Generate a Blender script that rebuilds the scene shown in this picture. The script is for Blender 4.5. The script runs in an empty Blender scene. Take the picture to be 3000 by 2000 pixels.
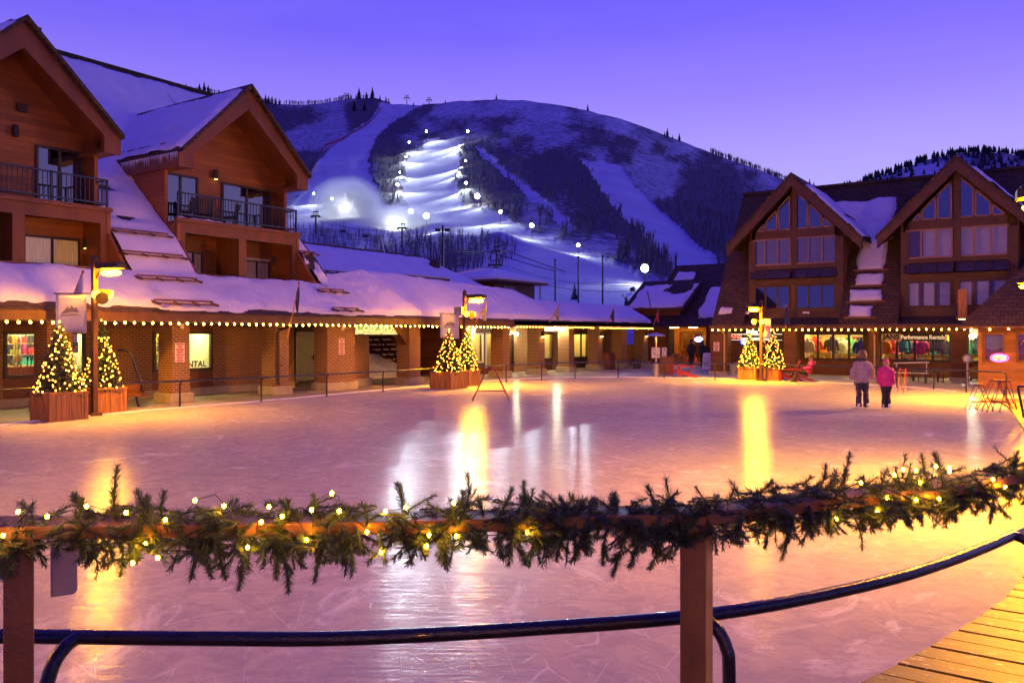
import bpy, math, random
import numpy as np
from mathutils import Vector, Matrix
random.seed(7)
rng = np.random.default_rng(7)
R = math.radians
SC = bpy.context.scene
COL = SC.collection

# ------------------------------------------------------------------ camera geometry
F, CH, HY, AZ = 2385.0, 2.17, 977.0, R(34)      # focal length (px of a 3000 px frame), eye height, horizon row, heading
CA, SA = math.cos(AZ), math.sin(AZ)
def ray(px, py=HY):
    X = (px - 1500) / F
    return (X*CA - SA, X*SA + CA, (HY - py) / F)
def onx(px, py, x):
    r = ray(px, py); t = x / r[0]; return Vector((x, r[1]*t, CH + r[2]*t))
def ony(px, py, y):
    r = ray(px, py); t = y / r[1]; return Vector((r[0]*t, y, CH + r[2]*t))
def onz(px, py, z=0.0):
    r = ray(px, py); t = (z - CH) / r[2]; return Vector((r[0]*t, r[1]*t, z))
def atd(px, py, Y):
    r = ray(px, py); return Vector((r[0]*Y, r[1]*Y, CH + r[2]*Y))
def yx(px, x): return onx(px, HY, x)[1]
def xy(px, y): return ony(px, HY, y)[0]

# ------------------------------------------------------------------ objects
def tag(o, label=None, cat=None, group=None, kind=None):
    if label: o['label'] = label
    if cat: o['category'] = cat
    if group: o['group'] = group
    if kind: o['kind'] = kind
    return o
def empty(name, loc=(0, 0, 0), rz=0.0, label=None, cat=None, group=None):
    o = bpy.data.objects.new(name, None); COL.objects.link(o)
    o.empty_display_size = 0.1
    o.location = loc; o.rotation_euler = (0, 0, rz)
    return tag(o, label, cat, group)
def wl(o):
    v = Vector((0, 0, 0))
    while o is not None:
        v += o.location; o = o.parent
    return v
KIDS = {}
def link(o, parent=None):
    COL.objects.link(o)
    if parent is not None:
        o.parent = parent; KIDS.setdefault(parent.name, []).append(o)
    return o
def copy_tree(o, parent=None):
    c = o.copy(); link(c, parent)
    for ch in list(KIDS.get(o.name, [])): copy_tree(ch, c)
    return c
def clone(o, loc, rz=None, label=None, group=None, scale=None):
    c = copy_tree(o); c.location = loc
    if rz is not None: c.rotation_euler = (0, 0, rz)
    if label: c['label'] = label
    if group: c['group'] = group
    if scale is not None: c.scale = (scale, scale, scale) if not hasattr(scale, '__len__') else scale
    return c

class MB:
    def __init__(s): s.v = []; s.f = []; s.mi = []; s.m = 0
    def add(s, vs, fs):
        b = len(s.v); s.v += [tuple(v) for v in vs]
        for f in fs: s.f.append(tuple(b + i for i in f)); s.mi.append(s.m)
        return s
    def box(s, x0, x1, y0, y1, z0, z1):
        if x0 > x1: x0, x1 = x1, x0
        if y0 > y1: y0, y1 = y1, y0
        if z0 > z1: z0, z1 = z1, z0
        return s.add([(x0,y0,z0),(x1,y0,z0),(x1,y1,z0),(x0,y1,z0),(x0,y0,z1),(x1,y0,z1),(x1,y1,z1),(x0,y1,z1)],
                     [(0,3,2,1),(4,5,6,7),(0,1,5,4),(1,2,6,5),(2,3,7,6),(3,0,4,7)])
    def obox(s, c, ax, ay, az):
        """box from centre and three half-axis vectors"""
        c = Vector(c); ax = Vector(ax); ay = Vector(ay); az = Vector(az)
        vs = [c + ax*i + ay*j + az*k for k in (-1, 1) for j, i in ((-1,-1),(-1,1),(1,1),(1,-1))]
        return s.add(vs, [(0,3,2,1),(4,5,6,7),(0,1,5,4),(1,2,6,5),(2,3,7,6),(3,0,4,7)])
    def bar(s, a, b, w, h=None, up=(0, 0, 1)):
        a = Vector(a); b = Vector(b); d = (b - a); L = d.length; d.normalize()
        u = Vector(up)
        if abs(d.dot(u)) > .98: u = Vector((0, 1, 0)) if abs(d.y) < .9 else Vector((1, 0, 0))
        n = d.cross(u).normalized(); u = n.cross(d).normalized()
        return s.obox((a + b)/2, d*L/2, n*w/2, u*(h or w)/2)
    def prism(s, poly, axis, a, b):
        """poly: list of 2-d points, extruded along axis (0,1,2) from a to b"""
        def P(p, t):
            if axis == 0: return (t, p[0], p[1])
            if axis == 1: return (p[0], t, p[1])
            return (p[0], p[1], t)
        n = len(poly)
        vs = [P(p, a) for p in poly] + [P(p, b) for p in poly]
        fs = [tuple(range(n)), tuple(range(2*n-1, n-1, -1))]
        for i in range(n):
            j = (i+1) % n; fs.append((i, n+i, n+j, j))
        return s.add(vs, fs)
    def tube(s, pts, r, n=8, caps=True, flat=None):
        pts = [Vector(p) for p in pts]; k = len(pts)
        rs = r if hasattr(r, '__len__') else [r]*k
        b = len(s.v); prev = None
        for i, p in enumerate(pts):
            d = (pts[min(i+1, k-1)] - pts[max(i-1, 0)]).normalized()
            if prev is None:
                u = Vector((0, 0, 1)) if abs(d.z) < .9 else Vector((1, 0, 0))
                n1 = d.cross(u).normalized()
            else:
                n1 = (prev - d*prev.dot(d)).normalized()
            n2 = d.cross(n1); prev = n1
            for q in range(n):
                a = 2*math.pi*q/n
                s.v.append(tuple(p + n1*math.cos(a)*rs[i] + n2*math.sin(a)*rs[i]*(flat or 1)))
        for i in range(k-1):
            for q in range(n):
                q2 = (q+1) % n
                s.f.append((b+i*n+q, b+i*n+q2, b+(i+1)*n+q2, b+(i+1)*n+q)); s.mi.append(s.m)
        if caps:
            s.f.append(tuple(b+q for q in range(n-1, -1, -1))); s.mi.append(s.m)
            s.f.append(tuple(b+(k-1)*n+q for q in range(n))); s.mi.append(s.m)
        return s
    def lathe(s, prof, c=(0, 0, 0), n=16):
        """prof: list of (r, z) from bottom to top around a vertical axis at c"""
        b = len(s.v); k = len(prof)
        for r, z in prof:
            for q in range(n):
                a = 2*math.pi*q/n
                s.v.append((c[0]+r*math.cos(a), c[1]+r*math.sin(a), c[2]+z))
        for i in range(k-1):
            for q in range(n):
                q2 = (q+1) % n
                s.f.append((b+i*n+q, b+i*n+q2, b+(i+1)*n+q2, b+(i+1)*n+q)); s.mi.append(s.m)
        s.f.append(tuple(b+q for q in range(n-1, -1, -1))); s.mi.append(s.m)
        s.f.append(tuple(b+(k-1)*n+q for q in range(n))); s.mi.append(s.m)
        return s
    def ball(s, c, r, n=10, m=6, sq=(1, 1, 1)):
        prof = []
        b = len(s.v)
        for i in range(1, m):
            t = math.pi*i/m - math.pi/2
            for q in range(n):
                a = 2*math.pi*q/n
                s.v.append((c[0]+r*sq[0]*math.cos(t)*math.cos(a), c[1]+r*sq[1]*math.cos(t)*math.sin(a), c[2]+r*sq[2]*math.sin(t)))
        for i in range(m-2):
            for q in range(n):
                q2 = (q+1) % n
                s.f.append((b+i*n+q, b+i*n+q2, b+(i+1)*n+q2, b+(i+1)*n+q)); s.mi.append(s.m)
        lo = len(s.v); s.v.append((c[0], c[1], c[2]-r*sq[2])); s.v.append((c[0], c[1], c[2]+r*sq[2]))
        for q in range(n):
            q2 = (q+1) % n
            s.f.append((lo, b+q2, b+q)); s.mi.append(s.m)
            s.f.append((lo+1, b+(m-2)*n+q, b+(m-2)*n+q2)); s.mi.append(s.m)
        return s
    def build(s, name, mats, parent=None, smooth=False, origin=None, bevel=0, post=None):
        me = bpy.data.meshes.new(name)
        if not isinstance(mats, (list, tuple)): mats = [mats]
        if parent is not None: off = wl(parent)
        elif origin is not None: off = Vector(origin)
        else:
            a = np.array(s.v); mn = a.min(0); mx = a.max(0)
            off = Vector(((mn[0]+mx[0])/2, (mn[1]+mx[1])/2, mn[2]))
        me.from_pydata([tuple(Vector(v) - off) for v in s.v], [], s.f)
        for m in mats: me.materials.append(m)
        if len(mats) > 1: me.polygons.foreach_set('material_index', s.mi)
        if smooth: me.polygons.foreach_set('use_smooth', [True]*len(s.f))
        me.update()
        o = bpy.data.objects.new(name, me)
        link(o, parent)
        if parent is None: o.location = off
        if bevel:
            md = o.modifiers.new('Bevel', 'BEVEL'); md.width = bevel; md.segments = 2; md.limit_method = 'ANGLE'
        return o

def apply_mods(o):
    dg = bpy.context.evaluated_depsgraph_get(); dg.update()
    me = bpy.data.meshes.new_from_object(o.evaluated_get(dg))
    o.modifiers.clear(); o.data = me
    return o

def text_mesh(txt, size, ext=0.006, bold=0.0, align='CENTER', sx=1.0):
    cu = bpy.data.curves.new('lettering', 'FONT'); cu.body = txt; cu.size = size; cu.extrude = ext
    cu.offset = bold; cu.align_x = align; cu.align_y = 'CENTER'; cu.resolution_u = 3; cu.space_line = .95
    t = bpy.data.objects.new('lettering_curve', cu); COL.objects.link(t)
    bpy.context.view_layer.update()
    dg = bpy.context.evaluated_depsgraph_get()
    me = bpy.data.meshes.new_from_object(t.evaluated_get(dg))
    COL.objects.unlink(t); bpy.data.objects.remove(t)
    if sx != 1: me.transform(Matrix.Diagonal((sx, 1, 1, 1)))
    return me
def lettering(txt, size, mat, parent, at, face, name='lettering', bold=0.0, ext=0.006, sx=1.0, align='CENTER'):
    """face: '+x' (read while looking towards -x) or '-y' (read while looking towards +y)"""
    me = text_mesh(txt, size, ext, bold, align, sx)
    rz = R(90) if face == '+x' else 0.0
    me.transform(Matrix.Translation(Vector(at) - wl(parent)) @ Matrix.Rotation(rz, 4, 'Z') @ Matrix.Rotation(R(90), 4, 'X'))
    me.materials.clear(); me.materials.append(mat)
    o = bpy.data.objects.new(name, me); link(o, parent)
    return o

# ------------------------------------------------------------------ materials
class NT:
    def __init__(s, m): s.nt = m.node_tree; s.n = s.nt.nodes; s.l = s.nt.links
    def node(s, t, **kw):
        n = s.n.new(t)
        for k, v in kw.items():
            if hasattr(n, k): setattr(n, k, v)
        return n
    def put(s, sock, v):
        if isinstance(v, bpy.types.NodeSocket): s.l.new(v, sock)
        else:
            try: sock.default_value = v
            except Exception: sock.default_value = (*v, 1.0)
    def math(s, op, a, b=0.0, c=None, clamp=False):
        n = s.node('ShaderNodeMath', operation=op, use_clamp=clamp)
        s.put(n.inputs[0], a); s.put(n.inputs[1], b)
        if c is not None: s.put(n.inputs[2], c)
        return n.outputs[0]
    def mix(s, f, a, b, mode='MIX'):
        n = s.node('ShaderNodeMix', data_type='RGBA', blend_type=mode)
        s.put(n.inputs[0], f); s.put(n.inputs[6], a); s.put(n.inputs[7], b)
        return n.outputs[2]
    def ramp(s, f, pts, interp='LINEAR'):
        n = s.node('ShaderNodeValToRGB'); n.color_ramp.interpolation = interp
        e = n.color_ramp.elements
        while len(e) < len(pts): e.new(.5)
        for el, (p, c) in zip(e, pts):
            el.position = p; el.color = (*c, 1) if hasattr(c, '__len__') else (c, c, c, 1)
        s.put(n.inputs[0], f); return n.outputs[0]
    def coord(s, kind='Object', scale=(1, 1, 1), rot=(0, 0, 0), loc=(0, 0, 0)):
        t = s.node('ShaderNodeTexCoord'); m = s.node('ShaderNodeMapping')
        m.inputs['Scale'].default_value = scale; m.inputs['Rotation'].default_value = rot; m.inputs['Location'].default_value = loc
        s.l.new(t.outputs[kind], m.inputs[0]); return m.outputs[0]
    def wpos(s, scale=(1, 1, 1), rot=(0, 0, 0)):
        t = s.node('ShaderNodeNewGeometry'); m = s.node('ShaderNodeMapping')
        m.inputs['Scale'].default_value = scale; m.inputs['Rotation'].default_value = rot
        s.l.new(t.outputs['Position'], m.inputs[0]); return m.outputs[0]
    def wpos2(s, rot, scale):
        t = s.node('ShaderNodeNewGeometry'); m = s.node('ShaderNodeMapping'); m.inputs['Rotation'].default_value = (0, 0, rot); s.l.new(t.outputs['Position'], m.inputs[0])
        m2 = s.node('ShaderNodeMapping'); m2.inputs['Scale'].default_value = scale; s.l.new(m.outputs[0], m2.inputs[0]); return m2.outputs[0]
    def noise(s, vec, scale=1.0, detail=4.0, rough=.55, dist=0.0, col=False):
        n = s.node('ShaderNodeTexNoise'); s.l.new(vec, n.inputs['Vector'])
        n.inputs['Scale'].default_value = scale; n.inputs['Detail'].default_value = detail
        n.inputs['Roughness'].default_value = rough; n.inputs['Distortion'].default_value = dist
        return n.outputs[1 if col else 0]
    def bump(s, h, strength=.3, dist=.02):
        n = s.node('ShaderNodeBump'); n.inputs['Strength'].default_value = strength; n.inputs['Distance'].default_value = dist
        s.put(n.inputs['Height'], h); return n.outputs[0]
def newmat(name):
    m = bpy.data.materials.new(name); m.use_nodes = True
    nt = NT(m); b = nt.n['Principled BSDF']
    return m, nt, b
def pbr(name, col, rough=.6, metal=0.0, spec=.5, var=.25, vscale=3.0, bump=0.0, bscale=30.0, stretch=(1, 1, 1), emit=None, es=0.0, coat=0.0):
    m, t, b = newmat(name)
    vec = t.coord('Object', stretch)
    if var:
        f = t.noise(vec, vscale, 5, .6)
        lo = tuple(max(0, c*(1-var)) for c in col); hi = tuple(min(1, c*(1+var)) for c in col)
        t.put(b.inputs['Base Color'], t.ramp(f, [(.3, lo), (.7, hi)]))
    else: b.inputs['Base Color'].default_value = (*col, 1)
    b.inputs['Roughness'].default_value = rough; b.inputs['Metallic'].default_value = metal
    b.inputs['Specular IOR Level'].default_value = spec; b.inputs['Coat Weight'].default_value = coat
    if bump: t.put(b.inputs['Normal'], t.bump(t.noise(vec, bscale, 4), bump))
    if emit: b.inputs['Emission Color'].default_value = (*emit, 1); b.inputs['Emission Strength'].default_value = es
    return m
def glow(name, col, strength, base=(.8, .8, .8), sampling='AUTO'):
    m, t, b = newmat(name)
    b.inputs['Base Color'].default_value = (*base, 1)
    b.inputs['Emission Color'].default_value = (*col, 1); b.inputs['Emission Strength'].default_value = strength
    b.inputs['Roughness'].default_value = .4
    m.cycles.emission_sampling = sampling
    return m

SODIUM = (1.0, .36, .0006)
WARM = (1.0, .62, .22)
M = {}
def siding(name, col, pitch=.19, dark=.35, gloss=.55):
    m, t, b = newmat(name)
    p = t.node('ShaderNodeSeparateXYZ'); t.l.new(t.wpos(), p.inputs[0])
    zz = t.math('DIVIDE', p.outputs[2], pitch); fr = t.math('FRACT', zz); fl = t.math('FLOOR', zz)
    cmb = t.node('ShaderNodeCombineXYZ'); t.put(cmb.inputs[0], t.math('MULTIPLY', p.outputs[0], .35)); t.put(cmb.inputs[1], t.math('MULTIPLY', p.outputs[1], .35)); t.put(cmb.inputs[2], t.math('MULTIPLY', fl, 3.7))
    v = t.noise(cmb.outputs[0], 1.0, 2)
    g = t.noise(t.wpos((3, 3, 60)), 1.0, 4)
    c1 = t.ramp(v, [(.3, tuple(c*.62 for c in col)), (.7, tuple(c*1.25 for c in col))])
    c2 = t.mix(t.math('MULTIPLY', g, .35), c1, tuple(c*.45 for c in col))
    gap = t.ramp(fr, [(0, 0.0), (.09, 1.0)])
    c3 = t.mix(gap, tuple(c*dark for c in col), c2)
    t.put(b.inputs['Base Color'], c3); b.inputs['Roughness'].default_value = gloss
    t.put(b.inputs['Normal'], t.bump(t.math('ADD', fr, t.math('MULTIPLY', g, .2)), .6, .03))
    return m
def brickmat(name, c1, c2, mortar, w=.22, h=.075, ms=.012, offs=.5):
    m, t, b = newmat(name)
    p = t.node('ShaderNodeSeparateXYZ'); t.l.new(t.wpos(), p.inputs[0])
    g = t.node('ShaderNodeNewGeometry'); q = t.node('ShaderNodeSeparateXYZ'); t.l.new(g.outputs['True Normal'], q.inputs[0])
    isx = t.math('GREATER_THAN', t.math('ABSOLUTE', q.outputs[0]), .5)
    u = t.math('ADD', t.math('MULTIPLY', p.outputs[1], isx), t.math('MULTIPLY', p.outputs[0], t.math('SUBTRACT', 1.0, isx)))
    cmb = t.node('ShaderNodeCombineXYZ'); t.put(cmb.inputs[0], u); t.put(cmb.inputs[1], p.outputs[2])
    br = t.node('ShaderNodeTexBrick'); t.l.new(cmb.outputs[0], br.inputs['Vector'])
    br.offset = offs
    br.inputs['Scale'].default_value = 1; br.inputs['Brick Width'].default_value = w; br.inputs['Row Height'].default_value = h
    br.inputs['Mortar Size'].default_value = ms; br.inputs['Bias'].default_value = -.1
    br.inputs['Color1'].default_value = (*c1, 1); br.inputs['Color2'].default_value = (*c2, 1); br.inputs['Mortar'].default_value = (*mortar, 1)
    n = t.noise(t.wpos(), 1.3, 5)
    c = t.mix(t.math('MULTIPLY', n, .6), br.outputs[0], tuple(x*.5 for x in c1), 'MULTIPLY')
    c = t.mix(.55, br.outputs[0], c)
    t.put(b.inputs['Base Color'], c); b.inputs['Roughness'].default_value = .85
    t.put(b.inputs['Normal'], t.bump(t.math('SUBTRACT', t.math('MULTIPLY', n, .3), br.outputs[1]), .5, .012))
    return m
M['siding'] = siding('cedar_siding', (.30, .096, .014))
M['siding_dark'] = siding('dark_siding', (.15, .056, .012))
M['kiosk_siding'] = siding('kiosk_siding', (.42, .16, .045), pitch=.16)
M['trim'] = pbr('brown_trim', (.17, .060, .012), .6, var=.25, vscale=2, bump=.15, bscale=18, stretch=(1, 1, .3))
M['beam'] = pbr('dark_beam', (.085, .033, .008), .6, var=.3, vscale=2, bump=.15, bscale=18)
M['soffit'] = pbr('soffit_wood', (.16, .06, .026), .7, var=.2)
M['brick'] = brickmat('red_brick', (.30, .11, .032), (.22, .08, .024), (.42, .33, .15))
M['shingle'] = brickmat('wood_shingle', (.115, .060, .017), (.06, .034, .011), (.02, .012, .006), w=.26, h=.16, ms=.012)
M['concrete'] = pbr('concrete_block', (.40, .34, .20), .85, var=.2, vscale=2.5, bump=.2)
M['black'] = pbr('black_metal', (.012, .011, .014), .32, 0.0, .5, var=.2, coat=.4)
M['blackpipe'] = pbr('black_pipe_paint', (.010, .009, .010), .26, 0.0, .45, var=.4, vscale=9, bump=.30, bscale=60, coat=.15)
M['darkmetal'] = pbr('dark_bronze_metal', (.045, .028, .018), .45, .2, .5, var=.2)
M['frame'] = pbr('dark_window_frame', (.035, .022, .018), .5, var=.1)
M['framelt'] = pbr('tan_window_frame', (.34, .17, .09), .55, var=.15)
M['white'] = pbr('white_paint', (.75, .74, .70), .5, var=.06)
M['grey'] = pbr('grey_metal', (.22, .22, .22), .5, var=.15)
M['steel'] = pbr('brushed_steel', (.55, .50, .42), .28, .9, var=.1)
M['red'] = pbr('red_painted_wood', (.30, .022, .014), .45, var=.25, vscale=6)
M['redtube'] = pbr('red_tube_paint', (.26, .022, .010), .35, var=.15)
M['planter'] = pbr('cedar_planter', (.46, .19, .035), .6, var=.45, vscale=3, stretch=(5, 5, .5), bump=.15)
M['railwood'] = pbr('stained_rail_wood', (.21, .088, .011), .5, var=.35, vscale=4, stretch=(1, 1, 1), bump=.2, bscale=40, coat=.15)
M['curtain'] = pbr('cream_curtain', (.62, .50, .33), .8, var=.3, vscale=4, stretch=(6, 6, .2))
M['blind'] = pbr('pale_blind', (.50, .46, .42), .7, var=.1)
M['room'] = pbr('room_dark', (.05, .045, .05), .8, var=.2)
M['navy'] = pbr('navy_cloth', (.03, .03, .09), .8, var=.2)
M['redcloth'] = pbr('red_cloth', (.45, .03, .06), .8, var=.2)
M['greycloth'] = pbr('grey_cloth', (.30, .28, .30), .8, var=.2)
M['banner'] = pbr('pale_banner_cloth', (.55, .52, .50), .8, var=.1)
M['bannerink'] = pbr('banner_ink', (.16, .14, .16), .8, var=.1)
M['needle'] = pbr('garland_needle', (.058, .098, .022), .55, var=.6, vscale=14)
M['fir'] = pbr('fir_needle', (.020, .040, .014), .6, var=.5, vscale=8)
M['bark'] = pbr('bark', (.06, .04, .03), .9, var=.3)
M['farfir'] = pbr('far_conifer', (.012, .014, .018), .9, var=.2, vscale=.4)
M['bare'] = pbr('bare_branches', (.15, .125, .12), .9, var=.3, vscale=.2)
M['paper'] = pbr('pale_sign_face', (.68, .60, .52), .6, var=.05)
M['ink'] = pbr('black_ink', (.02, .02, .02), .6, var=0)
M['redink'] = pbr('red_ink', (.5, .03, .02), .6, var=0)

def snowmat(name, col=(.84, .79, .70), bumpy=.7):
    m, t, b = newmat(name)
    n = t.noise(t.wpos(), .9, 6, .55); n2 = t.noise(t.wpos((1, 1, 2.5)), 6, 5, .6)
    t.put(b.inputs['Base Color'], t.ramp(n, [(.25, tuple(c*.88 for c in col)), (.7, col)]))
    b.inputs['Roughness'].default_value = .75; b.inputs['Specular IOR Level'].default_value = .25
    b.inputs['Subsurface Weight'].default_value = 0.0
    t.put(b.inputs['Normal'], t.bump(t.math('ADD', n, t.math('ADD', t.math('MULTIPLY', n2, .35), t.math('MULTIPLY', t.noise(t.wpos((.4, 1.6, 1)), 3.2, 5, .6), .5))), bumpy, .12))
    return m
M['snow'] = snowmat('roof_snow')
M['packed'] = snowmat('packed_snow', (.62, .60, .58), .25)

# window glass: clear pane with mirror-like reflection of the sky
def glass(name, tint=(.9, .9, .9), refl=.10, rough=.02):
    m, t, b = newmat(name)
    tr = t.node('ShaderNodeBsdfTransparent'); tr.inputs[0].default_value = (*tint, 1)
    gl = t.node('ShaderNodeBsdfGlossy'); gl.inputs['Roughness'].default_value = rough
    fr = t.node('ShaderNodeLayerWeight'); fr.inputs[0].default_value = .5; fz = t.math('MULTIPLY_ADD', t.math('POWER', fr.outputs['Facing'], 5.0), .5, .02)
    mx = t.node('ShaderNodeMixShader')
    t.put(mx.inputs[0], t.math('ADD', fz, refl, clamp=True))
    t.l.new(tr.outputs[0], mx.inputs[1]); t.l.new(gl.outputs[0], mx.inputs[2])
    t.l.new(mx.outputs[0], t.n['Material Output'].inputs[0]); t.n.remove(b)
    return m
M['glass'] = glass('clear_glass', (.95, .95, .95), .05)
M['darkglass'] = glass('dusk_window_glass', (.34, .31, .33), .24, .03)
M['chaletglass'] = glass('chalet_glass', (.8, .78, .78), .10, .03)
M['shopglass'] = glass('shop_glass', (.96, .96, .96), .01)

# ice: skated, scratched, glossy
def icemat():
    m, t, b = newmat('skated_ice')
    w = t.wpos()
    cloud = t.noise(t.wpos((.35, .35, 1)), 1.0, 5, .6)
    wear = t.noise(t.wpos((1.2, 1.2, 1), (0, 0, .5)), 2.6, 9, .74, 1.2)
    dust = t.noise(t.wpos((1, 1, 1), (0, 0, 1.1)), .7, 8, .72, 2.0)
    sc = None
    for i, (rot, sx, sy, scl, wd) in enumerate([(.25, .22, 1, 1.7, .018), (-.5, .18, 1, 2.2, .014), (1.0, .3, 1, 1.4, .014), (-1.25, .25, 1, 1.9, .012), (.7, .12, 1, 3.0, .02), (2.4, .16, 1, 2.6, .016)]):
        v = t.node('ShaderNodeTexVoronoi', feature='DISTANCE_TO_EDGE')
        vec = t.wpos2(rot, (sx, sy, 1))
        ns = t.noise(vec, 1.1, 2, .5, 0, True)
        ad = t.node('ShaderNodeVectorMath', operation='ADD'); t.l.new(vec, ad.inputs[0])
        ml = t.node('ShaderNodeVectorMath', operation='SCALE'); t.l.new(ns, ml.inputs[0]); ml.inputs['Scale'].default_value = .30
        t.l.new(ml.outputs[0], ad.inputs[1]); t.l.new(ad.outputs[0], v.inputs['Vector']); v.inputs['Scale'].default_value = scl
        line = t.ramp(v.outputs['Distance'], [(0, 1.0), (wd*.38, .0)])
        brk = t.ramp(t.noise(t.wpos((1, 1, 1), (0, 0, i)), 1.6, 3), [(.52, 0.0), (.62, 1.0)])
        line = t.math('MULTIPLY', line, brk)
        sc = line if sc is None else t.math('MAXIMUM', sc, line)
    base = t.ramp(cloud, [(.3, (.33, .29, .25)), (.7, (.44, .39, .33))])
    base = t.mix(t.ramp(wear, [(.44, 0.0), (.60, .75)]), base, (.27, .24, .25))
    base = t.mix(t.ramp(dust, [(.56, 0.0), (.68, .6)]), base, (.66, .62, .58))
    base = t.mix(t.math('MULTIPLY', sc, .24), base, (.85, .82, .78))
    t.put(b.inputs['Base Color'], base)
    rg = t.ramp(wear, [(.3, .10), (.7, .24)])
    t.put(b.inputs['Roughness'], rg)
    b.inputs['IOR'].default_value = 1.31; b.inputs['Specular IOR Level'].default_value = .28
    r1 = t.noise(t.wpos((1.0, 1.0, 1), (0, 0, -.6)), 7.0, 6, .65)
    r2 = t.noise(t.wpos2(-AZ, (.32, 2.4, 1)), 5.0, 5, .65)
    hgt = t.math('ADD', t.math('MULTIPLY', r1, .40), t.math('ADD', t.math('MULTIPLY', r2, .9), t.math('MULTIPLY', sc, .14)))
    bn = t.bump(hgt, .34, .02); t.put(b.inputs['Normal'], bn)
    # shaved snow dust dulls part of the surface
    df = t.node('ShaderNodeBsdfDiffuse'); t.put(df.inputs['Color'], base); t.put(df.inputs['Normal'], bn)
    r3 = t.noise(t.wpos2(-AZ, (.9, 3.2, 1)), 7.0, 6, .7)
    mx = t.node('ShaderNodeMixShader'); t.put(mx.inputs[0], t.ramp(t.math('ADD', t.math('MULTIPLY', r3, .75), t.math('MULTIPLY', dust, .25)), [(.38, .10), (.62, .80)]))
    t.l.new(df.outputs[0], mx.inputs[1]); t.l.new(b.outputs[0], mx.inputs[2]); t.l.new(mx.outputs[0], t.n['Material Output'].inputs[0])
    return m
M['ice'] = icemat()
# ------------------------------------------------------------------ camera, world, render
cam = bpy.data.cameras.new('camera'); cam.sensor_width = 36; cam.lens = F/3000*36
cam.shift_y = (HY - 1000)/3000; cam.clip_start = .05; cam.clip_end = 9000
co = bpy.data.objects.new('camera', cam); COL.objects.link(co)
co.location = (0, 0, CH); co.rotation_euler = (R(90), 0, AZ); SC.camera = co
SC.view_settings.view_transform = 'Standard'; SC.view_settings.look = 'None'
SC.view_settings.exposure = 0; SC.view_settings.gamma = 1
SC.render.engine = 'CYCLES'
SC.cycles.use_denoising = True
SC.cycles.max_bounces = 6; SC.cycles.diffuse_bounces = 3; SC.cycles.glossy_bounces = 3; SC.cycles.transparent_max_bounces = 12
SC.cycles.sample_clamp_indirect = 4.0; SC.cycles.sample_clamp_direct = 0
SC.cycles.caustics_reflective = False; SC.cycles.caustics_refractive = False
SC.cycles.use_light_tree = True

w = bpy.data.worlds.new("World"); SC.world = w; w.use_nodes = True
wt = NT(w); bg = wt.n['Background']
tc = wt.node('ShaderNodeTexCoord'); sp = wt.node('ShaderNodeSeparateXYZ'); wt.l.new(tc.outputs['Generated'], sp.inputs[0])
# elevation of the view direction, and how far it points at the afterglow in the west (right of the hill)
elev = sp.outputs[2]
west = (-SA*.93 + CA*.36, CA*.93 + SA*.36)
dotw = wt.math('ADD', wt.math('MULTIPLY', sp.outputs[0], west[0]), wt.math('MULTIPLY', sp.outputs[1], west[1]))
after = wt.math('MULTIPLY_ADD', dotw, .5, .5, clamp=True)
low = wt.ramp(elev, [(.0, (.60, .56, 1.0)), (.13, (.52, .46, 1.0)), (.20, (.46, .37, 1.0)), (.27, (.335, .243, 1.0)), (.34, (.200, .142, 1.0)), (.42, (.130, .096, 1.0)), (.75, (.06, .037, .80)), (1.0, (.05, .03, .74))])
far_ = wt.ramp(elev, [(.0, (.10, .075, .70)), (.3, (.07, .048, .72)), (.8, (.048, .03, .70))])
grad = wt.mix(wt.math('POWER', after, .8), far_, low)
sky = wt.node('ShaderNodeTexSky', sky_type='NISHITA'); sky.sun_disc = False
sky.sun_elevation = R(-5.5); sky.sun_rotation = R(0); sky.altitude = 2100
skyc = wt.mix(1.0, sky.outputs[0], (.10, .08, .5), 'MULTIPLY')
hz = wt.node('ShaderNodeMapping'); wt.l.new(tc.outputs['Generated'], hz.inputs[0]); hz.inputs['Scale'].default_value = (1.2, 1.2, 5)
veil = wt.math('MULTIPLY', wt.ramp(wt.noise(hz.outputs[0], 1.6, 5, .55), [(.42, 0.0), (.75, 1.0)]), .10)
grad = wt.mix(veil, grad, (.62, .50, 1.0))
wt.put(bg.inputs['Color'], wt.mix(1.0, grad, skyc, 'ADD')); bg.inputs['Strength'].default_value = 1.0

# ------------------------------------------------------------------ ground, plaza, ice, boardwalk
g = MB(); g.add([(-90, -40, -.06), (60, -40, -.06), (60, 120, -.06), (-90, 120, -.06)], [(0, 1, 2, 3)])
ground = g.build('ground', M['packed'], origin=(0, 0, -.06)); tag(ground, kind='structure')

ICE = [(-.91, 4.79), (-.27, 7.37), (-.28, 10), (-.40, 17), (-.75, 22), (-1.35, 28), (-2.1, 31), (-3.1, 33.6), (-4.4, 35.2), (-6.5, 36.3), (-8.9, 37.05), (-12.5, 37.65),
       (-16, 36.7), (-18.6, 35.4), (-20.3, 33.8), (-21.2, 31.6), (-21.5, 28), (-21.45, 25), (-21.25, 22), (-20.95, 17), (-21.0, 13), (-20.5, 9), (-19.4, 6), (-17, 3.4), (-13, 1.6), (-9, 1.0), (-6.5, .95), (-4.5, 1.31), (-2.79, 2.34), (-1.46, 3.6)]
def smooth(poly, k=4, closed=True):
    out = []; n = len(poly)
    for i in range(n if closed else n-1):
        p0, p1, p2, p3 = [Vector(poly[(i+j) % n] if closed else poly[max(0, min(n-1, i+j))]) for j in (-1, 0, 1, 2)]
        for q in range(k):
            t = q/k
            out.append(.5*((2*p1) + (p2-p0)*t + (2*p0-5*p1+4*p2-p3)*t*t + (3*p1-p0-3*p2+p3)*t**3))
    if not closed: out.append(Vector(poly[-1]))
    return out
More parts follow.
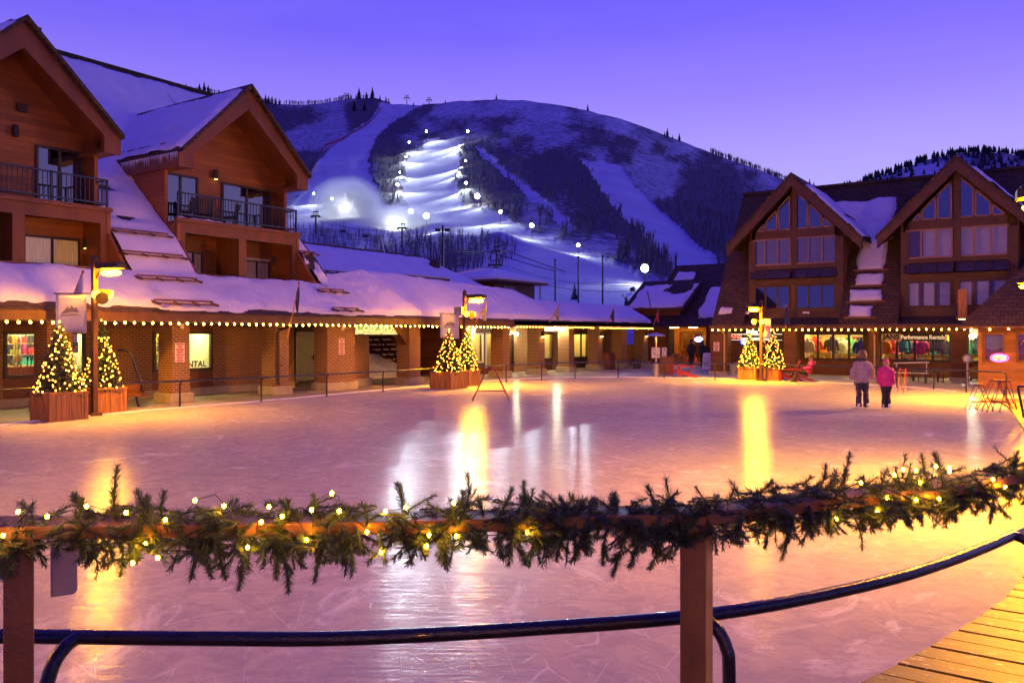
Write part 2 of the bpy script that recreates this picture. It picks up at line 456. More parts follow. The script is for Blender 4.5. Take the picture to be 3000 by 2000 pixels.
ice_s = smooth(ICE, 5)
g = MB(); g.prism([(p[0], p[1]) for p in ice_s], 2, -.05, .03)
ice = g.build('ice_rink', M['ice'], origin=(-11, 19, 0)); tag(ice, kind='structure')

m, t, b = newmat('plaza_concrete')
n1 = t.noise(t.wpos(), .55, 6, .6); n2 = t.noise(t.wpos(), 5, 6, .65)
p = t.node('ShaderNodeSeparateXYZ'); t.l.new(t.wpos(), p.inputs[0])
jx = t.ramp(t.math('FRACT', t.math('DIVIDE', p.outputs[0], 1.6)), [(0, 0.0), (.015, 1.0)])
jy = t.ramp(t.math('FRACT', t.math('DIVIDE', p.outputs[1], 2.1)), [(0, 0.0), (.012, 1.0)])
c = t.ramp(t.math('ADD', t.math('MULTIPLY', n1, .65), t.math('MULTIPLY', n2, .35)), [(.36, (.20, .175, .12)), (.5, (.33, .29, .20)), (.64, (.50, .46, .36))])
t.put(b.inputs['Base Color'], t.mix(t.math('MULTIPLY', jx, jy), (.10, .09, .08), c))
t.put(b.inputs['Roughness'], t.ramp(n1, [(.35, .32), (.6, .75)])); t.put(b.inputs['Normal'], t.bump(n2, .25, .01))
M['plaza'] = m
g = MB(); g.box(-40, 9, -2, 66, -.08, 0.0)
plaza = g.build('plaza_pavement', M['plaza'], origin=(0, 0, 0)); tag(plaza, kind='structure')
# snow kerb line between ice and pavement
g = MB(); k = len(ice_s)
i0 = int(k*.24); i1 = int(k*.76)
path = [(p[0], p[1], .022) for p in ice_s[i0:i1]]
cx, cy = -11, 19
path = [(x + (x-cx)*.006, y + (y-cy)*.006, z) for x, y, z in path]
g.tube(path, .045, 6)
tag(g.build('ice_edge_lip', M['packed']), kind='structure')

xin_src = [(-3, -14), (.9, -9), (1.31, -4.5), (2.34, -2.79), (3.6, -1.46), (4.79, -.91), (7.37, -.27), (10, -.28), (17, -.40), (22, -.75), (28, -1.35), (31, -2.1)]
xin_pts = [tuple(q) for q in smooth(xin_src, 8, False)]
def x_in(y): return float(np.interp(y, [a for a, _ in xin_pts], [b for _, b in xin_pts]))
m, t, b = newmat('boardwalk_planks')
f = t.noise(t.wpos((1.2, 30, 30)), 1.0, 6, .65); f2 = t.noise(t.wpos((.3, 5.26, 1)), 1.0, 1)
fs = t.noise(t.wpos((2, 6, 1)), 5.0, 4, .7)
c = t.ramp(f, [(.3, (.050, .023, .005)), (.6, (.12, .058, .013))])
c = t.mix(t.math('MULTIPLY', f2, .6), c, (.075, .034, .008))
c = t.mix(t.ramp(fs, [(.60, 0.0), (.72, .8)]), c, (.62, .60, .58))
t.put(b.inputs['Base Color'], c); b.inputs['Roughness'].default_value = .55; t.put(b.inputs['Normal'], t.bump(f, .35, .006))
g = MB(); y = -3.0
while y < 30.6:
    wd = .20; a = x_in(y); a2 = x_in(y + wd - .016); jj = random.uniform(-.008, .008)
    zz = float(np.interp(y, [13, 18], [.25, .07])) + random.uniform(-.004, .004)
    g.prism([(a+jj, y), (4.2, y), (4.2, y + wd - .016), (a2+jj, y + wd - .022)], 2, zz - .04, zz); y += wd
for q in range(7): g.box(-.2+q*.6 if q else .1, -.12+q*.6 if q else .18, -3, 12.8, 0.004, .205)
boardwalk = g.build('boardwalk', m, origin=(0, 0, .25)); tag(boardwalk, kind='structure')

# ------------------------------------------------------------------ mountains (terrain)
def fbm(x, y, seed=0, octv=5):
    r = np.zeros_like(x); a = 1.0; tot = 0
    g_ = np.random.default_rng(seed)
    for o in range(octv):
        tab = g_.random((64, 64))
        xi = np.floor(x).astype(int); yi = np.floor(y).astype(int); fx = x-xi; fy = y-yi
        fx = fx*fx*(3-2*fx); fy = fy*fy*(3-2*fy)
        A = tab[yi % 64, xi % 64]; B = tab[yi % 64, (xi+1) % 64]; C_ = tab[(yi+1) % 64, xi % 64]; D = tab[(yi+1) % 64, (xi+1) % 64]
        r += a*((A*(1-fx)+B*fx)*(1-fy)+(C_*(1-fx)+D*fx)*fy); tot += a; a *= .5; x = x*2.03+7.1; y = y*2.03+3.3
    return r/tot
def inpoly(px, py, poly):
    ins = np.zeros(px.shape, bool); n = len(poly)
    for i in range(n):
        x1, y1 = poly[i]; x2, y2 = poly[(i+1) % n]
        if y1 == y2: continue
        c_ = ((y1 > py) != (y2 > py)) & (px < (x2-x1)*(py-y1)/(y2-y1)+x1)
        ins ^= c_
    return ins
K = 3000/2352
SKY = [(-400, 300), (400, 272), (510, 268), (612, 270), (752, 298), (816, 305), (893, 308), (940, 304), (969, 299), (1020, 290), (1097, 287), (1148, 305), (1224, 308), (1290, 303), (1352, 296), (1454, 292), (1531, 294), (1632, 307), (1722, 325), (1811, 347), (1913, 382), (2015, 421), (2104, 456), (2168, 478), (2245, 506), (2321, 535), (2398, 560), (2500, 600), (2700, 680), (3400, 760)]
SX = np.array([a for a, _ in SKY], float); SY = np.array([b_ for _, b_ in SKY], float)
def skyrow(u): return np.interp(u, SX, SY)
Y0, FOOT = 84.0, 958.0
CRX = np.array([900, 1130, 1180, 1230, 1290, 1350, 1420, 1560, 1700, 1850, 1950, 2100]); CRY = np.array([1300, 740, 703, 690, 680, 684, 690, 710, 752, 806, 840, 880])
def depth_of(u, t, py=None):
    D = 1120 + 140*np.sin(u/420.) + 60*np.sin(u/170.+1)
    y = Y0 + (D-Y0)*np.power(t, 1.55)
    if py is not None:
        c = np.clip((py-np.interp(u, CRX, CRY))/7., 0, 1); y = y*(1-.20*c*c*(3-2*c))
    return y
def terr(u, py):
    """world point of the hillside seen at frame position (u, py)"""
    s = float(skyrow(np.array([u]))[0]); t = min(1, max(0, (FOOT-py)/(FOOT-s)))
    return atd(u, py, float(depth_of(np.array([u]), t, np.array([py]))))
RUN_L = [(1110, 300), (1235, 303), (1200, 330), (1125, 378), (1095, 410), (1082, 440), (1080, 500), (1088, 520), (1115, 585), (1140, 612), (1100, 640), (870, 660), (860, 600), (898, 560), (905, 520), (930, 470), (980, 428), (1050, 378), (1105, 330)]
RUN_LIT = [(1247, 412), (1280, 405), (1345, 425), (1342, 455), (1350, 490), (1337, 540), (1352, 575), (1365, 605), (1430, 660), (1300, 660), (1195, 640), (1195, 602), (1181, 573), (1172, 540), (1190, 510), (1192, 484), (1194, 440), (1240, 436)]
RUN_R = [(1693, 465), (1815, 482), (1841, 526), (1887, 577), (1980, 658), (2042, 720), (2120, 775), (2120, 850), (1990, 850), (1963, 780), (1912, 735), (1872, 690), (1836, 658), (1790, 607), (1760, 556), (1734, 505)]
RUN_M = [(1392, 435), (1430, 444), (1470, 495), (1545, 551), (1606, 600), (1650, 635), (1690, 680), (1660, 690), (1606, 625), (1530, 566), (1463, 512), (1402, 450)]
FLAT = [(820, 640), (1000, 628), (1140, 605), (1365, 605), (1420, 610), (1480, 640), (1560, 682), (1700, 728), (1800, 770), (1900, 825), (2010, 830), (2120, 800), (2160, 1000), (800, 1000)]
WOODLOW = [(840, 668), (960, 672), (1100, 690), (1210, 694), (1330, 694), (1450, 706), (1500, 730), (1500, 775), (1420, 800), (1330, 820), (1250, 850), (800, 850)]
CLEAR_U = [(1290, 296), (1500, 292), (1740, 330), (1840, 358), (1940, 396), (2030, 430), (2010, 446), (1900, 420), (1780, 385), (1640, 362), (1500, 345), (1330, 335), (1240, 345)]
nu, ntt = 560, 240
U = np.linspace(-360, 3300, nu); T = np.linspace(0, 1, ntt)**.85
UU, TT = np.meshgrid(U, T)
SR = skyrow(UU) + 4*(fbm(UU/24., UU*0+3, 5)-.5)
PY = FOOT - (FOOT-SR)*TT
YY = depth_of(UU, TT, PY)
ANG = (HY-PY)/F
Z = CH + ANG*YY
edge = np.clip(np.minimum(TT, 1-TT)*6, 0, 1)
gx = (UU-1500)/F*YY
rough_n = fbm(gx/70.+40, YY/70.+40, 2, 5)-.5
# wood mask
jx = UU + 26*(fbm(UU/22., PY/22., 11, 4)-.5); jy = PY + 20*(fbm(UU/22.+9, PY/22.+5, 12, 4)-.5)
runs = inpoly(jx, jy, RUN_L) | inpoly(jx, jy, RUN_LIT) | inpoly(jx, jy, RUN_R) | inpoly(jx, jy, RUN_M) | inpoly(jx, jy, FLAT)
dens = fbm(UU/70., PY/46., 21, 5)
brush = np.clip(.60+(dens-.5)*1.7, .30, 1)
# darker belts and brighter open faces
def blob(cx, cy, rx, ry, rot=0.0):
    dx = UU-cx; dy = PY-cy; c_, s_ = math.cos(rot), math.sin(rot)
    return np.exp(-(((dx*c_+dy*s_)/rx)**2+((-dx*s_+dy*c_)/ry)**2))
brush += .75*blob(1150, 470, 60, 130, -.25) + .6*blob(1450, 545, 60, 130, -.5) + .7*blob(1850, 680, 45, 190, -.62) + .75*blob(1610, 500, 110, 60, .3) + .45*blob(2080, 600, 110, 110, .6) + .8*blob(1740, 560, 40, 110, -.5) + .5*blob(2000, 640, 60, 90, -.6) + .8*blob(800, 340, 170, 30, .0) + .7*blob(1080, 322, 50, 24) + .5*blob(850, 460, 60, 40)
brush -= .25*blob(1600, 395, 210, 36, .12) + .6*blob(1940, 550, 36, 120, -.45) + .35*blob(1650, 620, 30, 60) + .6*blob(930, 400, 110, 40, -.3) + .5*blob(1550, 445, 60, 30, 0) + .3*blob(1990, 500, 60, 60)
brush += .28*np.clip((UU-1800)/250., 0, 1)*np.clip((PY-SR-16)/40., 0, 1)
brush = np.clip(brush, .42, 1)
cu = inpoly(jx, jy, CLEAR_U); brush[cu] *= .68
brush[runs] = 0
wl_ = inpoly(jx, jy, WOODLOW); brush[wl_] = np.clip(.26 + .9*(fbm(UU[wl_]/30., PY[wl_]/30., 31, 4)-.35), .1, .8)
Z += rough_n*np.clip(YY/60., 0, 16)*edge*(1-.75*runs)*.45 + brush*edge*1.5
# humps of the run-out
Z += edge*(2.2*blob(1290, 668, 75, 14) + 1.6*blob(1060, 668, 60, 9) + 2.5*blob(1470, 700, 60, 14))
X = (UU-1500)/F*YY
WX = X*CA-YY*SA; WY = X*SA+YY*CA
rows = [np.stack([WX, WY, Z], -1)]
d0 = 60.0; foot = np.stack([((U-1500)/F*d0)*CA-d0*SA, ((U-1500)/F*d0)*SA+d0*CA, np.full(nu, -.08)], -1)[None]
back = []
for kk in (1, 2, 3):
    yb = YY[-1]*(1+.12*kk); xb = (U-1500)/F*yb
    back.append(np.stack([xb*CA-yb*SA, xb*SA+yb*CA, Z[-1]-70*kk], -1)[None])
V = np.concatenate([foot]+rows+back, 0); nr = V.shape[0]
att = np.concatenate([np.zeros((1, nu)), brush, np.repeat(brush[-1:], 3, 0)], 0)
idx = np.arange(nr*nu).reshape(nr, nu)
quads = np.stack([idx[:-1, :-1], idx[:-1, 1:], idx[1:, 1:], idx[1:, :-1]], -1).reshape(-1, 4)
me = bpy.data.meshes.new('ski_mountain'); me.from_pydata(V.reshape(-1, 3).tolist(), [], quads.tolist())
me.polygons.foreach_set('use_smooth', [True]*len(quads))
a = me.attributes.new('brush', 'FLOAT', 'POINT'); a.data.foreach_set('value', att.reshape(-1).astype(np.float32))
m, t, b = newmat('hillside')
at_ = t.node('ShaderNodeAttribute', attribute_name='brush')
fn = t.noise(t.wpos((1, 1, .45)), .16, 6, .72); fn2 = t.noise(t.wpos((1, 1, .25)), .55, 4, .7)
th = t.math('ADD', t.math('MULTIPLY', fn, .62), t.math('MULTIPLY', fn2, .38))
th = t.math('MULTIPLY_ADD', t.math('SUBTRACT', th, .5), 1.7, .5)
fac = t.math('MULTIPLY_ADD', at_.outputs['Fac'], .62, -.27)
sel = t.ramp(t.math('ADD', th, fac), [(.34, 0.0), (.72, 1.0)])
sel = t.math('MULTIPLY', sel, t.ramp(at_.outputs['Fac'], [(.02, 0.0), (.09, 1.0)]))
gro = t.noise(t.wpos((1, 1, 1)), .03, 4)
snowc = t.ramp(gro, [(.3, (.52, .52, .52)), (.7, (.66, .66, .66))])
t.put(b.inputs['Base Color'], t.mix(sel, snowc, (.135, .115, .115)))
b.inputs['Roughness'].default_value = .9; b.inputs['Specular IOR Level'].default_value = .05
t.put(b.inputs['Normal'], t.bump(th, .5, 2.0))
me.materials.append(m)
mt = bpy.data.objects.new('ski_mountain', me); COL.objects.link(mt); tag(mt, kind='structure')
HILL = m
# second hill, far right
SK2 = [(2400, 640), (2540, 529), (2615, 505), (2680, 482), (2717, 468), (2800, 450), (2880, 446), (2940, 449), (3000, 458), (3200, 480), (3500, 560)]
U2 = np.linspace(2380, 3480, 150); T2 = np.linspace(0, 1, 60); u2, t2 = np.meshgrid(U2, T2)
s2 = np.interp(u2, [a for a, _ in SK2], [b_ for _, b_ in SK2]); p2 = 960-(960-s2)*t2; y2 = 700+1100*t2**1.4
z2 = CH+(HY-p2)/F*y2; x2 = (u2-1500)/F*y2
V2 = np.stack([x2*CA-y2*SA, x2*SA+y2*CA, z2], -1); yb = y2[-1]*1.2; xb = (U2-1500)/F*yb
V2 = np.concatenate([V2, np.stack([xb*CA-yb*SA, xb*SA+yb*CA, z2[-1]-150], -1)[None]], 0)
b2 = np.clip(fbm(u2/60., p2/30., 77, 4)*1.2-.25, 0, 1); b2[(p2 > 478) & (u2 > 2640) & (u2 < 2760)] *= .3; b2[u2 > 2770] += .3
b2 = np.concatenate([b2, b2[-1:]], 0)
nr = 61; idx = np.arange(nr*150).reshape(nr, 150)
quads = np.stack([idx[:-1, :-1], idx[:-1, 1:], idx[1:, 1:], idx[1:, :-1]], -1).reshape(-1, 4)
me = bpy.data.meshes.new('far_hill'); me.from_pydata(V2.reshape(-1, 3).tolist(), [], quads.tolist()); me.polygons.foreach_set('use_smooth', [True]*len(quads))
a = me.attributes.new('brush', 'FLOAT', 'POINT'); a.data.foreach_set('value', b2.reshape(-1).astype(np.float32)); me.materials.append(HILL)
tag_o = bpy.data.objects.new('far_hill', me); COL.objects.link(tag_o); tag(tag_o, kind='structure')
def terr2(u, py):
    s = float(np.interp(u, [a for a, _ in SK2], [b_ for _, b_ in SK2])); t = min(1, max(0, (960-py)/(960-s)))
    return atd(u, py, 700+1100*t**1.4)

# ------------------------------------------------------------------ woods on the hill
def conifer_mb(mb, base, h, r, tiers=7, n=7, sd=0):
    rr = random.Random(sd)
    b0 = Vector(base)
    mb.m = 1; mb.tube([b0 - Vector((0, 0, h*.03)), b0 + Vector((0, 0, h*.25))], [h*.022, h*.014], 5); mb.m = 0
    for i in range(tiers):
        f = i/tiers; z0 = h*(.08+.86*f); rad = r*(1-f)**.85*rr.uniform(.8, 1.15); hh = h*.92/tiers*1.9
        base_i = len(mb.v); n2 = n*2
        for q in range(n2):
            a_ = 2*math.pi*(q+rr.random()*.4)/n2; k_ = rad*(rr.uniform(.85, 1.2) if q % 2 == 0 else rr.uniform(.4, .62))
            mb.v.append((b0.x+k_*math.cos(a_), b0.y+k_*math.sin(a_), b0.z+z0-(rad*.28 if q % 2 == 0 else 0)))
        mb.v.append((b0.x+rr.uniform(-.03, .03)*r, b0.y, b0.z+min(h, z0+hh)))
        for q in range(n2):
            mb.f.append((base_i+q, base_i+(q+1) % n2, base_i+n2)); mb.mi.append(0)
    return mb
# bare woods as stuff: thin upright brush of crossed twigs
def brush_mesh(name, pts, h0, h1, w0, seed):
    rr = random.Random(seed); mb = MB()
    for p in pts:
        h = rr.uniform(h0, h1)
        for k_ in range(rr.choice((2, 3, 3, 4))):
            a_ = rr.uniform(0, 6.28); lean = rr.uniform(.02, .30)*h; ww = w0*rr.uniform(.6, 1.3)
            d = Vector((math.cos(a_), math.sin(a_), 0)); nn = Vector((-d.y, d.x, 0))
            q0 = p - Vector((0, 0, .4)); q1 = p + d*lean*.4 + Vector((0, 0, h*.55)); q2 = p + d*lean + Vector((0, 0, h*rr.uniform(.75, 1)))
            mb.add([q0+nn*ww, q0-nn*ww, q1+nn*ww*.7, q1-nn*ww*.7, q2, q0+d*ww, q1+d*ww*.7], [(0, 1, 3, 2), (2, 3, 4), (1, 5, 6, 3), (3, 6, 4), (5, 0, 2, 6), (6, 2, 4)])
            for s_ in (.4, .55, .7, .85):
                e = rr.uniform(0, 6.28); bb = p + d*lean*s_ + Vector((0, 0, h*s_*.9)); L = h*.24*(1.25-s_)
                tip = bb + Vector((math.cos(e)*L, math.sin(e)*L, L*1.1)); n3 = Vector((-math.sin(e), math.cos(e), 0))*ww*.4
                mb.add([bb+n3, bb-n3, tip, bb+Vector((0, 0, ww*.6))], [(0, 1, 2), (1, 3, 2), (3, 0, 2)])
    o = mb.build(name, M['bare'], origin=tuple(pts[0])); return o
cand = np.argwhere((brush > .62) & (TT > .10) & (TT < .995) & (UU > 700) & (UU < 2420) & ~wl_)
sel_i = rng.choice(len(cand), 3200, replace=False)
pts = []
for i, j in cand[sel_i]:
    if rng.random() < brush[i, j]: 
        pts.append(Vector((WX[i, j]+rng.uniform(-2.5, 2.5), WY[i, j]+rng.uniform(-2.5, 2.5), Z[i, j])))
tag(brush_mesh('bare_woodland', pts, 2.5, 6.5, .24, 3), 'dark bare aspen and oak woods covering the hillside between the ski runs', 'woodland', kind='stuff')
cand = np.argwhere(wl_ & (UU > 860))
pts = []
for i, j in cand[rng.choice(len(cand), min(len(cand), 1500), replace=True)]:
    if rng.random() < .25+brush[i, j]*1.2: pts.append(Vector((WX[i, j]+rng.uniform(-1.5, 1.5), WY[i, j]+rng.uniform(-1.5, 1.5), Z[i, j])))
tag(brush_mesh('bare_thicket', pts, 2.0, 5.5, .06, 4), 'dense leafless thicket at the foot of the slope behind the snowy roofs', 'thicket', kind='stuff')
# ridge fringe of bare trees
pts = []
for u in np.concatenate([rng.uniform(560, 1090, 240), rng.uniform(2080, 2420, 260)]):
    p = terr(u, float(skyrow(np.array([u]))[0])); pts.append(p)
tag(brush_mesh('ridge_scrub', pts, 4.0, 9.0, .35, 5), 'leafless trees fringing the skyline of the ridge', 'woodland', kind='stuff')
# conifers on the ridge: one object each
CON = [('dark conifer on the ridge above the lodge roof valley', [(520, 22), (532, 26), (545, 30), (560, 24), (584, 32), (598, 36), (610, 28)]),
       ('dark conifer on the skyline just right of the second lodge gable', [(742, 20), (756, 26), (778, 30), (787, 27), (797, 28), (808, 24), (818, 22)]),
       ('dark conifer in the clump at the top of the wide left ski run', [(1021, 24), (1028, 20), (1052, 38), (1074, 26), (1091, 38), (1113, 20), (1131, 22), (1139, 20), (1038, 40), (1068, 34)]),
       ('small conifer beside the lift towers on the saddle of the ridge', [(1212, 14), (1305, 14)]),
       ('dark conifer on the right shoulder of the mountain skyline', [(1947, 16), (1955, 30), (1970, 14), (1990, 28)]),
       ('dark conifer on the skyline beside the right gable peak', [(2362, 24), (2372, 34), (2384, 28)])]
cmb = [conifer_mb(MB(), (0, 0, 0), 1.0, .19, 7, 6, s_) for s_ in range(3)]
cme = [mb.build('conifer', [M['farfir'], M['bark']], origin=(0, 0, 0)) for mb in cmb]
used = [False]*3
def put_conifer(p, h, label, group, name=None):
    k_ = random.randrange(3)
    if not used[k_]: o = cme[k_]; used[k_] = True
    else: o = cme[k_].copy(); COL.objects.link(o)
    o.location = p; o.rotation_euler = (0, 0, random.uniform(0, 6)); o.scale = (h*1.15, h*1.15, h)
    return tag(o, label, 'conifer', group)
for lab, lst in CON:
    for u, hp in lst:
        row = float(skyrow(np.array([u]))[0]); 
        if (u, hp) in ((1038, 40), (1068, 34)): row += 36
        p = terr(u, row+2)
        Yc = -p.x*SA+p.y*CA
        put_conifer(p - Vector((0, 0, 1.2)), hp/F*Yc, lab, 'conifers: '+lab)
p = terr(1454, 292); put_conifer(p, 17/F*1100, 'lone conifer standing on the very top of the mountain', None)
p = terr(1722, 325); put_conifer(p, 18/F*1100, 'lone conifer on the skyline right of the summit', None)
for k_ in range(3):
    if not used[k_]: bpy.data.objects.remove(cme[k_])
# far wooded hill at right: one mass
mb = MB(); rr = random.Random(9)
for _ in range(420):
    u = rr.uniform(2470, 3060); s = float(np.interp(u, [a for a, _ in SK2], [b_ for _, b_ in SK2]))
    row = s if rr.random() < .35 else rr.uniform(s, 545)
    if row > s+14 and 2640 < u < 2770 and rr.random() < .75: continue
    p = terr2(u, row); h = rr.uniform(11, 19)
    if row > s+10 and u < 2640 and rr.random() < .5: continue
    conifer_mb(mb, p, h, h*.26, 4, 4, _)
tag(mb.build('conifer_forest', [M['farfir'], M['bark']]), 'conifer forest on the distant hill at the right edge', 'forest', kind='stuff')
# spruce behind the arcade roof between the flagpoles
# ------------------------------------------------------------------ helpers for roofs and shops
def vnoise(a, b_, seed, octv=4): return fbm(np.asarray(a, float)+50, np.asarray(b_, float)+50, seed, octv)
def snow_sheet(name, parent, fpos, fnor, L, W, ns, nw, thick, seed, holes=(), s0=.25, s1=.3, w0=.0, w1=.0, rag=.3, cols=None):
    """snow lying on a roof plane. fpos(s,w)->point, fnor(s,w)->outward normal; s runs up the slope 0..L, w along 0..W"""
    S = np.linspace(0, 1, ns); W_ = np.linspace(0, 1, nw); ss, ww = np.meshgrid(S*L, W_*W, indexing='ij')
    th = thick*(.75+.5*vnoise(ss*.9, ww*.9, seed)) + .08*(vnoise(ss*3, ww*3, seed+1)-.5) + .05*(vnoise(ss*.7, ww*7, seed+7)-.5)
    e0 = s0+rag*(vnoise(ww*1.3, ww*0, seed+2)-.45); e1 = L-s1-rag*(vnoise(ww*1.1, ww*0+9, seed+3)-.45)
    a0 = w0+rag*(vnoise(ss*1.3, ss*0+4, seed+4)-.45)*(w0 > 0); a1 = W-w1-rag*(vnoise(ss*1.3, ss*0+8, seed+5)-.45)*(w1 > 0)
    d = np.minimum(np.minimum(ss-e0, e1-ss), np.minimum(ww-a0 if w0 > 0 else 9+ww*0, a1-ww if w1 > 0 else 9+ww*0))
    for (hs, hw, rs, rw) in holes:
        q = np.sqrt(((ss-hs)/rs)**2+((ww-hw)/rw)**2) + .8*(vnoise(ss*2.2, ww*2.2, seed+6)-.5)
        d = np.minimum(d, (q-1)*min(rs, rw))
    fade = np.clip(d/.16, -1, 1); th = np.where(fade > 0, th*np.sqrt(np.clip(fade, 0, 1)), fade*.08-.02)
    mb = MB()
    for i in range(ns):
        for j in range(nw):
            p = fpos(ss[i, j], ww[i, j]); n = fnor(ss[i, j], ww[i, j]); mb.v.append(tuple(p+n*float(th[i, j])))
    for i in range(ns-1):
        for j in range(nw-1):
            k4 = (i*nw+j, i*nw+j+1, (i+1)*nw+j+1, (i+1)*nw+j)
            if max(th[i, j], th[i, j+1], th[i+1, j], th[i+1, j+1]) > -.05: mb.f.append(k4); mb.mi.append(0)
    return mb.build(name, M['snow'], parent, smooth=True)
def profile_fn(pr, yfun):
    """pr: (x,z) polyline; w runs along +y from yfun(s)[0]"""
    P = [Vector((x, 0, z)) for x, z in pr]; cum = [0]
    for a_, b_ in zip(P, P[1:]): cum.append(cum[-1]+(b_-a_).length)
    xs = [p.x for p in P]; zs = [p.z for p in P]
    def pos(s, w_): return Vector((float(np.interp(s, cum, xs)), yfun(s, w_), float(np.interp(s, cum, zs))))
    def nor(s, w_):
        e = .4; a_ = pos(max(0, s-e), w_); b_ = pos(min(cum[-1], s+e), w_); d = b_-a_; d.y = 0; d.normalize(); return Vector((-d.z, 0, d.x)) if d.x > 0 else Vector((d.z, 0, -d.x))
    return pos, nor, cum[-1]

# shop goods (built once, then copied) -------------------------------------------------
def hsv(h, s, v):
    import colorsys; return colorsys.hsv_to_rgb(h, s, v)
CLOTH = {}
def cloth(col, nm):
    if nm not in CLOTH: CLOTH[nm] = pbr(nm+'_fabric', col, .7, var=.2, vscale=8)
    return CLOTH[nm]
PALETTE = {'red': (.55, .03, .03), 'magenta': (.60, .02, .22), 'olive': (.16, .17, .04), 'black': (.02, .02, .025), 'green': (.04, .22, .08), 'yellow': (.65, .42, .03),
           'blue': (.05, .12, .40), 'orange': (.60, .18, .02), 'grey': (.25, .25, .25), 'teal': (.03, .25, .25), 'brown': (.2, .1, .04), 'white': (.7, .7, .68)}
def jacket_mesh():
    mb = MB()
    prof = [(0, .235, .11), (.06, .25, .12), (.25, .24, .12), (.45, .255, .125), (.58, .235, .10), (.66, .13, .08), (.70, .09, .07), (.76, .095, .075), (.80, .07, .06)]
    n = 14; b0 = 0
    for z, a_, d in prof:
        for q in range(n):
            t_ = 2*math.pi*q/n; mb.v.append((a_*math.cos(t_), d*math.sin(t_), z))
    for i in range(len(prof)-1):
        for q in range(n):
            q2 = (q+1) % n; mb.f.append((i*n+q, i*n+q2, (i+1)*n+q2, (i+1)*n+q)); mb.mi.append(0)
    for sgn in (-1, 1):
        mb.tube([(sgn*.19, 0, .61), (sgn*.28, 0, .50), (sgn*.335, .02, .28), (sgn*.35, .03, .06)], [.075, .085, .07, .055], 8, flat=1.1)
    mb.tube([(0, 0, .80), (0, 0, .86), (.03, 0, .89)], .006, 5)
    return mb
def box_mesh(): return MB().box(-.5, .5, -.5, .5, 0, 1).box(-.51, .51, -.51, .51, .82, 1.005)
def boot_mesh():
    mb = MB(); mb.box(-.05, .05, -.16, .14, 0, .07); mb.tube([(0, -.08, .05), (0, -.07, .18), (0, -.09, .34)], [.07, .065, .06], 8); mb.ball((0, .05, .07), .06, 8, 5, (1, 1.5, .8)); return mb
def ski_mesh():
    mb = MB()
    for s_ in (-.05, .05):
        mb.tube([(s_, 0, 0), (s_, 0, .8), (s_, .01, 1.45), (s_, .06, 1.6), (s_, .12, 1.66)], [.045, .036, .045, .04, .015], 6, flat=.25)
        mb.box(s_-.03, s_+.03, -.05, -.005, .68, .92)
    return mb
def board_mesh():
    mb = MB(); pts = []
    for i in range(24):
        a_ = 2*math.pi*i/24; pts.append((.15*math.copysign(abs(math.cos(a_))**.7, math.cos(a_)), .74*math.sin(a_)+.74))
    mb.prism(pts, 1, -.012, .012); mb.box(-.09, .09, -.06, -.012, .45, .56); mb.box(-.09, .09, -.06, -.012, .9, 1.01); return mb
def helmet_mesh(): 
    mb = MB(); mb.ball((0, 0, .10), .14, 10, 7, (1, 1.15, .9)); mb.tube([(-.13, -.03, .06), (0, -.165, .09), (.13, -.03, .06)], .02, 6); return mb
GOODS = {}
for nm, f_ in (('jacket', jacket_mesh), ('shoe_box', box_mesh), ('ski_boot', boot_mesh), ('skis', ski_mesh), ('snowboard', board_mesh), ('helmet', helmet_mesh)):
    mb = f_(); me_ = bpy.data.meshes.new(nm); me_.from_pydata(mb.v, [], mb.f)
    if nm in ('jacket', 'ski_boot', 'helmet', 'skis'): me_.polygons.foreach_set('use_smooth', [True]*len(mb.f))
    GOODS[nm] = me_
GN = {}
def good(kind, col, loc, rz, where, scale=(1, 1, 1), cat=None, tilt=0.0):
    key = (kind, col)
    if key not in GN:
        me_ = GOODS[kind].copy(); me_.name = kind; me_.materials.append(cloth(PALETTE[col], col)); GN[key] = me_
    o = bpy.data.objects.new(kind, GN[key]); COL.objects.link(o); o.location = loc; o.rotation_euler = (tilt, 0, rz); o.scale = scale
    word = {'jacket': 'ski jacket hanging', 'shoe_box': 'box on a shelf', 'ski_boot': 'ski boot displayed', 'skis': 'pair of skis leaning', 'snowboard': 'snowboard standing', 'helmet': 'helmet on a shelf'}[kind]
    if 'low table' in where: word = 'folded goods on the low table'; where = where.replace(' on the low table', '')
    tag(o, '%s %s %s' % (col, word, where), cat or kind.replace('_', ' '), '%s %s items %s' % (col, kind.replace('_', ' '), where))
    return o
M['shopwall'] = pbr('shop_wall_paint', (.72, .60, .34), .8, var=.15, vscale=2)
M['shopwall2'] = pbr('white_shop_paint', (.74, .74, .66), .8, var=.1)
M['shelf'] = pbr('shop_shelf', (.45, .30, .12), .6, var=.2)
M['tubelight'] = glow('shop_lamp_glow', (1, .74, .22), 60)
M['tubewhite'] = glow('shop_tube_glow', (1, .86, .30), 80)

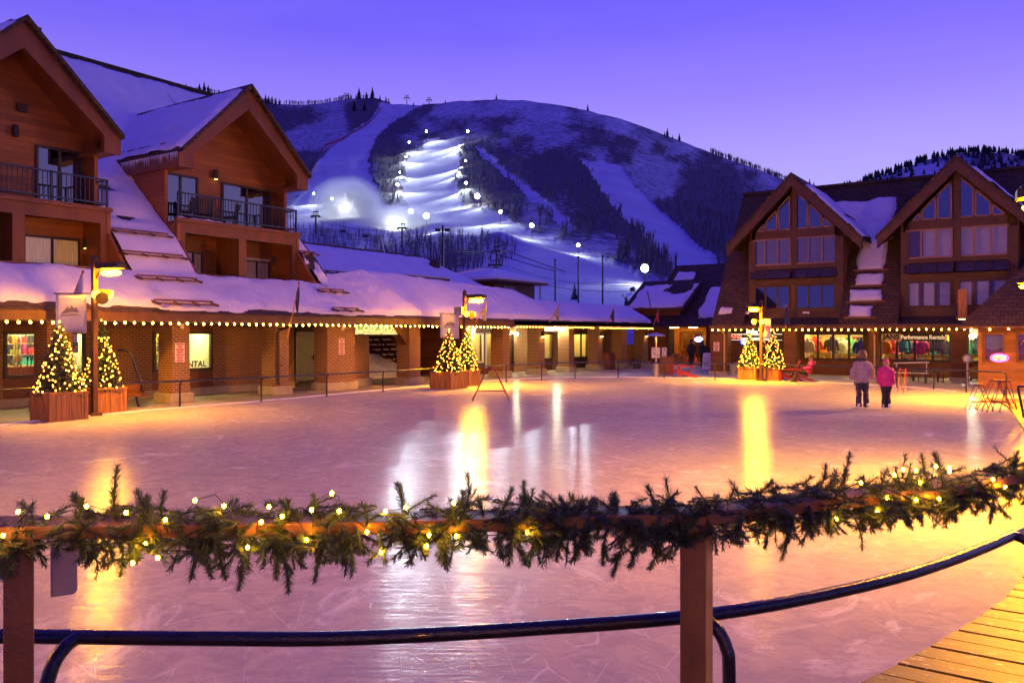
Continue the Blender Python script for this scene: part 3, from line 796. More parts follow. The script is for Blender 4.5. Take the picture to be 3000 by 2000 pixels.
def window(parent, plane, at, a0, a1, z0, z1, n=1, fw=.06, depth=.07, out=1, frame='frame', pane='darkglass', rows=1, name='window'):
    """a framed window: plane 'x' (facing +x) or 'y' (facing -y); a0..a1 along the wall; one pane mesh per window"""
    fr = MB(); gl = MB()
    def bx(mb, a, b_, c, d, o0, o1):
        if plane == 'x': mb.box(at+o0, at+o1, a, b_, c, d)
        else: mb.box(a, b_, at-o1, at-o0, c, d)
    bx(fr, a0, a1, z0, z0+fw, 0, depth); bx(fr, a0, a1, z1-fw, z1, 0, depth)
    bx(fr, a0, a0+fw, z0+fw, z1-fw, 0, depth); bx(fr, a1-fw, a1, z0+fw, z1-fw, 0, depth)
    for i in range(1, n):
        c = a0+(a1-a0)*i/n; bx(fr, c-fw*.6, c+fw*.6, z0+fw, z1-fw, 0, depth*.9)
    for i in range(1, rows):
        c = z0+(z1-z0)*i/rows; bx(fr, a0+fw, a1-fw, c-fw*.3, c+fw*.3, 0, depth*.8)
    bx(gl, a0+fw*.5, a1-fw*.5, z0+fw*.5, z1-fw*.5, depth*.3, depth*.3+.008)
    o = fr.build(name, M[frame], parent); gl.build('pane', M[pane], o)
    return o
def display_room(parent, plane, at, a0, a1, z0, z1, depth, lamp='tubelight', wall='shopwall', lights=3, spread=.5, lz=None):
    """a lit shop interior behind a window opening"""
    mb = MB(); th = .05
    def bx(a, b_, c, d, o0, o1, m_=mb):
        if plane == 'x': m_.box(at-o1, at-o0, a, b_, c, d)
        else: m_.box(a, b_, at+o0, at+o1, c, d)
    bx(a0-.1, a1+.1, z0-.1, z1+.25, depth, depth+th)
    bx(a0-.1-th, a0-.1, z0-.1, z1+.25, .02, depth+th); bx(a1+.1, a1+.1+th, z0-.1, z1+.25, .02, depth+th)
    bx(a0-.1, a1+.1, z0-.1-th, z0-.1, .02, depth+th); bx(a0-.1, a1+.1, z1+.25, z1+.25+th, .02, depth+th)
    o = mb.build('shop_interior', M[wall], parent)
    for i in range(lights):
        lb = MB(); c = a0+(a1-a0)*(i+.5)/lights; wd = (a1-a0)/lights*spread/2
        bx(c-wd, c+wd, z1+.17, z1+.22, depth*.3, depth*.45, lb); lb.build('ceiling_lamp', M[lamp], o)
    return o

# ------------------------------------------------------------------ left lodge with arcade
XE = -22.2                                   # eave line of the arcade
PR = [(-22.2, 2.80), (-23.4, 3.50), (-24.5, 4.15), (-25.5, 5.30), (-29.3, 8.60), (-36.0, 14.4)]
lodge = empty('lodge', (-25, 16, 0), 0, 'long brown lodge over a brick arcade with two gabled balcony dormers and a snowy roof', 'lodge')
D = [(8.95, 14.55), (16.95, 22.4)]
YR0, YR1 = -3.0, 23.3
def slab(mb, pr, y0, y1, th=.22):
    for (xa, za), (xb, zb) in zip(pr, pr[1:]):
        d = Vector((xb-xa, 0, zb-za)).normalized(); n = Vector((d.z, 0, -d.x)); 
        if n.z > 0: n = -n
        mb.add([(xa, y0, za), (xa, y1, za), (xb, y1, zb), (xb, y0, zb)] + [tuple(Vector(p)+n*th) for p in ((xa, y0, za), (xa, y1, za), (xb, y1, zb), (xb, y0, zb))],
               [(0, 1, 2, 3), (7, 6, 5, 4), (0, 4, 5, 1), (1, 5, 6, 2), (2, 6, 7, 3), (3, 7, 4, 0)])
rf = MB()
low = PR[:3]; up = [(-28.0, 7.47), (-29.3, 8.6), (-36, 14.4)]
for (a_, b_) in [(YR0, D[0][0]), (D[0][1], D[1][0]), (D[1][1], YR1)]: slab(rf, PR, a_, b_)
for d in D: slab(rf, low, *d); slab(rf, up, *d)
slab(rf, [(-36.0, 14.4), (-42, 9.2)], YR0, YR1)
rf.add([(-28, 23.3, 7.47), (-36, 26.8, 14.4), (-36, 23.3, 14.4), (-29.3, 23.3, 8.6), (-42, 23.3, 9.2)], [(0, 1, 2, 3), (2, 1, 4)])
rf.bar((-36, YR0, 14.38), (-36, 26.8, 14.38), .26, .08)
rf.box(-36.3, -35.5, 16.1, 17.3, 14.1, 15.0)
roof = rf.build('main_roof', M['shingle'], lodge)
pos, nor, LL = profile_fn(PR, lambda s, w_: 14.60+w_)
snow_sheet('roof_snow', roof, pos, nor, LL, 2.3, 90, 16, .16, 1, s0=.22, s1=.5, holes=[(7.2, .6, .25, .8), (7.9, .3, .35, .5), (5.4, 1.0, .12, .5)])
pos, nor, LL = profile_fn(PR, lambda s, w_: 22.45+w_)
snow_sheet('roof_snow', roof, pos, nor, LL, .85, 90, 10, .16, 2, s0=.22, s1=.5, w1=.12, rag=.12, holes=[(4.1, .5, .25, .3), (3.6, .2, .18, .3)])
pos, nor, LL = profile_fn(low, lambda s, w_: 4.0+w_)
snow_sheet('roof_snow', roof, pos, nor, LL, 19.3, 20, 170, .14, 3, s0=.20, s1=.02, holes=[(.12, 7.2, .35, 1.5), (.05, 9.3, .3, 1.2), (.3, 14.4, .10, .9)])
pos, nor, LL = profile_fn(up, lambda s, w_: 4.0+w_)
snow_sheet('roof_snow', roof, pos, nor, LL, 19.3, 40, 80, .16, 4, s0=.0, s1=.5, holes=[(4.1, 10.9, .40, .75), (6.4, 13.8, .15, .5), (3.0, 11.6, .25, .5), (2.2, 12.0, .12, .3)], rag=.25)
def hpos(s, w_):
    a_ = Vector((-28.0, 23.3, 7.47)); f = s/10.5; return Vector((-28-8*f, 23.3+w_*f*3.4, 7.47+6.93*f))
snow_sheet('roof_snow', roof, hpos, lambda s, w_: Vector((.65, 0, .76)), 10.5, 1.0, 30, 10, .14, 9, s0=.0, s1=.5, w1=.02, rag=.1)
# arcade roof beyond the dormers
def topz(y): return float(np.interp(y, [23.3, 25.5, 37, 39.3, 52], [4.46, 4.78, 4.45, 3.95, 3.95]))
def yend(s, L): return 49.5+2.0*s/L
ar = MB()
for y0_, y1_ in [(23.3, 25.5), (25.5, 30), (30, 37), (37, 39.3), (39.3, 49.5)]:
    e0 = 51.5 if y1_ == 49.5 else y1_
    za, zb = topz(y0_), topz(y1_); zo = 2.8 if y0_ < 33 else 2.82
    ar.add([(XE, y0_, zo), (XE, y1_, zo), (-25.0, e0, zb), (-25.0, y0_, za), (XE, y0_, zo-.2), (XE, y1_, zo-.2), (-25.0, e0, zb-.25), (-25.0, y0_, za-.25)],
           [(0, 1, 2, 3), (7, 6, 5, 4), (0, 4, 5, 1), (1, 5, 6, 2), (2, 6, 7, 3), (3, 7, 4, 0)])
ar.box(-31, -25.0, 23.35, 39.3, 3.5, 3.9); ar.box(-29, -25.0, 39.3, 51.4, 3.3, 3.7)
aroof = ar.build('arcade_roof', M['shingle'], lodge)
LA = math.hypot(2.8, 1.9)
def apos(s, w_):
    f = s/LA; y = 22.75+w_*(yend(s, LA)-22.75)/26.2; return Vector((XE-2.8*f, y, 2.82+(topz(y)-2.82)*f))
def anor(s, w_): return Vector((.52, 0, .85))
snow_sheet('roof_snow', aroof, apos, anor, LA, 26.2, 22, 240, .15, 6, s0=.16, s1=-.3, w0=.04, w1=.05, rag=.14, holes=[(.15, 3.3, .12, .7), (.12, 5.0, .1, .5)])
# fascia and soffit
fb = MB()
fb.box(XE-.02, XE+.10, 0, 33.0, 2.50, 2.78); fb.box(XE-.12, XE, 33.05, 49.5, 2.52, 2.80); fb.build('fascia', M['beam'], lodge)
fb = MB(); fb.box(-28.2, XE-.13, 0, 50.5, 2.56, 2.62); fb.build('soffit', M['soffit'], lodge)
# dormers --------------------------------------------------------------
XF, XW = -25.5, -26.9                        # balcony front plane, glazed wall plane
for di, (ya, yb) in enumerate(D):
    ym = (ya+yb)/2; APZ, EZ = 11.45, 8.70
    wallb = MB()
    for yy, s_ in ((ya, 1), (yb, -1)):
        wallb.prism([(-24.35, 3.95), (-24.45, 4.22), (-25.45, 5.42), (-25.45, 6.0), (-26.2, 6.05), (-26.2, 8.9), (-33, 8.9), (-33, 3.0), (-25, 3.0)], 1, yy, yy+.12*s_)
    wallb.prism([(ya+.12, 3.2), (yb-.12, 3.2), (yb-.12, 8.9), (ym, 11.2), (ya+.12, 8.9)], 0, XW-.1, XW)
    dw = wallb.build('dormer_wall', M['siding'], lodge)
    # balcony frame: beam, posts, floor
    fr = MB()
    fr.box(XF-.14, XF+.02, ya-.02, yb+.02, 5.70, 6.16); fr.box(XF-.02, XF+.10, ya-.05, yb+.05, 6.08, 6.22)
    for yy in (ya-.02, ym-.16, yb-.32): fr.box(XF-.16, XF+.03, yy, yy+.34, 4.05, 5.70)
    fr.box(XW, XF-.14, ya+.12, yb-.12, 5.85, 6.14); fr.box(XW, XF-.16, ym-.10, ym+.05, 4.1, 5.85)
    fr.box(-26.9, -24.35, ya, yb, 3.86, 4.08); fr.box(-24.47, -24.33, ya, yb, 4.02, 4.20)
    fr.build('balcony_frame', M['trim'], lodge)
    # gable roof with deep barge boards
    gr = MB(); ov = .45; sl = (APZ-EZ)/((yb-ya)/2)
    yl, yr = ya-ov*.35, yb+ov*.35; ze = APZ-sl*((yr-yl)/2)
    for s_, ye in ((-1, yl), (1, yr)):
        gr.add([(-24.9, ym, APZ), (-24.9, ye, ze), (-33.5, ye, ze), (-33.5, ym, APZ), (-24.9, ym, APZ-.14), (-24.9, ye, ze-.14), (-33.5, ye, ze-.14), (-33.5, ym, APZ-.14)],
               [(0, 1, 2, 3), (7, 6, 5, 4), (0, 4, 5, 1), (1, 5, 6, 2), (2, 6, 7, 3), (3, 7, 4, 0)] if s_ < 0 else [(3, 2, 1, 0), (4, 5, 6, 7), (1, 5, 4, 0), (2, 6, 5, 1), (3, 7, 6, 2), (0, 4, 7, 3)])
    groof = gr.build('dormer_roof', M['shingle'], lodge)
    bb = MB()
    wd = .62
    bb.prism([(yl, ze-.15), (ym, APZ-.15), (yr, ze-.15), (yr, ze-.62), (yr-.55, ze-.62), (yr-.55, ze-.1-.0), (ym, APZ-.15-wd*1.25), (yl+.55, ze-.1), (yl+.55, ze-.62), (yl, ze-.62)], 0, -25.3, -25.12)
    # boxed returns and soffits running back to the wall
    for ye, s_ in ((yl, 1), (yr, -1)):
        bb.box(-33, -25.3, min(ye, ye+.5*s_), max(ye, ye+.5*s_), ze-.60, ze-.46)
        bb.box(-33, -25.3, min(ye, ye+.06*s_), max(ye, ye+.06*s_), ze-.46, ze-.13)
    for s_, ye in ((-1, yl), (1, yr)):
        bb.add([(-25.3, ym, APZ-.16), (-25.3, ye, ze-.16), (XW-.1, ye, ze-.16), (XW-.1, ym, APZ-.16), (-25.3, ym, APZ-.2), (-25.3, ye, ze-.2), (XW-.1, ye, ze-.2), (XW-.1, ym, APZ-.2)], [(0, 1, 2, 3), (7, 6, 5, 4)])
    bb.build('barge_board', M['trim'], lodge)
    # snow on the gable slopes
    Ls = math.hypot(ym-yl, APZ-ze)
    for s_, ye in ((-1, yl), (1, yr)):
        def gp(s, w_, ye=ye): f = s/Ls; return Vector((-24.95-w_, ye+(ym-ye)*f, ze+(APZ-ze)*f))
        nn = Vector((0, s_*(APZ-ze), (ym-yl))).normalized()
        snow_sheet('roof_snow', groof, gp, lambda s, w_, nn=nn: nn, Ls, 8.4, 34, 60, .13, 20+di*3+s_, s0=-.05, s1=.30, w0=.10, rag=.16, holes=[(2.6, 1.5, .10, .30), (1.4, 2.0, .1, .25), (.9, 4.2, .09, .3)] if s_ < 0 else [])
    # icicles on the near eave
    ic = MB()
    for k_ in range(46):
        x_ = -25.2-k_*.075-random.uniform(0, .04); L_ = random.uniform(.06, .32); ic.lathe([(.002, -L_), (.012, -L_*.5), (.022, 0)], (x_, yl-.02, ze-.12), 5)
    ic.box(-28.7, -25.2, yl-.035, yl-.005, ze-.125, ze-.105); ic.build('icicles', M['glass'] if False else pbr('icicle_ice', (.6, .6, .65), .15, var=0), groof)
    # balcony railing
    rl = MB(); zt, zb_ = 7.12, 6.36; xr = XF-.10
    for za in (zt, zb_): rl.bar((xr, ya+.1, za), (xr, yb-.02, za), .06, .05)
    n_ = 38
    for k_ in range(n_+1):
        yy = ya+.12+(yb-ya-.16)*k_/n_; rl.box(xr-.011, xr+.011, yy-.011, yy+.011, zb_, zt)
    for yy in (ya+.12, ya+(yb-ya)*.35, ya+(yb-ya)*.68, yb-.04): rl.box(xr-.03, xr+.03, yy-.03, yy+.03, 6.16, zt+.02)
    for za in (zt, zb_): rl.bar((xr, yb-.04, za), (XW+.1, yb-.04, za), .06, .05)
    for k_ in range(1, 9): rl.box(xr-.16*k_-.011, xr-.16*k_+.011, yb-.05, yb-.03, zb_, zt)
    rl.build('balcony_railing', M['black'], lodge)
    # snow left on the balcony edge
    sb = MB(); sb.tube([(XF-.02, ya+.05+k_*.14, 6.215+.02*math.sin(k_*1.7)) for k_ in range(16)], [.03+.045*random.random() for _ in range(16)], 7); sb.build('balcony_snow', M['snow'], lodge, smooth=True)
    # glazing
    def yw(px, x=XW): return yx(px, x)
    ups = [(103, 240)] if di == 0 else [(473, 578), (648, 790)]
    tops = [(404, 580)] if di == 0 else [(482, 640), (512, 700)]
    for (pa, pb), (ta, tb) in zip(ups, tops):
        y0_, y1_ = yw(pa), yw(pb)
        window(lodge, 'x', XW, y0_, y1_, 6.16, 8.15 if di == 0 else 8.02, n=2, fw=.075, name='sliding_door')
        cb = MB(); cb.box(XW-.35, XW-.33, y0_+.05, y1_-.05, 7.55, 8.0); cb.build('blind', M['blind'], dw)
    # dark rooms behind the upper glass
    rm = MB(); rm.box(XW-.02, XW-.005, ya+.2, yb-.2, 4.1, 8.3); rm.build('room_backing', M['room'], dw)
    lows = [(66, 232)] if di == 0 else [(536, 592), (713, 788)]
    for li, (pa, pb) in enumerate(lows):
        y0_, y1_ = yw(pa), yw(pb)
        wn = window(lodge, 'x', XW, y0_, y1_, 4.06, 5.28 if di == 0 else (5.22 if li == 0 else 5.10), n=2, fw=.06, pane='glass', name='balcony_window')
        cb = MB(); k_ = int((y1_-y0_)/.05)
        for q in range(k_):
            yy = y0_+.05+q*.05; cb.box(XW+.004, XW+.012+.006*(q % 2), yy, yy+.045, 4.1, 5.2)
        cb.build('curtain', [pbr('lit_curtain', (.60, .46, .26), .8, var=.35, vscale=5, stretch=(5, 5, .2), emit=(1, .55, .2), es=.16)] if di == 0 else [M['curtain']], wn)
# lamps on the gable walls
M['lampamber'] = glow('wall_lamp_glow', (1, .62, .15), 9)
for (px, py, lit, lab) in [(40, 385, 0, 'unlit cylindrical wall lamp on the left gable, left of its glass door'), (627, 512, 1, 'cylindrical wall lamp with a lit amber underside between the doors of the second gable'), (246, 712, 1, 'glowing cylindrical wall lamp inside the lower left balcony'), (800, 765, 0, 'unlit cylindrical lamp inside the lower right balcony of the second gable')]:
    p = onx(px, py, XW+.02); e = empty('wall_lamp', p, 0, lab, 'wall lamp')
    mb = MB(); mb.lathe([(.085, -.18), (.085, .16), (.07, .18)], p+Vector((.12, 0, 0)), 12); mb.box(p.x, p.x+.06, p.y-.04, p.y+.04, p.z-.06, p.z+.06); mb.build('lamp_body', M['darkmetal'], e, smooth=False)
    mb = MB(); mb.lathe([(.062, -.19), (.062, -.17)], p+Vector((.12, 0, 0)), 12); mb.build('lamp_lens', M['lampamber'] if lit else M['frame'], e)
p = onx(62, 320, XW+.02); mb = MB(); mb.box(p.x, p.x+.1, p.y-.13, p.y+.13, p.z-.1, p.z+.1); mb.box(p.x, p.x+.14, p.y-.15, p.y+.15, p.z+.1, p.z+.13); mb.build('wall_vent', M['frame'], lodge)
# brick flank of the second dormer (chimney side) seen beyond its balcony
mb = MB(); mb.box(-33, -28.2, 22.42, 23.0, 6.0, 8.6); mb.build('brick_flank', M['brick'], lodge)
# upper back wall so the building is closed
mb = MB(); mb.box(-41.8, -41.5, YR0, YR1, 0, 9.3); mb.prism([(-26, 3), (-26, 5.6), (-36, 14.2), (-41.6, 9.2), (-41.6, 0), (-33.5, 0), (-33.5, 3)], 1, YR1-.25, YR1-.08); mb.build('gable_end_wall', M['siding_dark'], lodge)

# balcony furniture of the second dormer
def balcony_chair(loc, rz, lab):
    e = empty('balcony_chair', loc, rz, lab, 'chair', 'dark chairs on the balcony')
    mb = MB(); mb.box(-.24, .24, -.24, .24, .40, .45); mb.bar((-.24, .22, .42), (-.24, .34, .95), .05); mb.bar((.24, .22, .42), (.24, .34, .95), .05)
    for i in range(5): mb.bar((-.18+i*.09, .23, .45), (-.18+i*.09, .33, .93), .05, .02)
    mb.build('seat', M['room'], e)
    for sx in (-.22, .22):
        for sy in (-.22, .22): MB().box(sx-.025, sx+.025, sy-.025, sy+.025, 0, .40).build('leg', M['room'], e)
    return e
p = Vector((-26.35, yx(545, -26.35), 6.16)); c0 = balcony_chair((0, 0, 0), 0, 'dark chair on the upper right balcony, in front of the narrow window'); 
base_lbl = c0['label']
c0.location = p; c0.rotation_euler = (0, 0, R(-60))
for q, (px, lab) in enumerate([(600, 'dark chair on the balcony below the lit wall lamp'), (672, 'dark chair on the balcony by the wide sliding door')]):
    clone(c0, Vector((-26.3, yx(px, -26.3), 6.16)), R(-120+70*q), lab)

# arcade columns --------------------------------------------------------
XCOL = -23.0
def column(corner_px, wy, wx=.72, side=None, plinth=.3):
    y0_ = yx(corner_px, XCOL); mb = MB(); mb.box(XCOL-wx, XCOL, y0_, y0_+wy, 0, 2.56)
    c = mb.build('brick_column', M['brick'], lodge)
    pb = MB(); pb.box(XCOL-wx-.10, XCOL+.10, y0_-.10, y0_+wy+.10, 0, plinth); pb.build('plinth', M['concrete'], c, bevel=.02)
    return y0_, y0_+wy
cols = {}
for nm, (cpx, wy) in dict(A=(138, .7), B=(504, .62), C=(806, .62), D=(959, 1.45), E=(1199, .72), F=(1473, .62), G=(1578, .62), H=(1667, .6), I=(1752, .62), J=(1822, .7), K=(1885, .7)).items():
    cols[nm] = column(cpx, wy)
column(1060, .8) if False else None
mb = MB(); y0_ = yx(1045, -24.6); mb.box(-25.3, -24.6, y0_-.9, y0_+.75, 0, 2.56); cc = mb.build('brick_column', M['brick'], lodge); mb = MB(); mb.box(-25.4, -24.5, y0_-1.0, y0_+.85, 0, .28); mb.build('plinth', M['concrete'], cc)
# knee brace at the sign opening
mb = MB(); mb.prism([(cols['E'][0]-.02, 2.56), (cols['E'][0]-.95, 2.56), (cols['E'][0]-.02, 1.7)], 0, XCOL-.5, XCOL-.1); mb.build('knee_brace', M['trim'], lodge)
# shop wall along the arcade
XS = -25.5
def ys(px): return yx(px, XS)
wall = MB(); panel = MB(); plin = MB()
WIN = [(8, 252, 955, 1127), (447, 624, 963, 1107)]
spans = [(-60, 8, 'b'), (8, 252, 'w'), (252, 447, 'b'), (447, 624, 'w'), (624, 862, 'b')]
for a_, b_, k_ in spans:
    y0_, y1_ = ys(a_), ys(b_)
    if k_ == 'b': MB().box(XS-.25, XS, y0_, y1_, .26, 2.56).build('brick_wall', M['brick'], lodge)
    else:
        MB().box(XS-.20, XS-.03, y0_, y1_, .26, .86).build('window_panel', M['trim'], lodge); MB().box(XS-.25, XS, y0_, y1_, 2.24, 2.56).build('lintel', M['trim'], lodge)
    plin.box(XS-.25, XS+.06, y0_, y1_, 0, .26)
plin.build('wall_plinth', M['concrete'], lodge)
for wi, (a_, b_, ta, tb) in enumerate(WIN):
    y0_, y1_ = ys(a_), ys(b_)
    wn = window(lodge, 'x', XS-.06, y0_+.02, y1_-.02, .86, 2.24, n=1, fw=.09, depth=.10, pane='shopglass', name='shop_window')
    mid = (y0_+y1_)/2; MB().box(XS-.08, XS+.03, mid-.05, mid+.05, .95, 2.15).build('mullion', M['frame'], wn)
    display_room(lodge, 'x', XS-.1, y0_+.05, y1_-.05, .86, 2.24, 2.2, lamp='tubewhite', wall='shopwall2', lights=4)
    sh = MB()
    for zz in (1.15, 1.5, 1.85): sh = MB(); sh.box(XS-2.25, XS-1.95, y0_+.1, y1_-.1, zz-.015, zz+.015); sh.build('shelf', M['shelf'], lodge)
    rr = random.Random(40+wi); where = 'in the far left shop window' if wi == 0 else 'in the rental window behind the brick column'
    cs = list(PALETTE)
    for zz in (1.17, 1.52, 1.87):
        yy = y0_+.2
        while yy < y1_-.3:
            c_ = rr.choice(cs); wd = rr.uniform(.16, .34); hh = rr.uniform(.12, .26)
            if rr.random() < .6: good('shoe_box', c_, (XS-2.1, yy+wd/2, zz), 0, where, (.2, wd, hh), 'box')
            else: good('ski_boot', c_, (XS-2.1, yy+wd/2, zz), R(90), where, cat='ski boot')
            yy += wd+.03
    for k_ in range(7 if wi == 0 else 6):
        good(rr.choice(['skis', 'skis', 'skis'] if wi == 0 else ['skis', 'snowboard', 'skis']), rr.choice(['black', 'yellow', 'white', 'grey', 'black', 'red']), (XS-.55-rr.random()*.5, y0_+.3+(y1_-y0_-.6)*(k_+rr.random()*.6)/7, .80), R(90)+rr.uniform(-.3, .3), where, (1, 1, .8), tilt=0)
    if wi == 0:
        mb = MB(); mb.box(XS-.42, XS-.30, y0_+.1, y0_+1.55, .84, 1.18); tag(mb.build('counter_front', M['planter']), 'wooden display counter low in the far left shop window', 'counter')
MB().box(XS-.25, XS, YR0, ys(-60), .26, 2.56).build('brick_wall', M['brick'], lodge); MB().box(XS-.25, XS+.06, YR0, ys(-60), 0, .26).build('wall_plinth', M['concrete'], lodge)
# writing in the rental window and the small posters
def sign(name, lab, cat, loc): return empty(name, loc, 0, lab, cat)
ry = ys(624)
e = sign('window_lettering', 'large dark RENTAL letters along the bottom of the rental window', 'lettering', (XS-.03, ry, .95))
lettering('RENTAL', .30, M['ink'], e, (XS-.03, ys(606), 1.08), '+x', bold=.006, ext=.002, align='RIGHT', name='letters')
for (px, py, w_, h_, txt, sz, ink, lab) in [(205, 985, .42, .55, '', .1, 'ink', 'white framed notice with a dark border in the left shop window'), (206, 1018, .44, .28, 'DER', .2, 'redink', 'white framed sign with red letters below the notice in the left shop window')]:
    p = onx(px, py, XS-.2); e = sign('window_notice', lab, 'sign', p)
    MB().box(p.x-.01, p.x, p.y-w_/2, p.y+w_/2, p.z-h_/2, p.z+h_/2).build('face', M['white'], e)
    mb = MB()
    for q in range(4): mb.box(p.x, p.x+.003, p.y-w_*.36, p.y+w_*.3-(q % 2)*.06, p.z+h_*.3-q*h_*.18, p.z+h_*.36-q*h_*.18) if not txt else None
    if txt: lettering(txt, sz, M[ink], e, (p.x+.004, p.y, p.z), '+x', bold=.006, ext=.002)
    else: mb.build('print', M['ink'], e)
    fr = MB()
    for (a0, a1, c0_, c1) in ((-w_/2-.02, w_/2+.02, h_/2, h_/2+.02), (-w_/2-.02, w_/2+.02, -h_/2-.02, -h_/2), (w_/2, w_/2+.02, -h_/2, h_/2), (-w_/2-.02, -w_/2, -h_/2, h_/2)): fr.box(p.x-.015, p.x+.01, p.y+a0, p.y+a1, p.z+c0_, p.z+c1)
    fr.build('border', M['frame'], e)
# warning notices on two columns
def warn(p, txt, w_, h_, lab, face='+x'):
    e = sign('warning_sign', lab, 'sign', p); mb = MB()
    if face == '+x': mb.box(p.x, p.x+.012, p.y-w_/2, p.y+w_/2, p.z-h_/2, p.z+h_/2)
    else: mb.box(p.x-w_/2, p.x+w_/2, p.y-.012, p.y, p.z-h_/2, p.z+h_/2)
    mb.build('board', M['paper'], e, bevel=.01)
    n_ = txt.count('\n')+1
    at = (p.x+.015, p.y, p.z) if face == '+x' else (p.x, p.y-.015, p.z)
    lettering(txt, h_/n_*1.02, M['redink'], e, at, face, bold=.004, ext=.002, sx=.72, name='letters')
warn(onx(526.5, 1032, XCOL+.003), 'WATCH\nFOR\nFALLING\nSNOW\nAND ICE\nFROM\nROOFS', .34, .62, 'pale warning notice with red writing on the left brick column')
warn(onx(1000.5, 1014, XCOL+.003), 'WATCH\nFOR\nFALLING\nSNOW\nAND ICE\nFROM\nROOFS', .30, .62, 'narrow pale warning notice with red writing on the wide brick pier')
# small pale fixture boxes at the tops of columns
for (px, py, lab) in [(529, 956, 'small cream box high on the left brick column'), (1001, 962, 'small cream box high on the wide brick pier')]:
    p = onx(px, py, XCOL); mb = MB(); mb.box(p.x, p.x+.09, p.y-.06, p.y+.06, p.z-.07, p.z+.07); mb.box(p.x, p.x+.11, p.y-.07, p.y+.07, p.z+.07, p.z+.085); tag(mb.build('fixture_box', M['paper']), lab, 'fixture')
# downpipe on the corner column
yd = cols['C'][0]+.08; mb = MB(); mb.tube([(XE-.05, yd+.3, 2.5), (XCOL+.06, yd+.1, 2.32), (XCOL+.07, yd, 2.2), (XCOL+.07, yd, .5), (XCOL+.1, yd, .35)], .055, 8); mb.box(XCOL, XCOL+.16, yd-.08, yd+.08, 1.05, 1.08)
mb.build('downpipe', M['darkmetal'], lodge)
# recess with white door
XD = -28.1
y0_, y1_ = yx(862, XD), yx(935, XD)+2.2
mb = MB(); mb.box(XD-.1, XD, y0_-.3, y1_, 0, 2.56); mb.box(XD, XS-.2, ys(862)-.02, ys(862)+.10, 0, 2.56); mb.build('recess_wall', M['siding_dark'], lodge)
wd_ = MB(); a_, b_ = yx(868, XD), yx(921, XD); wd_.box(XD, XD+.06, a_, b_, .06, 2.1)
dr = wd_.build('door', pbr('pale_door_paint', (.56, .60, .52), .5, var=.06), lodge)
mb = MB(); mb.box(XD, XD+.10, a_-.1, a_, 0, 2.25); mb.box(XD, XD+.10, b_, b_+.9, 0, 2.25); mb.box(XD, XD+.10, a_, b_, 2.1, 2.25); mb.build('frame', M['white'], dr)
mb = MB(); mb.box(XD+.06, XD+.12, b_-.14, b_-.08, 1.0, 1.22); mb.box(XD+.06, XD+.15, b_-.24, b_-.08, 1.1, 1.13); mb.build('handle', M['black'], dr)
p = onx(905, 957, XD+.12); e = sign('hanging_sign', 'dark lettered board above the white door in the arcade recess', 'sign', p)
MB().box(p.x, p.x+.03, p.y-.75, p.y+.75, p.z-.12, p.z+.16).build('board', M['siding_dark'], e); lettering('MONTA', .26, M['ink'], e, (p.x+.035, p.y, p.z+.02), '+x', bold=.012, ext=.004, name='letters')
# shop sign over the passage
a_, b_ = yx(1039.5, XCOL-.2), yx(1181, XCOL-.2); zt_, zb_ = onx(1110, 951, XCOL-.2).z, onx(1110, 979, XCOL-.2).z
e = sign('shop_sign', 'long lit green and white shop sign over the arcade passage', 'sign', (XCOL-.2, (a_+b_)/2, zb_))
m, t, b = newmat('lit_sign_face'); 
gp_ = t.node('ShaderNodeSeparateXYZ'); t.l.new(t.wpos(), gp_.inputs[0]); gz = t.math('DIVIDE', t.math('SUBTRACT', gp_.outputs[2], zb_), zt_-zb_)
cc_ = t.mix(t.ramp(t.math('ADD', gz, t.math('MULTIPLY', t.noise(t.wpos(), 2.2, 3), .5)), [(.45, 0.0), (.85, 1.0)]), (.75, .85, .35), (.22, .42, .10))
t.put(b.inputs['Base Color'], cc_); t.put(b.inputs['Emission Color'], cc_); b.inputs['Emission Strength'].default_value = .9
MB().box(XCOL-.30, XCOL-.2, a_, b_, zb_, zt_).build('board', m, e)
mb = MB()
for (y0q, y1q, z0q, z1q) in ((a_-.03, b_+.03, zt_, zt_+.04), (a_-.03, b_+.03, zb_-.04, zb_), (a_-.03, a_, zb_, zt_), (b_, b_+.03, zb_, zt_)): mb.box(XCOL-.31, XCOL-.17, y0q, y1q, z0q, z1q)
mb.build('frame', M['darkmetal'], e)
mh = (zt_+zb_)/2; LW = b_-a_
for txt, sz, off in (('C', .62, -.41), ('OLE', .40, -.205), ('S', .56, .02), ('PORT', .40, .255)):
    lettering(txt, sz, M['ink'], e, (XCOL-.196, (a_+b_)/2+off*LW+.015, mh+.005), '+x', bold=.022, ext=.003, name='letter_shadow', sx=1.05)
    lettering(txt, sz, glow('sign_letter_glow', (1, .82, .22), 1.3), e, (XCOL-.188, (a_+b_)/2+off*LW, mh+.02), '+x', bold=.006, ext=.003, name='letters', sx=1.05)
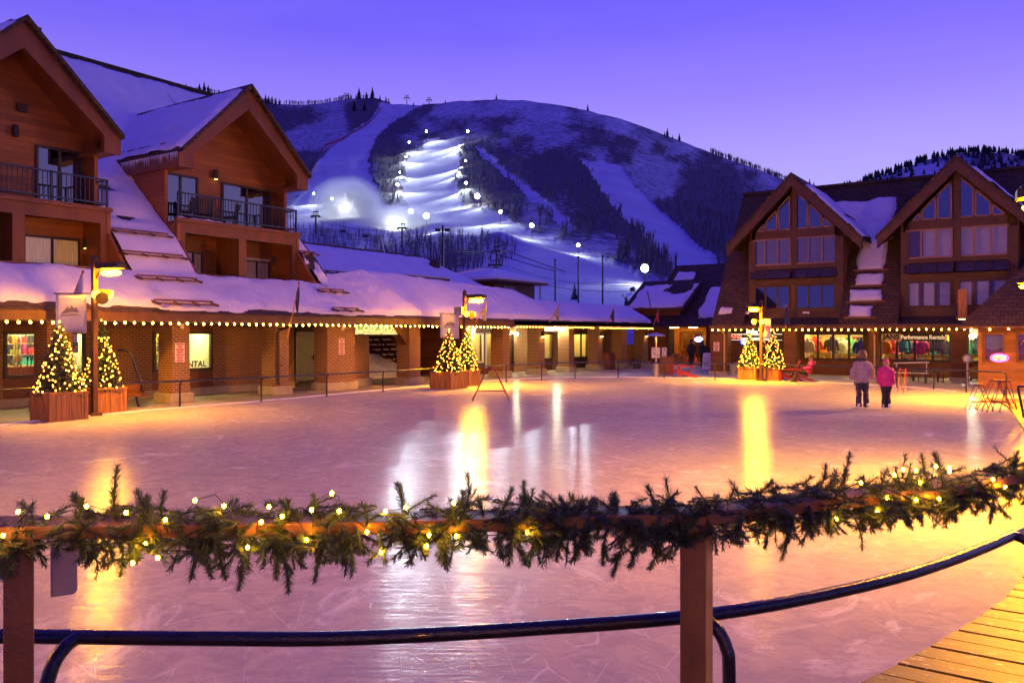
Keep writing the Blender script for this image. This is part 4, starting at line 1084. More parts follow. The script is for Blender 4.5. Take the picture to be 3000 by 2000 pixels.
# ------------------------------------------------------------------ right chalet: steep shingle roof, two glazed gables
chalet = empty('chalet', (-9, 47, 0), 0, 'steep dark shingled chalet with two large glazed gables above a row of lit shops', 'chalet')
EV, RG = (42.0, 2.62), (47.4, 10.35)
YG, YS = 43.2, 45.0
GX = [(-13.8, -9.05, -11.45), (-6.40, -1.62, -4.02)]
def yslab(mb, pr, x0, x1, th=.2):
    for (ya, za), (yb, zb) in zip(pr, pr[1:]):
        d = Vector((0, yb-ya, zb-za)).normalized(); n = Vector((0, d.z, -d.y))
        if n.z > 0: n = -n
        a = [(x0, ya, za), (x0, yb, zb), (x1, yb, zb), (x1, ya, za)]
        mb.add(a + [tuple(Vector(p)+n*th) for p in a], [(0, 3, 2, 1), (4, 5, 6, 7), (0, 1, 5, 4), (1, 2, 6, 5), (2, 3, 7, 6), (3, 0, 4, 7)])
rf = MB()
for a_, b_ in [(-15.5, GX[0][0]), (GX[0][1], GX[1][0]), (GX[1][1], 5.0)]: yslab(rf, [EV, RG], a_, b_)
for (a_, b_, c_) in GX:
    yslab(rf, [EV, (43.3, 3.05)], a_, b_); yslab(rf, [(45.6, 7.77), RG], a_, b_)
yslab(rf, [RG, (53.2, 2.6)], -15.5, 5.0)
rf.bar((-15.55, 47.4, 10.36), (5.0, 47.4, 10.36), .30, .14)
croof = rf.build('main_roof', M['shingle'], chalet)
def rpos(x0):
    def f(s, w_):
        q = s/9.43; return Vector((x0+w_, EV[0]+(RG[0]-EV[0])*q, EV[1]+(RG[1]-EV[1])*q))
    return f
rn = Vector((0, -(RG[1]-EV[1]), RG[0]-EV[0])).normalized(); rnor = lambda s, w_: rn
# snow left between the two gables, in slabs above the snow rails
gx0 = GX[0][1]
def rhit(px, py):
    r = ray(px, py); k_ = (RG[1]-EV[1])/(RG[0]-EV[0]); t_ = (EV[1]-k_*EV[0]-CH)/(r[2]-k_*r[1]); return ((r[1]*t_-EV[0])/5.4*9.43, r[0]*t_-gx0)
slabs = []
for (p0_, p1_, yb_, yt_) in [(2480, 2562, 932, 893), (2486, 2590, 886, 846), (2500, 2592, 839, 801), (2516, 2606, 793, 640)]:
    pm, ym_ = (p0_+p1_)/2, (yb_+yt_)/2; slabs.append((rhit(pm, yb_)[0], rhit(pm, yt_)[0], rhit(p0_, ym_)[1], rhit(p1_, ym_)[1]))
for (s0_, s1_, a_, b_) in slabs:
    def sp_(s, w_, s0_=s0_, a_=a_): return rpos(gx0)(s0_+s, a_+w_)
    snow_sheet('roof_snow', croof, sp_, rnor, s1_-s0_, b_-a_, 30, 26, .16, int(s0_*10)+50, s0=.03, s1=.05, w0=.08, w1=.12, rag=.28)
    gb = MB()
    for q in (0, .07): p0 = rpos(gx0)(s0_-.06+q, a_-.05)+rn*.09; p1 = rpos(gx0)(s0_-.06+q, b_+.1)+rn*.09; gb.bar(p0, p1, .035, .05)
    gb.build('snow_rail', M['trim'], croof)
for (px, py, wx, ws) in [(2122, 936, .80, .50), (2360, 946, .35, .12), (2188, 925, .3, .2)]:
    p = ony(px, py, 42.4); s_ = (p.y-42)/5.4*9.43
    def sp_(s, w_, x_=p.x-wx/2, s_=s_): return rpos(x_)(s_+s, w_)
    snow_sheet('roof_snow', croof, sp_, rnor, ws, wx, 14, 16, .10, int(px), s0=.04, s1=.05, w0=.06, w1=.06, rag=.2)
def sp_(s, w_): return rpos(-10.5)(5.2+s, w_)
snow_sheet('roof_snow', croof, sp_, rnor, 3.3, 3.7, 34, 36, .16, 61, s0=.04, s1=.35, w0=.05, w1=.30, rag=.55)
# gables
M['bandglass'] = pbr('sloped_dark_glazing', (.06, .045, .04), .25, var=.2)
for gi, (a_, b_, xm) in enumerate(GX):
    def gx(px, gi=gi): return xy(px, YG) + (0 if gi == 0 else 7.43)
    def gz(py): return ony(2319, py, YG).z
    hw, apz = 3.42, 10.42; ez = apz-hw*1.03
    gr = MB()
    for s_ in (-1, 1):
        xe = xm+s_*hw
        fcs = [(0, 1, 2, 3), (7, 6, 5, 4), (0, 4, 5, 1), (1, 5, 6, 2), (2, 6, 7, 3), (3, 7, 4, 0)]
        gr.add([(xm, YG-.75, apz), (xe, YG-.75, ez), (xe, 47.3, ez), (xm, 47.3, apz), (xm, YG-.75, apz-.16), (xe, YG-.75, ez-.16), (xe, 47.3, ez-.16), (xm, 47.3, apz-.16)], fcs)
    groof = gr.build('gable_roof', M['shingle'], chalet)
    # heavy raking timbers
    rt = MB()
    for s_ in (-1, 1): rt.prism([(xm, apz-.12), (xm+s_*(hw-.05), ez-.12), (xm+s_*(hw-.05), ez-.58), (xm, apz-.72)], 1, YG-.72, YG-.38)
    rt.build('raking_timber', M['beam'], chalet)
    Ls = math.hypot(hw, apz-ez)
    for s_ in ((1,) if gi == 0 else (1,)):
        def gp(s, w_, s_=s_): f = s/Ls; return Vector((xm+s_*hw*(1-f), YG-.73+w_, ez+(apz-ez)*f))
        nn = Vector((s_*(apz-ez), 0, hw)).normalized()
        snow_sheet('roof_snow', groof, gp, lambda s, w_, nn=nn: nn, Ls, 4.2, 40, 36, .14, 70+gi, s0=-.05, s1=.85, rag=.45, w0=.02)
    fr = MB()
    zt1, zb1, zt2, zb2 = gz(673), gz(697), gz(697), gz(775)
    # posts and beams on the front
    for x0_, x1_ in ((a_-.02, a_+.34), (b_-.40, b_+.02)): fr.box(x0_, x1_, YG-.12, YG+.2, 2.95, ez+.15)
    fr.box(xm-.14, xm+.14, YG-.14, YG+.2, gz(785), apz-.6)
    fr.box(a_+.34, b_-.40, YG-.10, YG+.2, gz(697), gz(674))
    fr.box(a_+.34, b_-.40, YG-.10, YG+.2, gz(787), gz(776))
    fr.box(a_+.34, b_-.40, YG-.16, YG+.1, gz(822), gz(817))
    fr.box(a_+.34, b_-.40, YG-.08, YG+.2, gz(834), gz(822)); fr.box(a_+.34, b_-.40, YG-.08, YG+.2, 2.9, gz(910))
    fr.build('timber_frame', M['beam'], chalet)
    sb = MB(); sb.box(a_+.34, b_-.40, YG+.02, YG+.15, gz(910), gz(834))
    for s_, xx in ((-1, a_), (1, b_)): sb.box(xx-.06 if s_ < 0 else xx-.04, xx+.04 if s_ < 0 else xx+.06, YG+.2, 47, 2.6, 8.2)
    sb.prism([(a_+.1, gz(690)), (b_-.1, gz(690)), (b_-.1, 7.4), (xm, 9.9), (a_+.1, 7.4)], 1, YG+.5, YG+.55)
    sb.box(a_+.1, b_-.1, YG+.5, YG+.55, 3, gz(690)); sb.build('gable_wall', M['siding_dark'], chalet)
    # middle row of windows
    for (pa, pb) in ((2205, 2318), (2329, 2451)):
        x0_, x1_ = gx(pa), gx(pb)
        wn = window(chalet, 'y', YG-.02, x0_, x1_, zb2, zt2, n=3, fw=.07, frame='framelt', pane='chaletglass' if gi == 0 else 'glass')
        if gi == 0:
            for q in range(3):
                wq = (x1_-x0_)/3; cb = MB()
                for k_ in range(9): cb.box(x0_+wq*q+.06+k_*(wq-.12)/9, x0_+wq*q+.06+(k_+.86)*(wq-.12)/9, YG+.10+.015*(k_ % 2), YG+.12+.015*(k_ % 2), zb2+.05, zt2-.05)
                cb.build('curtain', M['blind'], wn)
        if gi == 1:
            cb = MB(); cb.box(x0_+.75 if pa < 2300 else x0_+.05, x1_-.05, YG+.12, YG+.14, zb2+.05, zt2-.05); cb.build('blind', M['blind'], wn)
        # sloping glazed band below
        band = MB(); zt_, zb_ = gz(788), gz(815)
        band.add([(x0_-.05, YG-.05, zt_), (x1_+.05, YG-.05, zt_), (x1_+.05, YG-.42, zb_), (x0_-.05, YG-.42, zb_), (x0_-.05, YG+.1, zb_), (x1_+.05, YG+.1, zb_)], [(3, 2, 1, 0), (3, 4, 5, 2), (0, 1, 5, 4), (0, 4, 3), (1, 2, 5)])
        bo = band.build('sloping_glazing', M['bandglass'], chalet)
        for q in range(4):
            xx = x0_+(x1_-x0_)*q/3; MB().bar((xx, YG-.07, zt_+.01), (xx, YG-.44, zb_+.02), .06, .05).build('glazing_bar', M['beam'], bo)
        # lower windows
        z0_, z1_ = gz(906), gz(836)
        wn = window(chalet, 'y', YG-.02, x0_+.05, x1_-.05, z0_, z1_, n=3, fw=.07, frame='beam', pane='darkglass' if gi == 0 else 'glass')
        wd = (x1_-x0_)/3
        lst = [(0, .0), (1, .0), (2, .0)] if gi == 1 else ([(1, .55)] if pa > 2300 else [])
        for q, cut in lst:
            cb = MB(); cb.box(x0_+wd*q+.12, x0_+wd*(q+1)-.12, YG+.008, YG+.016, z0_+.08+cut*(z1_-z0_), z1_-.1)
            cb.build('blind', M['blind'] if gi == 0 or q < 2 else M['greycloth'], wn)
    # upper triangle glazing, each light cut to the rake
    wf = MB(); wg = MB()
    def rake(x): return apz-.85-abs(x-xm)*1.03
    for (pa, pb) in ((2205, 2317), (2329, 2451)):
        x0_, x1_ = gx(pa), gx(pb)
        for q in range(3):
            xa, xb = x0_+(x1_-x0_)*q/3+.05, x0_+(x1_-x0_)*(q+1)/3-.05
            ra, rb = rake(xa), rake(xb); zb = zt1+.03
            poly = [(xa, zb), (xb, zb)]
            if rb > zb: poly.append((xb, rb))
            if ra > zb: poly.append((xa, ra))
            if len(poly) == 3 and False: continue
            if len(poly) < 3: continue
            if rb <= zb: xk = xm+(apz-.85-zb)/1.03; poly = [(xa, zb), (xk, zb), (xa, ra)]
            if ra <= zb: xk = xm-(apz-.85-zb)/1.03; poly = [(xk, zb), (xb, zb), (xb, rb)]
            wg.prism(poly, 1, YG-.03, YG-.02)
            for k_ in range(len(poly)):
                p, q_ = poly[k_], poly[(k_+1) % len(poly)]; wf.bar((p[0], YG-.03, p[1]), (q_[0], YG-.03, q_[1]), .07, .07, up=(0, 1, 0))
    wo = wf.build('gable_window', M['framelt'], chalet); wg.build('pane', M['darkglass'], wo)
# attic skylight at the left rake
p = ony(2238, 622, 46.0)
mb = MB(); c0 = rpos(-15.5)(6.6, 1.35)+rn*.06; mb.obox(c0, (.30, 0, 0), rn*.06, Vector((0, .573, .82))*.62); wo = mb.build('skylight', M['framelt'], chalet)
MB().obox(c0+rn*.065, (.25, 0, 0), rn*.006, Vector((0, .573, .82))*.55).build('pane', M['darkglass'], wo)
# eaves, soffit, end walls
fb = MB(); fb.box(-15.6, -1.2, EV[0]-.02, EV[0]+.08, 2.42, 2.62); fb.build('fascia', M['beam'], chalet)
fb = MB(); fb.box(-15.5, 5, EV[0]+.09, YS+.1, 2.47, 2.53); fb.build('soffit', M['soffit'], chalet)
mb = MB(); mb.prism([(42.6, 2.6), (47.4, 10.1), (53, 2.6), (53, 0), (46.5, 0), (46.5, 2.6)], 0, -15.35, -15.2); mb.build('end_wall', M['siding_dark'], chalet)
def sx(px, y=YS): return xy(px, y)
# shop front
GA, GB, GC = (2352, 2534, 979, 1056), (2577, 2787, 979, 1060), (2826, 2880, 980, 1059)
wall = MB(); panel = MB()
segs = [(2149, 2352, 'w'), (2352, 2534, 'g'), (2534, 2577, 'w'), (2577, 2787, 'g'), (2787, 2826, 'w'), (2826, 2880, 'g'), (2880, 3000, 'w')]
zb_, zt_ = .78, 2.20
for a_, b_, k_ in segs:
    x0_, x1_ = sx(a_), sx(b_)
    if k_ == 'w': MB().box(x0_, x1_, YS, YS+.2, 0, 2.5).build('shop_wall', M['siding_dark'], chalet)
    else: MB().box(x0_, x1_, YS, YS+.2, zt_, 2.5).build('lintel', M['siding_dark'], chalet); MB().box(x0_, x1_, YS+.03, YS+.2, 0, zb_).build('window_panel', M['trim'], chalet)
for gi, (pa, pb, ta, tb) in enumerate((GA, GB, GC)):
    x0_, x1_ = sx(pa), sx(pb)
    window(chalet, 'y', YS+.08, x0_, x1_, zb_, zt_, n=(4, 4, 1)[gi], fw=.09, depth=.12, pane='shopglass', name='shop_window')
    display_room(chalet, 'y', YS+.12, x0_+.05, x1_-.05, zb_, zt_, 2.4, lights=(6, 6, 2)[gi])
    rr = random.Random(60+gi); where = ('in the shop window group left of the skaters', 'in the shop window under the long dark sign', 'in the narrow shop window beside the kiosk')[gi]
    for zz in (1.05, 1.40, 1.75): MB().box(x0_+.1, x1_-.1, YS+2.1, YS+2.45, zz-.015, zz+.015).build('shelf', M['shelf'], chalet)
    cs = list(PALETTE)
    for zz in (1.07, 1.42, 1.77):
        xx = x0_+.2
        while xx < x1_-.3:
            wd = rr.uniform(.15, .32); c_ = rr.choice(cs)
            if rr.random() < .55: good('shoe_box', c_, (xx+wd/2, YS+2.28, zz), 0, where, (wd, .2, rr.uniform(.12, .26)), 'box')
            else: good('helmet', c_, (xx+wd/2, YS+2.28, zz), 0, where)
            xx += wd+.02
    jl = {0: [(2366, 'white'), (2388, 'red'), (2412, 'orange'), (2436, 'olive'), (2470, 'white'), (2492, 'green'), (2522, 'black')],
          1: [(2588, 'orange'), (2606, 'red'), (2620, 'magenta'), (2648, 'teal'), (2664, 'black'), (2680, 'magenta'), (2698, 'magenta'), (2718, 'black'), (2736, 'teal'), (2758, 'grey'), (2769, 'blue'), (2780, 'yellow')],
          2: [(2832, 'green'), (2841, 'white'), (2850, 'green'), (2862, 'black')]}[gi]
    for q, (px, c_) in enumerate(jl):
        yy = YS+.55+.5*(q % 3); px_ = px
        good('jacket', c_, (xy(px, yy), yy, 1.12+.1*(q % 2)), rr.uniform(-.5, .5), where, (1, 1, 1))
    # low display table with folded goods
    sh = MB(); sh.box(x0_+.15, x1_-.15, YS+.45, YS+.95, .74, .80); sh.build('display_table', M['shelf'], chalet)
    xx = x0_+.3
    while xx < x1_-.4:
        wd = rr.uniform(.2, .34); good('shoe_box', rr.choice(['white', 'yellow', 'orange', 'grey', 'red', 'brown']), (xx+wd/2, YS+.62, .805), 0, where+' on the low table', (wd, .26, rr.uniform(.08, .22)), 'folded goods'); xx += wd+.06
# timber columns along the front
for cpx, wd in ((2082, .95), (2297, .62), (2546, .40), (2787, .68)):
    x0_ = xy(cpx, 42.75); mb = MB(); mb.box(x0_, x0_+wd, 42.75, 43.3, 0, 2.47); c_ = mb.build('front_column', M['siding_dark'], chalet)
    MB().box(x0_-.08, x0_+wd+.08, 42.67, 43.38, 0, .14).build('plinth', M['concrete'], c_)
for cpx in (2122, 2562):
    xd = xy(cpx, 42.65); mb = MB(); mb.tube([(xd-.12, 42.1, 2.42), (xd, 42.5, 2.22), (xd, 42.66, 2.1), (xd, 42.66, .05)], .045, 8); mb.build('downpipe', pbr('tan_downpipe', (.5, .36, .16), .5, var=.1), chalet)
# notice on the left column
warn(ony(2099, 1015, 42.74), 'WATCH\nFOR\nFALLING\nSNOW\nAND ICE\nFROM\nROOFS', .32, .50, 'pale warning notice on the leftmost column of the chalet', '-y')
# signs
e = sign('shop_sign', 'black sign with cream lettering and a white name panel above the right shop windows', 'sign', ony(2680, 1000, 43.9))
x0_, x1_, x2_ = xy(2584, 43.9), xy(2639, 43.9), xy(2769, 43.9); z0_, z1_ = ony(2680, 999.5, 43.9).z, ony(2680, 977.5, 43.9).z
MB().box(x0_, x1_, 43.86, 43.92, z0_-.01, z1_+.01).build('name_panel', M['paper'], e); MB().box(x1_+.01, x2_, 43.87, 43.92, z0_+.01, z1_).build('board', M['ink'], e)
lettering('JANS', .34, M['ink'], e, ((x0_+x1_)/2, 43.855, (z0_+z1_)/2+.03), '-y', bold=.014, ext=.004, sx=1.0, name='letters')
MB().box((x0_+x1_)/2+.05, x1_-.08, 43.85, 43.858, z0_+.02, z0_+.06).build('red_bar', M['redink'], e)
lettering('Performance Rentals', .285, glow('cream_letter_glow', (1, .80, .45), .55), e, ((x1_+x2_)/2, 43.865, (z0_+z1_)/2+.01), '-y', bold=.006, ext=.004, sx=.80, name='letters')
e = sign('neon_sign', 'black sign with glowing red letters behind the right pair of lit trees', 'sign', ony(2210, 996, 43.9))
x0_, x1_ = xy(2131, 43.9), xy(2292, 43.9); z0_, z1_ = ony(2210, 996.5, 43.9).z, ony(2210, 978, 43.9).z
MB().box(x0_, x1_, 43.88, 43.94, z0_, z1_).build('board', M['ink'], e)
lettering('JANS', .30, glow('red_neon_glow', (1, .03, .02), 1.6), e, (xy(2154, 43.9), 43.875, (z0_+z1_)/2+.01), '-y', bold=.012, ext=.006, name='letters', sx=1.15)
lettering('RENTALS', .24, glow('red_neon_glow', (1, .03, .02), 1.2), e, (xy(2254, 43.9), 43.875, (z0_+z1_)/2+.04), '-y', bold=.008, ext=.006, name='letters', sx=.7)
mb = MB(); mb.box(x0_, x1_, 43.868, 43.88, z1_-.03, z1_); mb.box(x0_, x1_, 43.868, 43.88, z0_, z0_+.025); mb.box(xy(2171, 43.9), xy(2230, 43.9), 43.868, 43.88, z0_+.06, z0_+.12); mb.box(xy(2238, 43.9), xy(2270, 43.9), 43.868, 43.88, z0_+.06, z0_+.10); mb.build('white_stripe', glow('white_tube_glow', (1, .95, .85), 1.1), e)
e = sign('window_neon', 'small blue white neon oval in the dark window left of the twin trees', 'sign', ony(2181, 1002, YS-.05)); p = ony(2181, 1002, YS-.05)
mb = MB(); mb.tube([(p.x+.2*math.cos(a_), p.y, p.z+.12*math.sin(a_)) for a_ in np.linspace(0, 6.28, 18)], .02, 6); mb.build('ring', glow('blue_neon_glow', (.1, .15, 1), 5), e); mb = MB(); mb.ball((p.x, p.y, p.z), .14, 12, 6, (1, .1, .55)); mb.build('face', glow('pale_neon_glow', (.75, .85, 1), 2.2), e)
# door of the left shop
x0_ = xy(2217, YS); mb = MB(); mb.box(x0_-.1, x0_+.02, YS-.05, YS, 0, 2.25); mb.box(x0_+.9, x0_+1.0, YS-.05, YS, 0, 2.25); mb.box(x0_-.1, x0_+1, YS-.05, YS, 2.25, 2.35); dr = mb.build('shop_door', M['planter'], chalet); MB().box(x0_+.05, x0_+.88, YS-.03, YS-.01, .1, 2.2).build('pane', M['darkglass'], dr)

# ------------------------------------------------------------------ kiosk at the right
kiosk = empty('kiosk', (.5, 39, 0), 0, 'small cedar sided kiosk with a hipped shingle roof at the right edge of the rink', 'kiosk')
KX0, KX1, KY0, KY1 = -2.70, 4.4, 37.1, 41.0
mb = MB(); mb.box(KX0, KX1, KY0, KY1, 0, 2.45); mb.build('wall', M['kiosk_siding'], kiosk)
mb = MB(); k_ = 2.65; ex0, ex1, ey0, ey1 = -3.4, 5.1, 36.4, 41.7; zt = 2.44+k_*1.13
mb.add([(ex0, ey0, 2.44), (ex1, ey0, 2.44), (ex1, ey1, 2.44), (ex0, ey1, 2.44), (ex0+k_, ey0+k_, zt), (ex1-k_, ey0+k_, zt)], [(0, 1, 5, 4), (1, 2, 5), (2, 3, 4, 5), (3, 0, 4), (3, 2, 1, 0)])
mb.build('hip_roof', M['shingle'], kiosk)
mb = MB(); mb.box(ex0, ex1, ey0-.02, ey0+.05, 2.36, 2.45); mb.box(ex0-.02, ex0+.05, ey0+.05, ey1, 2.36, 2.45); mb.build('fascia', M['trim'], kiosk)
tr = MB()
for px in (2866, 2955):
    xx = xy(px, KY0); tr.box(xx, xx+.14, KY0-.035, KY0, 0, 2.44)
tr.build('corner_trim', M['kiosk_siding'], kiosk)
for (pa, pb, ta, tb) in [(2880, 2945, 976, 1060), (2976, 3040, 974, 1060)]:
    x0_, x1_ = xy(pa, KY0), xy(pb, KY0); z1_, z0_ = ony(2900, ta, KY0).z, ony(2900, tb, KY0).z
    wo = window(kiosk, 'y', KY0, x0_, x1_, z0_, z1_, n=1, fw=.08, frame='trim', pane='chaletglass')
    if pa < 2900:
        cb = MB(); pts = []
        for q in range(9): f = q/8; pts.append((x0_+.1+(x1_-x0_-.2)*f, z0_+(z1_-z0_)*.50-.10*math.sin(f*math.pi)))
        cb.prism([(x0_+.1, z1_-.1)]+pts+[(x1_-.1, z1_-.1)], 1, KY0-.02, KY0-.01); cb.build('roller_blind', pbr('sea_blind', (.42, .46, .42), .7, var=.08), wo)
p = ony(2928, 1048, KY0-.09)
e = sign('open_sign', 'oval neon OPEN sign with a blue ring and yellow letters in the kiosk window', 'sign', p)
mb = MB(); mb.tube([(p.x+.225*math.cos(a_), p.y, p.z+.105*math.sin(a_)) for a_ in np.linspace(0, 2*math.pi, 25)], .013, 6); mb.build('ring', glow('open_ring_glow', (.10, .10, 1), 9), e)
mb = MB(); mb.tube([(p.x+.30*math.cos(a_), p.y+.01, p.z+.155*math.sin(a_)) for a_ in np.linspace(0, 2*math.pi, 25)], .016, 6); mb.build('outer_ring', glow('open_outer_glow', (1, .02, .25), 6), e)
lettering('OPEN', .185, glow('open_letter_glow', (1, .55, .05), 5), e, (p.x, p.y-.01, p.z), '-y', bold=.004, ext=.006, sx=.92, name='letters')
# hanging wooden light box by the chalet eave
p = ony(2820, 935, 41.0); e = empty('hanging_lantern', p, 0, 'tall wooden box lantern hanging above the kiosk roof corner', 'lantern')
mb = MB(); mb.box(p.x-.17, p.x+.17, p.y-.12, p.y+.12, p.z+.02, p.z+1.32); mb.box(p.x-.03, p.x+.03, p.y+.12, p.y+1.6, p.z+.6, p.z+.7); mb.build('case', M['planter'], e); MB().box(p.x-.14, p.x+.14, p.y-.1, p.y+.1, p.z-.02, p.z+.02).build('lens', M['lampamber'], e)

# ------------------------------------------------------------------ bar building in the far corner
bar = empty('bar_building', (-20, 57, 0), 0, 'low wooden bar in the far corner with patchy snowy roofs and a warm window', 'building')
BE, BR = (52.6, 2.75), (59.3, 7.42)
rf = MB(); yslab(rf, [BE, BR], -24.7, -14.0, .18); yslab(rf, [BR, (66, 2.7)], -24.7, -14.0, .18); broof = rf.build('main_roof', M['shingle'], bar)
bn = Vector((0, -(BR[1]-BE[1]), BR[0]-BE[0])).normalized(); BL = math.hypot(BR[0]-BE[0], BR[1]-BE[1])
def bpos(x0, s0): return lambda s, w_: Vector((x0+w_, BE[0]+(BR[0]-BE[0])*(s0+s)/BL, BE[1]+(BR[1]-BE[1])*(s0+s)/BL))
snow_sheet('roof_snow', broof, bpos(-21.1, .5), lambda s, w_: bn, 4.4, 2.4, 34, 26, .16, 81, s0=.15, s1=.15, w0=.3, w1=.4, rag=.7)
snow_sheet('roof_snow', broof, bpos(-24.3, 5.7), lambda s, w_: bn, 1.6, 1.9, 16, 18, .14, 83, s0=.1, s1=.25, w0=.2, w1=.3, rag=.4)
rf = MB(); yslab(rf, [(53.2, 3.95), (56.9, 6.12)], -26.3, -21.6, .16); droof = rf.build('dormer_roof', M['shingle'], bar)
dn = Vector((0, -(6.12-3.95), 3.7)).normalized()
snow_sheet('roof_snow', droof, lambda s, w_: Vector((-26.3+w_, 53.2+3.7*s/4.29, 3.95+2.17*s/4.29)), lambda s, w_: dn, 4.29, 4.7, 30, 36, .15, 85, s0=.05, s1=.75, w0=.35, w1=.15, rag=.35, holes=[(2.9, 3.4, .9, 1.1)])
mb = MB(); mb.box(-26.0, -22.0, 53.6, 56.5, 2.7, 4.2); mb.build('dormer_wall', M['siding'], bar)
mb = MB(); mb.bar((-21.65, 53.15, 3.85), (-21.65, 57, 6.0), .08, .3); mb.bar((-26.3, 53.15, 3.90), (-21.6, 53.15, 3.90), .08, .16); mb.build('barge_board', M['trim'], bar)
YB = 55.0
mb = MB(); mb.box(-26, -23.0, YB, YB+.2, 0, 2.9); x0_, x1_, x2_ = xy(1997, YB), xy(2032, YB), xy(2063, YB)
mb.box(-23.0, x0_, YB, YB+.2, 0, 2.9); mb.box(x0_, x1_, YB, YB+.2, 0, .95); mb.box(x0_, x2_, YB, YB+.2, 2.25, 2.9); mb.box(x2_, -14, YB, YB+.2, 0, 2.9); mb.build('front_wall', M['siding'], bar)
mb = MB(); mb.box(-26, -14, BE[0], YB, 2.62, 2.7); mb.build('soffit', M['soffit'], bar)
mb = MB(); mb.box(xy(1973, YB-.3), xy(1990, YB-.3), YB-.3, YB, .2, 2.62); mb.box(xy(1990, YB-.3), xy(2066, YB-.3), YB-.3, YB-.1, 2.3, 2.62); mb.box(xy(2062, YB-.3), xy(2069, YB-.3), YB-.3, YB, .2, 2.62); mb.build('lit_trim', M['planter'], bar)
for px in (1975, 2030): xq = xy(px, 53.6); MB().box(xq-.28, xq+.28, 53.5, 53.75, 2.56, 2.615).build('assumed_soffit_lamp', glow('assumed_soffit_glow', (1, .50, .08), 42), bar)  # assumed lamps, added under the eave to light the bar front orange
display_room(bar, 'y', YB+.2, x0_, x2_, .3, 2.25, 3.0, lamp='tubelight', wall='siding', lights=2, spread=.10)
window(bar, 'y', YB+.05, x0_, x1_, .95, 2.25, n=1, fw=.07, frame='planter', pane='shopglass', name='bar_window')
dr = window(bar, 'y', YB+.05, x1_, x2_, .25, 2.25, n=1, fw=.10, frame='planter', pane='shopglass', name='bar_door')
p = ony(2047, 994, YB-.12); e = sign('neon_oval', 'glowing white oval sign with a blue rim in the bar doorway', 'sign', p)
mb = MB(); mb.ball(p, .27, 16, 8, (1, .12, .58)); mb.build('face', glow('oval_white_glow', (.85, .9, 1), 3.5), e)
mb = MB(); mb.tube([(p.x+.29*math.cos(a_), p.y, p.z+.175*math.sin(a_)) for a_ in np.linspace(0, 2*math.pi, 25)], .022, 6); mb.build('rim', glow('oval_blue_glow', (.08, .12, 1), 7), e)
mb = MB()
for q in range(4): mb.box(xy(1995, YB)-.2, xy(2066, YB)+.2, YB-.4-.32*q, YB-.08-.32*q+.0, -.02, .42-.10*q)
mb.build('entrance_steps', M['kiosk_siding'], bar)
mb = MB(); mb.box(xy(1958, YB-.5), xy(1972, YB-.5), YB-.5, YB-.02, 0, 2.6); mb.build('dark_recess_block', M['room'], bar)  # solid dark block; the recess's darkness is only its colour

# ------------------------------------------------------------------ buildings behind the arcade
e = empty('ticket_pavilion', (-38, 52.6, 0), 0, 'low hipped pavilion with snow on its roof behind the arcade', 'pavilion')
ax0, ax1, ay0, ay1, az, rz_ = -41.5, -34.4, 49.1, 56.3, 6.20, 7.15
mb = MB(); mb.add([(ax0, ay0, az), (ax1, ay0, az), (ax1, ay1, az), (ax0, ay1, az), (-38.5, 52.2, rz_), (-37.5, 53.2, rz_)], [(0, 1, 5, 4), (1, 2, 5), (2, 3, 4, 5), (3, 0, 4), (3, 2, 1, 0)])
mb.box(ax0, ax1, ay0, ay1, az-.14, az-.01)
hr = mb.build('hip_roof', M['trim'], e)
mb = MB(); mb.add([(ax0+.1, ay0+.1, az+.01), (ax1-.1, ay0+.1, az+.01), (ax1-.1, ay1-.1, az+.01), (ax0+.1, ay1-.1, az+.01), (ax0+.15, ay0+.15, az+.24), (ax1-.15, ay0+.15, az+.24), (ax1-.15, ay1-.15, az+.24), (ax0+.15, ay1-.15, az+.24), (-38.5, 52.2, rz_+.22), (-37.5, 53.2, rz_+.22)],
     [(0, 1, 5, 4), (1, 2, 6, 5), (2, 3, 7, 6), (3, 0, 4, 7), (4, 5, 9, 8), (5, 6, 9), (6, 7, 8, 9), (7, 4, 8)]); mb.build('roof_snow', M['snow'], hr)
yb_ = onx(1566, 900, -35.6).y
mb = MB(); mb.box(-40.5, -35.6, 50.3, yb_, 0, az-.14); mb.build('wall', M['siding_dark'], e)
mb = MB(); mb.box(-34.72, -34.6, 55.4, 55.55, 0, az-.14); mb.build('roof_post', M['white'], e)
p = onx(1492, 843, -35.55); mb = MB(); mb.box(p.x, p.x+.05, p.y-.75, p.y+.75, p.z-.14, p.z+.14); mb.build('name_board', M['greycloth'], e)
e = empty('long_shed', (-38, 40, 0), 0, 'long building with a broad blue snow covered roof beyond the arcade', 'building')
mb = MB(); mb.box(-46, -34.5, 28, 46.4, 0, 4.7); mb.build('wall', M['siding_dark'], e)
mb = MB(); mb.add([(-40, 27, 7.80), (-40, 46.9, 7.72), (-33.2, 49.2, 4.6), (-33.2, 27, 4.6), (-47, 27, 4.6), (-47, 47, 4.6)], [(0, 3, 2, 1), (0, 1, 5, 4), (1, 2, 5), (0, 4, 3)]); hr = mb.build('roof', M['shingle'], e)
L_ = math.hypot(6.8, 3.2)
def lp(s, w_): f = s/L_; return Vector((-33.2-6.8*f, 27+w_*((49.2-2.3*f)-27)/22.2, 4.6+3.2*f))
snow_sheet('roof_snow', hr, lp, lambda s, w_: Vector((.43, 0, .9)), L_, 22.2, 20, 60, .22, 91, s0=0, s1=.16, rag=.05, w1=.02)
mb = MB(); mb.box(-40.12, -39.88, 27, 46.9, 7.78, 8.0); mb.build('ridge_cap', M['beam'], hr)
mb = MB(); mb.tube([onx(1117, 748, -39.9)+Vector((0, 0, 1.3)), onx(1121, 748, -39.9)+Vector((0, 0, .8)), onx(1127, 745, -39.9)], .05, 6); mb.build('vent_stack', M['white'], e)
